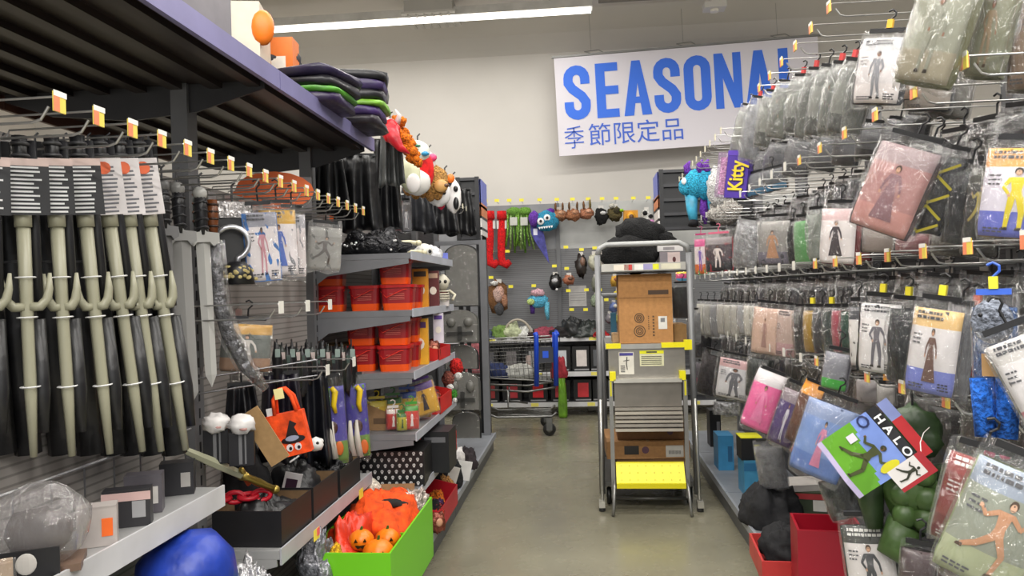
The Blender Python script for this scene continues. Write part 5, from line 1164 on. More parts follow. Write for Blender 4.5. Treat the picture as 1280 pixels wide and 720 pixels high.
# blue bowl and netting on the low shelf
t = thing('blue_bowl', 'shiny blue cloth covered bowl on the lower shelf at bottom left', 'bowl', (-1.2, 2.16, .451)); t.scale = (.9, .9, 1.2)
mb = MB().lathe([(.06, 0), (.13, .06), (.165, .16), (.15, .24), (.1, .285), (0.02, .3)], 22); 
for v in mb.v: v += Vector((0, 0, .012*noise.noise(v*14)))
mb.build('cloth_cover', M('1f3a9a', 'satin'), t, smooth=True); MB().lathe([(.07, 0), (.075, .012)], 16).build('foot', M('18245a', 'plastic'), t)
heap('netting', 'crumpled white netting with lime threads at the bottom edge', 'netting', (-1.13, 2.42, .451), .07, .06, .09, 'b9b8ba', 'foil', .8, 14, .3)
heap('black_cloth', 'black crumpled cloth under the blue bowl', 'fabric', (-1.22, 1.9, .451), .12, .2, .12, '151517', seed=15)
# open black prop boxes on shelf 2
def openbox(name, lab, P, w, d, h, col, inner='7d6244', rot=0, flap=False):
    t = thing(name, lab, 'box', P, (0, 0, rot)); o_ = M(col, 'card'); i_ = M(inner, 'cardboard')
    for (x0, x1, y0, y1, nm) in ((-w/2, w/2, -d/2, -d/2+.004, 'front_panel'), (-w/2, w/2, d/2-.004, d/2, 'rear_panel'), (-w/2, -w/2+.004, -d/2+.004, d/2-.004, 'side_panel'), (w/2-.004, w/2, -d/2+.004, d/2-.004, 'side_panel')):
        MB().box(x0, x1, y0, y1, 0, h).build(nm, o_, t)
        cx_, cy_ = (x0+x1)/2, (y0+y1)/2
    MB().box(-w/2+.0045, w/2-.0045, d/2-.006, d/2-.0045, .004, h-.002).box(-w/2+.0045, -w/2+.006, -d/2+.005, d/2-.007, .004, h-.002).box(w/2-.006, w/2-.0045, -d/2+.005, d/2-.007, .004, h-.002).box(-w/2+.006, w/2-.006, -d/2+.0045, -d/2+.006, .004, h-.002).build('kraft_lining', i_, t)
    MB().box(-w/2+.005, w/2-.005, -d/2+.005, d/2-.005, 0, .004).build('bottom', i_, t)
    return t
z = SH_L2+.001
openbox('prop_box', 'open black box with kraft inside, front left on the prop shelf', (-1.235, 2.79, z), .26, .3, .13, '1c1b1d', rot=.0)
openbox('prop_box', 'open black box second along the prop shelf', (-1.235, 3.115, z), .26, .3, .13, '212022')
openbox('prop_box', 'black box with netting at the far end of the prop shelf', (-1.235, 3.45, z), .26, .3, .12, '1a1a1c')
heap('black_cape_heap', 'black cape heaped in the prop boxes', 'fabric', (-1.24, 2.8, z+.006), .11, .12, .075, '161618', 'satin', .4, 17)
heap('black_cape_heap', 'dark grey cloth heaped in the second prop box', 'fabric', (-1.24, 3.13, z+.006), .11, .13, .1, '1d1d20', 'satin', .4, 18)
heap('net_heap', 'dark netting bundled in the last prop box', 'fabric', (-1.24, 3.46, z+.006), .11, .12, .13, '2a2a2c', 'foil', .5, 19)
# red plastic chain
t = thing('red_chain', 'thick red plastic toy chain lying on the front prop box', 'toy chain', at(283, 626, Y=2.66), (0, 0, .0)); t.scale = (1.25, 1.25, 1.25)
for i in range(6):
    T = Matrix.Translation((-.1+i*.036, .0+i*.012, 0)) @ Matrix.Rotation(.33, 4, 'Z') @ Matrix.Rotation(PI/2*(i % 2)*.8+.3, 4, 'X')
    MB().tube([(.026*math.cos(a*PI/6), .015*math.sin(a*PI/6), 0) for a in range(12)], .0075, 7, 0, T, closed=True).build('chain_link', M('c81c2e', 'plastic'), t, smooth=True)
# sword with gold hilt lying across
a, b = at(225, 560, Y=2.45), at(344, 612, Y=2.75)
t = thing('gold_hilt_sword', 'cream bladed toy sword with a gold hilt lying across the prop boxes', 'toy weapon', a, (0, 0, 0))
d_ = b-a; 
MB().tube([d_*0, d_*.3, d_*.62], [.012, .018, .016], 6).build('blade', M('a5a58c', 'plastic'), t)
MB().tube([d_*.62, d_*.7, d_*.8, d_*.9, d_*.98], [.02, .013, .016, .012, .013], 9).build('gold_hilt', M('a8924a', 'metal'), t, smooth=True)
n_ = Vector((.0, -.03, .035)); MB().tube([d_*.66-n_, d_*.66, d_*.66+n_], [.009, .012, .009], 8).build('cross_guard', M('b39c50', 'metal'), t, smooth=True)
MB().ell(d_*1.0, (.017, .017, .017), 10, 8).build('pommel', M('b39c50', 'metal'), t, smooth=True)
P = at(365, 604, Y=3.0)
t = thing('picture_card', 'white card with a purple black picture standing in the prop boxes', 'card', P, (.2, math.radians(14), .3))
MB().box(-.035, .035, 0, .002, -.045, .045).build('card', M('d4d0d0', 'card'), t); MB().box(-.025, .02, -.001, 0, -.038, .018).build('picture', M('3a2436', 'card'), t)
# kraft strip leaning
a, b = at(313, 520, Y=2.62), at(348, 578, Y=2.62); k = sc(a)
t = thing('kraft_strip', 'wide kraft cardboard strip leaning in front of the orange tote', 'cardboard', a, (0, math.radians(-31), .12)); L_ = (a-b).length
MB().box(-14*k, 12*k, 0, .006, -L_*1.05, .01).build('strip', M('9a7a50', 'cardboard'), t)
t.location = a + Vector((0, 0, .01))
heap('black_bundle', 'black cloth bundle standing behind the kraft strip', 'fabric', (at(295, 560, Y=2.9).x, 2.92, z+.06), .1, .1, .15, '18181b', 'fabric', .3, 22)
# white toy faces and wand
for (px, py, lb) in ((270, 528, 'white toy ghost face at left in front of the wire rail'), (302, 530, 'white toy ghost face at right in front of the wire rail')):
    P = at(px, py, Y=2.55); k = sc(P); t = thing('ghost_prop', lb, 'toy', P, (0, 0, .3))
    MB().ell((0, 0, 0), (17*k, 9*k, 12*k), 14, 10, 0, None, .4, px, 6).build('white_head', M('d8d4d2', 'satin'), t, smooth=True)
    MB().ell((3*k, -6*k, -5*k), (6*k, 3*k, 3*k), 8, 6).build('mouth', M('c89a94', 'plastic'), t, smooth=True)
    b_ = MB().box(-16*k, 14*k, 0, 10*k, -52*k, -10*k).build('black_box_body', M('17161a', 'card'), t)
    MB().box(-4*k, 0, -1*k, 0, -50*k, -12*k).box(3*k, 5*k, -1*k, 0, -50*k, -12*k).build('grey_stripe', M('6a6a6c', 'card'), b_, kind='stuff')
a, b = at(362, 578, Y=3.0), at(402, 550, Y=3.1)
t = thing('skull_wand', 'white skull on a thin white stick by the tote', 'toy', a, (0, 0, 0)); d_ = b-a
MB().tube([d_*0, d_*.6], .004, 6).build('stick', M('d8d8d8', 'plastic'), t)
MB().ell(d_*.8, (.035, .03, .028), 12, 9, 0, None, .25, 4).build('skull', M('dad8d6', 'plastic'), t, smooth=True)
MB().ell(d_*.98+Vector((0, -.012, 0)), (.016, .012, .012), 10, 8).build('jaw', M('d0cecc', 'plastic'), t, smooth=True)
MB().ell(d_*.85+Vector((.012, -.026, .006)), (.007, .006, .007), 8, 6).build('eye_socket', M('222224', 'plastic'), t, smooth=True)
# wire rail loop in front of panel
t = thing('wire_rail', 'long thin wire rail projecting from the peg panel above the ghost faces', 'wire rail', (-XB, 2.45, 1.22), (0, 0, .35))
MB().tube([(.0, 0, .0), (.5, .35, .03), (.52, .34, .035)], .0035, 6).build('upper_wire', M('707073', 'metal'), t); MB().tube([(.0, 0, -.05), (.5, .33, -.03), (.5, .33, .03)], .0035, 6).build('lower_wire', M('707073', 'metal'), t); MB().box(0, .006, -.03, .03, -.06, .01).build('plate', M('606063', 'metal'), t)
# lime bin
lg = M('6fc41c', 'plastic')
t = thing('lime_bin', 'bright lime green open bin at the foot of the left shelves', 'bin', (-.985, 3.42, .161), (0, 0, math.radians(0)))
bw, bd, bh = .36, .84, .3
for (x0, x1, y0, y1, nm) in ((-bw/2, bw/2, -bd/2, -bd/2+.008, 'front_panel'), (-bw/2, bw/2, bd/2-.008, bd/2, 'rear_panel'), (-bw/2, -bw/2+.008, -bd/2+.008, bd/2-.008, 'side_panel'), (bw/2-.008, bw/2, -bd/2+.008, bd/2-.008, 'side_panel')):
    MB().box(x0, x1, y0, y1, 0, bh).build(nm, lg, t)
MB().box(-bw/2+.009, bw/2-.009, -.006, .004, 0, bh-.05).build('divider', M('5fae18', 'plastic'), t); MB().box(-bw/2+.009, bw/2-.009, -bd/2+.009, bd/2-.009, 0, .006).build('bottom', lg, t)
def pumpkin(x, y, z, r, lab, col='e87a10', face=True):
    t = thing('toy_pumpkin', lab, 'toy pumpkin', (x, y, z), (0, 0, .2)); mb = MB()
    n = 24; vs = []; 
    mb.ell((0, 0, 0), (r, r, r*.82), 24, 12)
    for v in mb.v:
        a = math.atan2(v.y, v.x); q = 1-.07*abs(math.sin(a*4)); v.x *= q; v.y *= q
    mb.build('shell', M(col, 'plastic'), t, smooth=True)
    MB().tube([(0, 0, r*.75), (.004, 0, r*1.05)], [.008, .005], 6).build('stem', M('3a5a1e', 'plastic'), t)
    if face:
        f = MB()
        for s in (-1, 1): f.prism([(s*r*.35-r*.14, r*.1), (s*r*.35+r*.14, r*.1), (s*r*.35, r*.36)], -r*1.0, -r*.88)
        f.prism([(-r*.4, -r*.15), (r*.4, -r*.15), (r*.2, -r*.4), (0, -r*.3), (-r*.2, -r*.4)], -r*1.0, -r*.86)
        f.build('face_print', M('1a1208', 'plastic'), t, kind='stuff')
pz = .41
pumpkin(-.90, 3.16, pz, .068, 'orange toy pumpkin with a black face at the front of the lime bin')
pumpkin(-.985, 3.2, pz+.04, .055, 'smaller orange pumpkin left of the front one in the lime bin')
pumpkin(-.9, 3.31, pz+.01, .055, 'orange pumpkin behind the front one in the lime bin'); pumpkin(-.95, 3.08, pz-.04, .05, 'orange pumpkin at the very bottom of the picture', 'ea8a18', False)
heap('orange_cloth', 'orange cloth with black patches heaped in the lime bin', 'fabric', (-1.0, 3.6, .34), .16, .2, .11, 'ea4e0c', 'fabric', .4, 41); heap('red_net_bag', 'red net bag with white print lying in the lime bin', 'net bag', (-1.07, 3.3, .3), .09, .16, .12, 'd83a20', 'satin', .5, 42)
heap('black_straps', 'black band lying over the orange cloth', 'fabric', (-1.0, 3.55, .49), .11, .02, .02, '1c1a18', 'fabric', .4, 44, .2); heap('white_net', 'white netting at the back of the lime bin', 'netting', (-.88, 3.76, .34), .06, .07, .09, 'b8aca4', 'foil', .7, 43)
heap('yellow_orange_toy', 'yellow and orange soft toy at the bottom of the lime bin', 'toy', (-1.09, 3.08, .3), .06, .06, .09, 'e8a818', 'fur', .4, 45)
t = thing('candy_corn_plush', 'white and yellow candy corn plush behind the orange cloth', 'toy', (-1.1, 3.78, .47), (0, 0, .2))
MB().lathe([(.062, 0), (.066, .02), (.055, .045)], 14).build('yellow_base', M('e0b020', 'fur'), t, smooth=True); MB().lathe([(.055, .046), (.038, .075), (.012, .1)], 14).build('white_tip', M('dcd4c4', 'fur'), t, smooth=True)
t = thing('cardboard_flap', 'bent brown cardboard flap rising behind the lime bin', 'cardboard', (-1.02, 3.77, .46), (math.radians(-20), 0, .05))
MB().sheet(lambda u, v: Vector(((u-.5)*.27, .015*math.sin(u*3), v*.085)), 8, 2, thick=.004).build('flap', M('8a6a48', 'cardboard'), t)
heap('silver_net', 'black and silver netting at the left of the lime bin', 'netting', (-1.12, 3.02, .35), .06, .08, .11, '8a8a90', 'foil', .9, 46)
# stuff on the base deck under the bucket bay and beyond
wrapped(.16, 545, 'shiny candy pack at the floor level of the bucket bay', 'candy packs, base deck', 8, 4.2)
tray(545, 4.5, .16, .2, .6, .12, 'red candy tray on the base deck under the bucket bay', 'b81a2a')
for i, (x, y, rx, rz, c_, kd, lb) in enumerate([(-.98, 5.2, .09, .1, '17171a', 'fur', 'black plush heap on the base deck beyond the bucket bay'), (-.93, 4.9, .06, .08, 'b5824a', 'fur', 'tan plush toy on the base deck edge'), (-1.0, 5.5, .08, .14, 'd8d4d2', 'fabric', 'white and red cloth on the base deck by the grey frame'),
      (-.93, 4.55, .06, .07, 'd8701a', 'fur', 'orange plush spilling over the base deck edge'), (-.92, 4.32, .07, .08, '1a1a1c', 'fur', 'black round plush near the front of the base deck'), (-.93, 5.75, .07, .08, '2a2226', 'fabric', 'dark cloth at the far end of the base deck'), (-.95, 4.15, .06, .06, '54555a', 'foil', 'silver grey netting at the base deck edge')]):
    heap('plush_heap', lb, 'toy', (x, y, .161), rx, rx*1.2, rz, c_, kd, .5, 50+i)
t = thing('paper_card', 'white paper card leaning on the tan plush', 'card', (-.94, 5.08, .2), (.2, .3, .2)); MB().box(-.035, .035, 0, .002, 0, .14).build('card', M('d8d4cf', 'card'), t)
t = thing('paper_card', 'white folded card leaning beside the black plush heap', 'card', (-.9, 5.35, .17), (.1, .2, .3)); MB().box(-.05, .05, 0, .002, 0, .14).build('card', M('e4e2e0', 'card'), t)
# tombstone shaped clear packs in the last left bay
def tomb(px0, px1, py0, py1, Y, lab, dark, seed):
    a, b = at(px0, py1, Y=Y), at(px1, py0, Y=Y); w = b.x-a.x; h = b.z-a.z; r = w/2
    t = thing('armor_pack', lab, 'costume pack', (a.x+w/2, Y, a.z), (0, 0, .05))
    pr = [(-r, 0), (r, 0), (r, h-r*.62)]+[(r*math.cos(q*PI/10), h-r*.62+r*.6*math.sin(q*PI/10)) for q in range(1, 10)]+[(-r, h-r*.62)]
    MB().prism(pr, .0, .01).build('backing_board', M(dark, 'card'), t)
    pr2 = [(x*.9, z*.96+.01) for x, z in pr]; MB().prism(pr2, -.05, -.004).build('clear_shell', M('b4b2ac', 'hazy'), t)
    g = M('6c6b66', 'plastic') 
    if dark != '161618':
        MB().box(-r*.12, r*.12, -.062, -.051, h*.1, h*.5).build('cross_upright', M('3a3a38', 'plastic'), t); MB().box(-r*.7, r*.7, -.062, -.051, h*.24, h*.34).build('cross_bar', M('3a3a38', 'plastic'), t)
        for s in (-1, 1): MB().ell((s*r*.45, -.052, h*.62), (r*.25, .02, h*.14), 10, 8).build('shoulder_plate', g, t, smooth=True)
    return t
tomb(557, 598, 304, 384, 6.0, 'dark board pack with a clear domed top, highest at the grey frame', '161618', 1)
tomb(553, 598, 386, 429, 6.0, 'clear domed pack with a black cross, second from the top at the grey frame', '4a4a46', 2)
tomb(556, 598, 430, 462, 6.1, 'plain dark board between the two cross packs', '161618', 3)
tomb(558, 600, 464, 513, 6.0, 'clear domed pack with a black cross, lower one at the grey frame', '4a4a46', 4)
tomb(566, 601, 514, 548, 6.2, 'plain dark board lowest at the grey frame', '161618', 5)
# ================================================================== LADDER CART
CY = 5.05; al = M('9a9a97', 'brushed'); pst = M('808183', 'shelf'); yl = M('e8dc12', 'plastic')
Pc = at(814, 640, Z=0); cxx, cyy = Pc.x, Pc.y
t = thing('ladder_cart', 'aluminium stock cart with a folding step ladder and a yellow bottom step', 'cart', (cxx, cyy, 0), (0, 0, math.radians(-1)))
def LZ(py): return at(814, py, Y=cyy).z
hw = .305
# tall arched end frame
zt = LZ(303)
for s in (-1, 1):
    MB().tube([(s*(hw+.015), .12, .09), (s*(hw+.005), .12, zt-.07)], .021, 10).build('frame_post', pst, t, smooth=True)
MB().tube([(-(hw+.005), .12, zt-.07), (-(hw-.01), .12, zt-.025), (-(hw-.06), .12, zt), (hw-.06, .12, zt), (hw-.01, .12, zt-.025), (hw+.005, .12, zt-.07)], .019, 10).build('arched_top_rail', M('9c9d9c', 'shelf'), t, smooth=True)
zp_ = LZ(333)
pl = MB().box(-hw+.02, hw-.02, .1, .125, zp_-.025, zp_+.028).build('warning_plate', M('b9b6ae', 'brushed'), t)
for x0, x1, c_ in ((-.2, -.1, 'd8d0c0'), (-.13, -.075, 'c23a34'), (-.06, .0, 'e0dcd4'), (.0, .06, '9a94c0'), (.065, .105, 'd8d82a'), (.12, .25, 'd4d0b8')):
    MB().box(x0, x1, .0985, .0995, zp_-.018, zp_+.02).build('sticker', M(c_, 'card'), pl)
# rear frame
for s in (-1, 1): MB().tube([(s*(hw-.02), .95, .09), (s*(hw-.02), .95, 1.45)], .02, 8).build('rear_post', pst, t, smooth=True)
MB().tube([(-(hw-.02), .95, 1.45), (hw-.02, .95, 1.45)], .02, 8).build('rear_rail', pst, t, smooth=True)
MB().box(-hw, hw, .13, .97, .14, .17).build('cart_deck', M('6a6a68', 'brushed'), t)
MB().box(-hw+.03, hw-.03, .14, .95, LZ(430)-.03, LZ(430)-.01).build('upper_tray', M('a8a6a0', 'brushed'), t)
for x in (-hw+.03, hw-.03):
    for y in (.2, .9):
        w = MB().lathe([(.055, -.016), (.06, 0), (.055, .016)], 16, 0, Matrix.Translation((x, y, .06)) @ Matrix.Rotation(PI/2, 4, 'Y')).build('caster_wheel', M('1a1a1a', 'plastic'), t, smooth=True)
        MB().box(x-.022, x-.018, y-.03, y+.03, .05, .139).box(x+.018, x+.022, y-.03, y+.03, .05, .139).build('caster_fork', pst, w, kind='stuff')
# ladder stiles: go from feet up, leaning back
z1 = LZ(432); stile = []
lw = .235
for s in (-1, 1):
    MB().box(-.013, .013, -.02, .02, 0, LZ(475)-.1).build('stile', al, t, loc=(s*(lw+.01), -.005, .1))
    MB().tube([(s*(lw-.0), -.03, LZ(600)), (s*(lw+.005), -.09, LZ(606)), (s*(lw+.015), -.11, .05), (s*(lw+.02), -.11, .005)], .011, 8).build('front_leg', al, t, smooth=True)
    MB().lathe([(.022, 0), (.024, .02), (.014, .03)], 10, 0, Matrix.Translation((s*(hw+.02), .02, 0))).build('rubber_foot', M('3a3a3a', 'plastic'), t, smooth=True)
    MB().box(s*(hw+.02)-.02, s*(hw+.02)+.02, -.02, .06, .03, .07).build('foot_bracket', M('c8c5bc', 'brushed'), t)
    MB().tube([(s*(hw+.018), .03, .07), (s*(hw+.01), .05, LZ(500))], .012, 8).build('side_rail', M('b8b8b4', 'brushed'), t, smooth=True)
# top panel with labels
zz = lambda p: LZ(p)
MB().box(-.275, .275, .02, .05, zz(436), zz(430)).build('top_edge', M('b4b3ae', 'brushed'), t)
for x0, x1 in ((-.27, -.17), (.1, .26)): MB().box(x0, x1, .005, .055, zz(435), zz(429)).build('yellow_cap', yl, t)
MB().box(.25, .3, .0, .06, zz(438), zz(426)).build('yellow_latch', yl, t)
pn = MB().box(-.255, .255, .03, .045, zz(474), zz(436)).build('label_panel', M('98948c', 'brushed'), t)
MB().box(-.185, -.085, .0285, .03, zz(468), zz(440)).build('instruction_label', M('dcd8cc', 'card'), pn)
MB().box(-.18, -.09, .0275, .0285, zz(444.5), zz(441)).build('purple_title', M('4a4490', 'card'), pn)
lp = MB()
lp.tube([(-.13, .027, zz(446)), (-.135, .027, zz(454)), (-.13, .027, zz(462))], .003, 5); lp.tube([(-.155, .027, zz(451)), (-.115, .027, zz(450))], .002, 5)
for i in range(4): lp.box(-.175, -.145, .0272, .0284, zz(458+i*2.4), zz(457+i*2.4))
lp.build('label_drawing', M('3a3a3c', 'card'), pn, kind='stuff')
MB().box(-.045, .115, .0285, .03, zz(458), zz(438.5)).build('warning_label', M('d6d4ae', 'card'), pn)
MB().box(-.045, .115, .0275, .0285, zz(442.5), zz(438.5)).build('yellow_title', M('e2e01c', 'card'), pn)
lp = MB()
for i in range(5): lp.box(-.035, .1, .0272, .0284, zz(446.4+i*2.4), zz(445.6+i*2.4))
lp.box(.0, .07, .0265, .0274, zz(441.4), zz(439.6)); lp.build('label_text', M('4a4a44', 'card'), pn, kind='stuff')
for s in (-1, 1):
    MB().box(s*.23-.02, s*.23+.02, -.03, .029, zz(475), zz(464)).build('yellow_bracket', yl, t)
    MB().box(s*.245-.006, s*.245+.006, -.03, .0, zz(494), zz(476)).build('yellow_strap', M('cfc52a', 'plastic'), t)
# steps
MB().box(-.225, .225, -.03, .03, zz(477.5), zz(473)).build('step_edge', M('d0cdc4', 'brushed'), t)
MB().box(-.222, .222, .0, .02, zz(508), zz(478)).build('riser_panel', M('8c877f', 'brushed'), t)
for i, (a, b) in enumerate([(512, 509), (517, 513.5), (522, 519), (527, 524), (532, 528.5), (537.5, 534)]):
    MB().box(-.222, .222, -.035-.004*i, .03, zz(a), zz(b)).build('step_slat', M('cdc6b8' if i % 2 else 'b0aaa0', 'brushed'), t)
z0_, z1_ = zz(601), zz(578)
MB().sheet(lambda u, v: Vector(((u-.5)*(.45), -.09+v*.11, z0_+v*(z1_-z0_))), 8, 4, thick=.004).build('yellow_step', yl, t)
MB().box(-.225, .225, -.1, -.075, zz(606), zz(600)).build('yellow_step_lip', M('d8cc10', 'plastic'), t)
dm = MB()
for i in range(8):
    for j in range(3): dm.ell((-.19+i*.054, -.07+j*.035, z0_+(.02+j*.035)/.11*(z1_-z0_)+.001), (.004, .004, .002), 6, 4)
dm.build('tread_dimples', M('a89e10', 'plastic'), t, kind='stuff')
MB().tube([(-(lw+.02), .06, LZ(626)), (lw+.02, .06, LZ(626))], .012, 8).build('lower_cross_bar', M('6a6a68', 'brushed'), t, smooth=True)
# cartons on the cart
ut = LZ(430)-.009
bx = at(808, 428, Y=cyy+.3)
def cc(lab, px0, px1, h, y, d, z, col='b07f4c', rot=0, extra=True):
    a, b = at(px0, 400, Y=cyy+y), at(px1, 400, Y=cyy+y); w = b.x-a.x
    t = thing('cardboard_carton', lab, 'carton', ((a.x+b.x)/2, cyy+y+d/2, z), (0, 0, rot)); MB().box(-w/2, w/2, -d/2, d/2, 0, h).build('body', M(col, 'cardboard'), t)
    MB().box(-.012, .012, -d/2-.0012, d/2+.0012, h-.001, h+.0012).build('tape', M('9c7a50', 'card'), t)
    return t, w, d
t, w, d = cc('tall brown carton standing on the ladder cart, with round stamps and a white label', 774, 841, LZ(340)-ut-.01, .2, .3, ut+.001)
h = LZ(340)-ut-.01
MB().box(-w/2-.001, w/2+.001, -d/2-.0015, -d/2, h*.655, h*.662).build('flap_seam', M('7a5632', 'cardboard'), t)
MB().box(.02, .16, -d/2-.001, -d/2, h*.70, h*.765).build('printed_bars', M('4a3420', 'card'), t)
for zc, r in ((.365, .032), (.175, .038)):
    m_ = MB()
    for q in (1, .62, .3): quads(m_, ribbon([(-.0+r*q*math.cos(a*PI/8)-.045, h*(zc)+h*.0+r*q*math.sin(a*PI/8)) for a in range(16)], .006, True), -d/2-.0012)
    m_.build('round_stamp', M('4a3826', 'card'), t)
textobj('MELAPMBD' if False else 'UP  FRAGILE' if False else '', .01, M('4a3826', 'card'), 'x', t) if False else None
pr = MB()
for i in range(7): pr.box(.045, .058, -d/2-.001, -d/2, h*(.1+i*.045), h*(.125+i*.045)); pr.box(.015, .022, -d/2-.001, -d/2, h*(.2+i*.03), h*(.215+i*.03))
pr.build('vertical_lettering', M('5a422a', 'card'), t, kind='stuff')
MB().box(.085, .145, -d/2-.0015, -d/2, h*.2, h*.385).build('white_label', M('d8d6d0', 'card'), t)
MB().box(.1, .13, -d/2-.0022, -d/2-.0015, h*.3, h*.36).build('label_code', M('77777a', 'card'), [c for c in t.children][-1] if t.children else t) 
cc('brown carton behind the tall one on the ladder cart, right side', 842, 858, .12, .3, .3, ut+.001, '9a7648')
cc('pale brown carton edge at the left behind the tall carton', 765, 773, .06, .3, .25, ut+.001, 'b09068')
P = at(768, 405, Y=cyy+.5); carton('blue_box', 'narrow teal box at the left behind the tall carton', 'box', (P.x, cyy+.7, ut+.001), .04, .1, .2, '2f6a86', kind='card')
t, w, d = cc('flat brown carton second from the top on the lower cart deck', 753, 857, .12, .16, .5, LZ(580), 'a0764a', .02)
MB().box(-w/2+.12, -w/2+.22, -d/2-.001, -d/2, .03, .09).build('black_print', M('2a2622', 'card'), t); MB().prism([(-w/2+.265+.025*math.cos(a*PI/6), .06+.025*math.sin(a*PI/6)) for a in range(12)], -d/2-.001, -d/2).build('purple_stamp', M('5a3a48', 'card'), t)
MB().box(.12, .24, -d/2-.001, -d/2, .01, .09).build('white_label', M('c9c5bd', 'card'), t)
bl_ = MB()
for i in range(12): bl_.box(.14+i*.007, .143+i*.007, -d/2-.0016, -d/2-.001, .03, .055)
bl_.build('barcode', M('3a3a3c', 'card'), t, kind='stuff')
t, w, d = cc('dark brown carton on top of the lower cart deck pile', 768, 852, .11, .2, .45, LZ(580)+.125, '7a5636')
MB().prism([(.13+.02*math.cos(a*PI/6), .05+.02*math.sin(a*PI/6)) for a in range(12)], -d/2-.001, -d/2).build('purple_stamp', M('4a2a3c', 'card'), t)
t, w, d = cc('brown carton lowest on the cart deck behind the yellow step', 766, 856, LZ(580)-.175, .17, .5, .172, '6a4c30')
MB().box(.08, .24, -d/2-.001, -d/2, .07, .12).build('pale_label', M('8a8478', 'card'), t)
# black plush mound on top of the cart
t = thing('black_plush', 'large black furry plush heaped on top of the ladder cart', 'plush', (cxx, cyy+.3, zp_-.02), (0, 0, 0)); fb = M('0b0b0d', 'fur')
MB().box(-.285, .285, -.16, .3, -.012, 0).build('wire_shelf', M('8a8a88', 'brushed'), t)
MB().ell((-.08, 0, .12), (.2, .14, .14), 18, 12, 0, None, .25, 3, 6).build('body', fb, t, smooth=True)
MB().ell((.0, .06, .26), (.17, .12, .12), 18, 12, 0, None, .3, 8, 6).build('folded_back', fb, t, smooth=True)
MB().ell((.15, .1, .22), (.1, .08, .07), 14, 10, 0, None, .4, 9, 6).build('limb', fb, t, smooth=True)
MB().ell((-.25, .0, .1), (.03, .05, .08), 10, 8, 0, None, .2, 4).build('white_lining', M('d0c8c4', 'fur'), t, smooth=True)
P = at(828, 326, Y=cyy+.25)
t = thing('picture_box', 'box with a portrait picture beside the black plush on the cart top', 'box', (cxx+.205, cyy+.3, zp_-.018), (0, 0, 0)); MB().box(-.075, .07, -.04, .1, 0, .125).build('body', M('8d858a', 'card'), t); MB().box(-.02, .065, -.041, -.04, .02, .12).build('portrait', M('d8c4c0', 'card'), t); MB().ell((.025, -.042, .07), (.012, .003, .02), 8, 6).build('face_print', M('5a3030', 'card'), t)
MB().box(-.075, -.03, -.0415, -.0405, 0, .05).build('black_corner', M('17171a', 'card'), t)
t = thing('white_box', 'flat white box lying on the picture box on the cart top', 'box', (cxx+.2, cyy+.33, zp_+.11), (0, 0, .1)); MB().box(-.09, .09, -.06, .08, 0, .045).build('body', M('c9c6c4', 'card'), t); MB().box(-.05, .03, -.061, -.06, .01, .03).build('label', M('8a8688', 'card'), t)
bag(853, 352, 400, 28, 'black empty pouch hanging inside the ladder cart, right side', Y=cyy+.6, r=-15, t=.05, gar='1f2022')
bag(866, 385, 430, 18, 'grey clear pouch swinging by the right cart post', Y=cyy+.9, r=-30, t=.05, gar='77777a', film='hazy')
# ================================================================== SHOPPING CART
gw_ = M('6c6c6a', 'metal'); 
S0 = at(697, 540, Z=.0)
SC_Y = 8.12; xr = at(694, 480, Y=SC_Y).x; xl = xr-1.0
t = thing('shopping_cart', 'grey wire shopping cart with blue plastic handle end, at the far left of the aisle', 'shopping cart', (xr, SC_Y, 0), (0, 0, math.radians(4)))
zb, zr = .56, 1.0
# basket wires (front panel towards camera at y=-.27, back y=+.27); x from -1.0 (nose) to 0 (handle)
def pt3(u, v, s): # u 0 nose ..1 handle ; v 0 bottom..1 top
    x = -1.0+u*.96 + (1-v)*(.12*(1-u)); zz_ = zb+(.02 if 0 else 0)+v*(zr-zb)+(1-u)*(-.02 if v else .06); return (x, s*(.2+.06*v+.03*u), zz_)
for s in (-1, 1):
    w = MB()
    for i in range(19): w.tube([pt3(i/18, 0, s), pt3(i/18, 1, s)], .0024, 4)
    for j in range(1, 6): w.tube([pt3(0, j/6, s), pt3(1, j/6, s)], .0032, 4)
    w.build('side_mesh', gw_, t, kind='stuff')
    MB().tube([pt3(0, 1, s), pt3(1, 1, s)], .009, 6).build('top_rim', M('8a8a88', 'metal'), t); MB().tube([pt3(0, 0, s), pt3(1, 0, s)], .008, 6).build('lower_rim', gw_, t)
w = MB()
for i in range(9):
    y = -1+i/4; a = pt3(0, 0, 1); b = pt3(0, 1, 1); w.tube([(a[0], a[1]*y, a[2]), (b[0], b[1]*y, b[2])], .0026, 4)
for j in range(7): a = pt3(0, j/6, 1); w.tube([(a[0], -a[1], a[2]), (a[0], a[1], a[2])], .0032, 4)
w.build('nose_mesh', gw_, t, kind='stuff')
w = MB()
for i in range(15): a = pt3(i/14, 0, 1); w.tube([(a[0], -a[1], a[2]), (a[0], a[1], a[2])], .0026, 4)
for i in range(9): y = -1+i/4; a, b = pt3(0, 0, 1), pt3(1, 0, 1); w.tube([(a[0], a[1]*y, a[2]), (b[0], b[1]*y, b[2])], .003, 4)
w.build('floor_mesh', gw_, t, kind='stuff')
bp = M('1846c0', 'plastic')
for x in (-.2, .0):
    MB().tube([(x, -.29, zb-.04), (x+.01, -.3, zr+.04), (x, -.29, zr+.07)], .026, 8).build('blue_upright', bp, t, smooth=True)
    MB().tube([(x, .29, zb), (x+.01, .3, zr+.04)], .02, 8).build('blue_upright', bp, t, smooth=True)
MB().tube([(.03, -.31, zr+.05), (.03, .31, zr+.05)], .02, 8).build('blue_handle', bp, t, smooth=True)
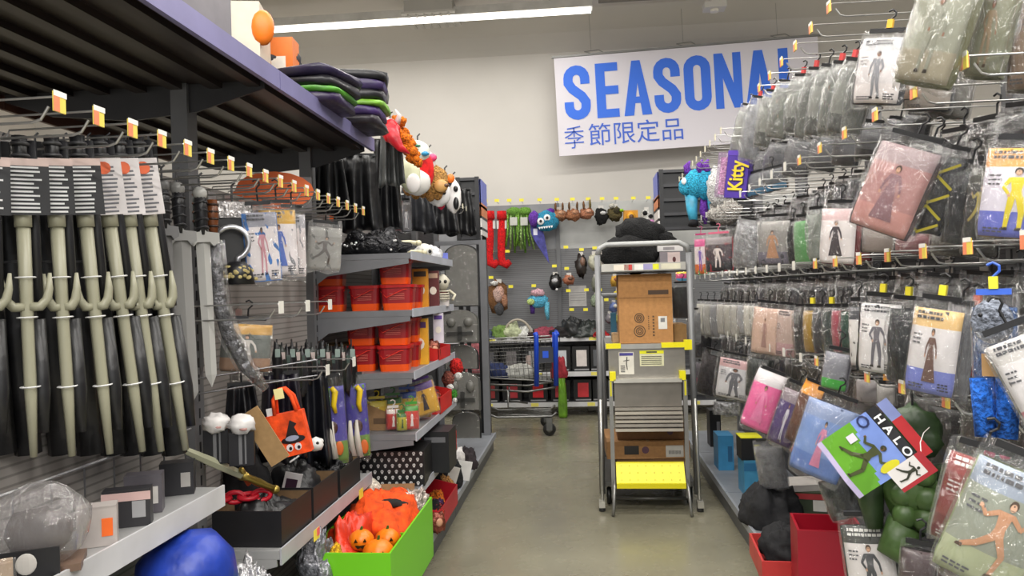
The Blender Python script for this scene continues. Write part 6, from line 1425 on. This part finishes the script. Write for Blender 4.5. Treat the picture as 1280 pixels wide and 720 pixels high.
MB().box(-.18, -.02, -.3, -.285, zb+.2, zb+.36).build('seat_panel', M('3a3c44', 'plastic'), t); MB().box(-.13, -.07, -.302, -.3, zb+.25, zb+.32).build('seat_logo', M('2a5ad8', 'plastic'), t)
for s in (-1, 1):
    MB().tube([(-.02, s*.24, zb-.02), (.0, s*.24, zb-.06), (-.3, s*.25, zb-.1), (-.9, s*.2, zb-.06)], .012, 6).build('frame_tube', M('777775', 'metal'), t, smooth=True)
    MB().tube([(-.9, s*.2, zb-.06), (-.85, s*.22, .3), (-.62, s*.24, .2), (-.05, s*.25, .2), (.0, s*.25, .24)], .013, 6).build('lower_frame', M('777775', 'metal'), t, smooth=True)
    MB().tube([(-.5, s*.24, zb-.08), (-.5, s*.24, .3), (-.3, s*.24, .27)], .011, 6).build('strut', M('777775', 'metal'), t, smooth=True)
for (x, y) in ((-.08, -.25), (-.1, .25), (-.9, -.2), (-.9, .2)):
    w = MB().lathe([(.06, -.018), (.068, 0), (.06, .018)], 18, 0, Matrix.Translation((x, y, .068)) @ Matrix.Rotation(PI/2, 4, 'X')).build('caster_wheel', M('232323', 'plastic'), t, smooth=True)
    MB().lathe([(.03, -.02), (.034, 0), (.03, .02)], 12, 0, Matrix.Translation((x, y, .068)) @ Matrix.Rotation(PI/2, 4, 'X')).build('hub', M('8c8c8a', 'metal'), w, smooth=True)
    MB().box(x-.03, x+.03, y-.028, y-.022, .06, .19).build('caster_fork', M('7a7a78', 'metal'), w)
w = MB()
for i in range(7): w.tube([(-.62, -.22+i*.073, .205), (-.05, -.22+i*.073, .205)], .004, 4)
w.build('bottom_rack', gw_, t, kind='stuff')
heap('pink_cloth', 'pink patterned cloth hanging in the left end of the shopping cart', 'fabric', (xr-.86, SC_Y-.1, zb+.09), .09, .08, .3, 'c4757c', 'fabric', .3, 61)
heap('blue_cloth', 'dark blue cloth on the shopping cart floor', 'fabric', (xr-.62, SC_Y-.1, zb+.04), .14, .1, .08, '1d2a52', 'fabric', .4, 62)
heap('white_cloth', 'white striped cloth on the shopping cart floor', 'fabric', (xr-.38, SC_Y-.08, zb+.02), .16, .1, .08, 'a8a8a2', 'fabric', .4, 63)
carton('small_pack', 'small pale pack leaning by the cart side mesh', 'pack', (xr-.28, SC_Y-.0, zb+.05), .05, .02, .2, 'b8a49c', (0, 0, .2), kind='card')
# ================================================================== BACK GONDOLA GOODS
def bp_(px, py, Y=9.35): P = at(px, py, Y=Y); return P, sc(P)
# top hooks and yellow tags
def back_hook(px, py, lab, grp):
    k_ = 'back'
    P, k = bp_(px, py, 9.62)
    if k_ not in _hooks:
        h = _hooks[k_] = thing('peg_hook', lab, 'peg hook', group=grp)
        MB().tube([(0, 0, 0), (0, -.22, 0), (0, -.25, .02)], .003, 5).build('hook_wire', M('b9b8b6', 'metal'), h)
        MB().box(-.028, .028, -.262, -.258, .0, .035).build('price_tag', M('e8dc3a', 'card'), h)
    else: h = copy_tree(_hooks[k_])
    place(h, (P.x, 9.615, P.z), (0, 0, 0), lab, grp)
for i, px in enumerate((610, 624, 639, 654, 676, 697, 716, 735, 752, 769, 790, 808)): back_hook(px, 254+(700-px)*.018, ORD[i]+' yellow tagged hook along the top of the back gondola, counted from the left', 'top hooks of the back gondola')
for px, py, w_ in ((617, 317, 'below the left red stocking'), (637, 317, 'below the green tinsel'), (617, 349, 'holding the brown wig costume'), (641, 360, 'bare, right of the brown wig'), (669, 359, 'holding the unicorn scarf'), (694, 335, 'holding the black marked mask'), (709, 338, 'holding the copper accessory'), (725, 338, 'bare, right of the copper accessory'), (708, 312, 'bare, left of the dark glove'), (727, 315, 'above the dark glove'), (743, 313, 'above the skeleton glove pack'), (711, 365, 'at the left edge of the paper notice'), (733, 364, 'at the right edge of the paper notice'), (749, 364, 'above the pale green mask'), (715, 388, 'below the paper notice, left one'), (732, 388, 'below the paper notice, right one'), (747, 388, 'below the pale green mask'), (757, 376, 'nearest the ladder cart post')):
    back_hook(px, py, 'yellow tagged hook '+w_, 'lower hooks of the back gondola')
def stocking(px, lab, col, kind, h=72, w=12):
    P, k = bp_(px, 264); t = thing('stocking', lab, 'stocking', P, (0, 0, .1)); m_ = M(col, kind)
    MB().box(-w*.55*k, w*.55*k, -.02, .02, -22*k, -12*k).build('white_card', M('c9c7c4', 'card'), t)
    MB().tube([(0, 0, 0), (0, 0, -10*k)], [w*.5*k, w*.55*k], 10).build('cuff', m_, t, smooth=True)
    MB().tube([(0, .01, -10*k), (-1*k, .01, -h*.5*k), (-2*k, .01, -h*.78*k), (-1*k, 0, -h*.9*k), (4*k, -.01, -h*.93*k), (9*k, -.02, -h*.88*k)], [w*.42*k, w*.45*k, w*.4*k, w*.42*k, w*.45*k, w*.3*k], 10).build('leg', m_, t, smooth=True)
stocking(612, 'long bright red stocking, leftmost on the back gondola', 'd8141a', 'fur'); stocking(627, 'long bright red stocking, second from the left on the back gondola', 'd8141a', 'fur')
for i, px in enumerate((642, 655)):
    P, k = bp_(px, 262); t = thing('tinsel_costume', ['green tinsel dangling costume beside the red stockings', 'green tinsel dangling costume beside the purple cone'][i], 'costume', P, (0, 0, .1))
    MB().ell((0, 0, -2*k), (9*k, .04, 5*k), 12, 8, 0, None, .3, i).build('top', M('6a9a3a', 'fur'), t, smooth=True)
    MB().box(-5*k, 4*k, -.05, -.04, -20*k, -10*k).build('white_card', M('b9bab2', 'card'), t)
    for j in range(5):
        x = -7+j*3.4; MB().tube([(x*k, 0, -4*k), ((x-1+j*.4)*k, 0, -26*k), ((x-4+j*2.2)*k, 0, -(46+j % 3*4)*k)], [1.8*k, 1.8*k, 1.4*k], 7).build('strand', M(('6f9a3c', '8aa866', '5a8430')[j % 3], 'foil'), t, smooth=True)
P, k = bp_(671, 268); t = thing('monster_hat', 'purple cone hood topped by a furry blue and purple monster head', 'costume', P, (0, 0, .1))
MB().prism([(-9*k, -8*k), (6*k, -12*k), (14*k, -62*k), (-2*k, -36*k), (-8*k, -24*k)], -.02, .02).build('purple_cone', M('4a4a92', 'fabric'), t)
MB().ell((12*k, -.04, -9*k), (15*k, .1, 13*k), 16, 12, 0, None, .15, 6).build('furry_head', M('2f8fb4', 'fur'), t, smooth=True)
MB().ell((-4*k, -.05, -6*k), (7*k, .07, 10*k), 12, 8, 0, None, .2, 3).build('purple_cheek', M('6a3aa8', 'fur'), t, smooth=True); MB().ell((17*k, -.03, 2*k), (6*k, .06, 5*k), 10, 8, 0, None, .2, 4).build('purple_tuft', M('6a30a8', 'fur'), t, smooth=True)
for x, z in ((4, -10), (12, -6)):
    MB().ell((x*k, -.13, z*k), (4.4*k, .02, 4.4*k), 10, 8).build('eye', M('e8e8e8', 'plastic'), t, smooth=True); MB().ell((x*k, -.15, z*k), (1.8*k, .01, 2*k), 8, 6).build('pupil', M('101018', 'plastic'), t, smooth=True)
for i in range(6): MB().prism([((1+i*3)*k, -17*k+i*.3*k), ((4+i*3)*k, -17*k+i*.3*k), ((2.5+i*3)*k, -20*k+i*.3*k)], -.125, -.115).build('tooth', M('eeeeee', 'plastic'), t)
MB().box(-5*k, 0, -.022, -.02, -26*k, -18*k).build('white_lettering', M('d8d8e8', 'card'), t)
def plushy(px, py, w, h, col, lab, acc=None, kind='fur', Y=9.35, seed=1, accs=(), cat='costume toy', name='hanging_plush'):
    P, k = bp_(px, py, Y); t = thing(name, lab, cat, P, (0, 0, .1))
    MB().ell((0, 0, -h*.5*k), (w*.5*k, .07, h*.5*k), 14, 10, 0, None, .5, seed, 6).build('body', M(col, kind), t, smooth=True)
    if acc: MB().ell((w*.1*k, -.06, -h*.35*k), (w*.24*k, .03, h*.2*k), 10, 8, 0, None, .3, seed+1).build('accent', M(acc, kind), t, smooth=True)
    for (x, z, a, b, c_) in accs: MB().ell((x*k, -.06, z*k), (a*k, .035, b*k), 10, 8, 0, None, .25, seed+2).build('detail', M(c_, kind), t, smooth=True)
    MB().box(-w*.2*k, w*.2*k, -.01, .01, -2*k, 3*k).build('hang_card', M('c8c4be', 'card'), t)
plushy(699, 262, 18, 14, 'b07a58', 'tan antlered plush head, left of three on the top hooks', 'd0a080', seed=2, accs=((-5, 3, 1.5, 5, '7a5230'), (4, 3, 1.5, 5, '7a5230'))); plushy(716, 261, 18, 15, 'a8704e', 'tan antlered plush head, middle of three on the top hooks', 'c89474', seed=3, accs=((-5, 3, 1.5, 5, '6a4a2a'), (5, 3, 1.5, 5, '6a4a2a')))
plushy(733, 260, 18, 14, 'b57a5c', 'tan antlered plush head, right of three on the top hooks', 'd8a488', seed=4, accs=((-4, 3, 1.5, 5, '7a5230'), (4, 4, 1.5, 6, '7a6a3a')))
plushy(751, 260, 16, 20, '131315', 'black hooded plush with a white label on the top hooks', None, seed=5, accs=((2, -7, 4, 2.4, 'd8d8d8'),)); plushy(768, 258, 18, 18, '5a5030', 'olive brown antlered plush with lime trim on the top hooks', '3a3420', seed=6, accs=((8, -6, 3, 2, '9ac82a'), (-4, 0, 4, 3, 'c8c4b8')))
P, k = bp_(788, 263); t = thing('gold_mask_pack', 'golden yellow mask pack on the top hooks', 'costume pack', P, (0, 0, .1)); MB().box(-9*k, 9*k, -.02, .02, -20*k, 0).build('card', M('c88a1a', 'card'), t); MB().ell((0, -.03, -9*k), (6*k, .04, 7*k), 12, 9).build('gold_face', M('d89a20', 'satin'), t, smooth=True); MB().ell((0, -.065, -9*k), (3*k, .015, 3.6*k), 10, 8).build('dark_opening', M('4a2a10', 'plastic'), t, smooth=True)
plushy(808, 262, 14, 22, 'd8d8d4', 'black and white spotted plush with a pastel rainbow tuft', None, seed=8, accs=((-3, -5, 3, 3, '1a1a1c'), (4, -9, 3, 2.4, '1a1a1c'), (-3, -17, 5, 4, '9ad8c8'), (4, -17, 5, 4, 'd890c8')))
plushy(622, 352, 24, 40, '7a5432', 'long brown shaggy wig costume on the left of the back pegboard', 'c9a090', seed=11, accs=((0, -16, 6, 10, 'c8aaa0'), (8, -24, 4, 8, 'a87a60'), (1, -34, 6, 8, '4a4a4e'), (-4, -2, 5, 3, 'e0dcd8')))
P, k = bp_(672, 364); t = thing('unicorn_scarf', 'pale blue and purple unicorn hood scarf on the back pegboard', 'costume', P, (0, 0, .1))
MB().ell((0, 0, -12*k), (13*k, .06, 9*k), 14, 10, 0, None, .3, 3).build('hood', M('5ab4d8', 'fur'), t, smooth=True); MB().ell((0, -.03, -2*k), (9*k, .05, 5*k), 12, 8, 0, None, .3, 4).build('pink_mane', M('e0b0bc', 'fur'), t, smooth=True); MB().ell((-9*k, -.05, -13*k), (5*k, .03, 4*k), 10, 8).build('lime_muzzle', M('b8d080', 'fur'), t, smooth=True)
MB().tube([(-7*k, 0, -16*k), (-7*k, 0, -28*k)], [3.5*k, 2.6*k], 8).build('purple_end', M('4a2a80', 'fur'), t, smooth=True); MB().tube([(11*k, 0, -14*k), (11*k, 0, -26*k), (12*k, 0, -36*k)], [3.4*k, 3*k, 1.8*k], 8).build('blue_end', M('6ac0e0', 'fur'), t, smooth=True)
plushy(694, 343, 15, 20, '111113', 'black mask with white marks on the back pegboard', None, seed=13, kind='satin', accs=((-1, -8, 4, 3, 'c8c8cc'), (1, -19, 1.6, 1.6, 'dcdcdc'))); plushy(711, 344, 15, 12, 'a86a50', 'copper brown strapped accessory next to the black mask', '6a4a3a', seed=14, kind='satin')
plushy(726, 318, 14, 28, '2a2422', 'dark glove like accessory below the antlered plush', '8a6a5a', seed=15, kind='satin'); plushy(743, 317, 16, 22, 'b9b8a4', 'cream skeleton print glove pack on the back pegboard', '2a2a2a', seed=16, kind='satin')
plushy(744, 346, 10, 18, '7a7d70', 'grey green small pack below the skeleton gloves', 'b0b49a', seed=17, kind='satin'); plushy(746, 368, 16, 16, '9aa890', 'pale green and white mask low on the back pegboard', 'd8dcd0', seed=18)
P, k = bp_(722, 370, 9.6); t = thing('paper_notice', 'white paper notice pinned to the back pegboard', 'notice', (P.x, 9.612, P.z)); MB().box(-11*k, 11*k, -.003, 0, -13*k, 13*k).build('sheet', M('c4c2c0', 'card'), t)
l_ = MB()
for i in range(4): l_.box(-9*k, 9*k, -.004, -.0031, (4-i*3.2)*k, (4.6-i*3.2)*k)
l_.build('text_lines', M('8a8a8c', 'card'), t, kind='stuff')
# right of the ladder: small colourful packs on the back board
for i, (px, py, c1, c2) in enumerate([(768, 345, 'c89a3a', '8a4a2a'), (772, 362, 'd8c43a', '3a5a7a'), (767, 378, '5a6a9a', 'c8c4bc'), (773, 392, '8a8a4a', 'b8402a'), (762, 392, '77747a', 'd0c8c0')]):
    plushy(px, py, 11, 13, c1, ['ochre', 'yellow', 'slate blue', 'olive', 'grey'][i]+' small pack seen through the left side of the ladder cart', c2, seed=30+i, kind='satin')
# heaped goods on the upper deck
gz = .931
for i, (px, rx, rz, c_, kd, lb) in enumerate([(612, .1, .1, '3a4458', 'fabric', 'blue grey cloth at the left end of the back shelf'), (628, .12, .13, '5f7a3a', 'fabric', 'green patterned cloth heap on the back shelf'), (641, .1, .15, 'a9b08f', 'fabric', 'white and green cloth heap on the back shelf'), (655, .1, .12, 'c8c8c4', 'fabric', 'white plush heap on the back shelf'),
     (668, .1, .08, '2a1a1e', 'fabric', 'black cloth in front of the unicorn scarf'), (682, .14, .1, '8a3a4a', 'fabric', 'pink and maroon cloth on the back shelf'), (700, .14, .1, '1f1a1c', 'fabric', 'black crumpled cloth on the back shelf'), (716, .12, .19, '26282a', 'satin', 'black tall cloth bundle on the back shelf'), (732, .16, .16, '2a302e', 'satin', 'charcoal green cloth heap at the right of the back shelf'), (748, .1, .1, 'b01e22', 'satin', 'red shiny cloth behind the cart post')]):
    P = at(px, 415, Y=9.3); heap('cloth_heap', lb, 'fabric', (P.x, 9.3, gz), rx*1.1, .16, rz*.62, c_, kd, .6, 70+i)
P = at(648, 402, Y=9.35); t = thing('headband', 'pale arched headband standing over the cloth on the back shelf', 'headband', (P.x, 9.2, .94)); MB().tube([(.17*math.cos(PI*i/12), 0, .22*math.sin(PI*i/12)) for i in range(13)], .014, 8).build('band', M('a39a8c', 'plastic'), t, smooth=True)
# boxes on the lower decks
def bbox(px, z, w, h, lab, pic, x=None, dark='161617'):
    P = at(px, 450, Y=9.25); t = thing('boxed_costume', lab, 'box', (P.x, 9.32, z+.001), (0, 0, 0)); MB().box(-w/2, w/2, -.15, .15, 0, h).build('body', M(dark, 'card'), t); MB().box(-w*.28, w*.28, -.152, -.15, h*.2, h*.85).build('picture', M(pic, 'card'), t); MB().box(-w*.4, w*.4, -.1515, -.15, h*.04, h*.1).build('text_line', M('9a9a9c', 'card'), t)
for i, (px, pic, lb) in enumerate([(612, '55555a', 'black box leftmost on the middle back deck'), (640, '6a6668', 'black box second on the middle back deck'), (668, '8a8a8c', 'black box third on the middle back deck'), (702, 'c8ccd0', 'black box with a pale picture just right of the cart handle'), (727, 'd8d0cc', 'black box with a bright white picture on the middle back deck'), (748, '5a5c60', 'black box with a grey picture near the ladder cart')]): bbox(px, .52, .22, .3, lb, pic)
for i, (px, pic, lb) in enumerate([(612, '8a2a2a', 'dark box leftmost on the lowest back deck'), (640, 'a83038', 'dark box with red picture behind the cart wheels'), (672, 'c02028', 'dark box with a red strip on the lowest back deck'), (700, 'b8404a', 'dark box with a maroon picture on the lowest back deck'), (728, 'c8343a', 'dark box with a red and white figure on the lowest back deck'), (750, '2a2a2c', 'plain black box right end of the lowest back deck')]): bbox(px, .16, .23, .26, lb, pic)
heap('green_frog_toy', 'lime green frog legs toy hanging off the lowest back shelf', 'toy', (at(703, 500, Y=8.9).x, 8.98, .005), .05, .05, .28, '6a9a2a', 'satin', .5, 90)
heap('red_white_cloth', 'red and white striped cloth hanging over the cart handle end', 'fabric', (xr+.05, SC_Y-.1, .58), .08, .06, .11, '9a2a34', 'fabric', .5, 91)
P = at(745, 512, Z=0); carton('floor_box', 'small white box on the floor before the back gondola', 'box', (P.x, P.y, 0), .2, .12, .08, 'd8d4cc', (0, 0, .1), kind='card', labelcol='b8b4ac')
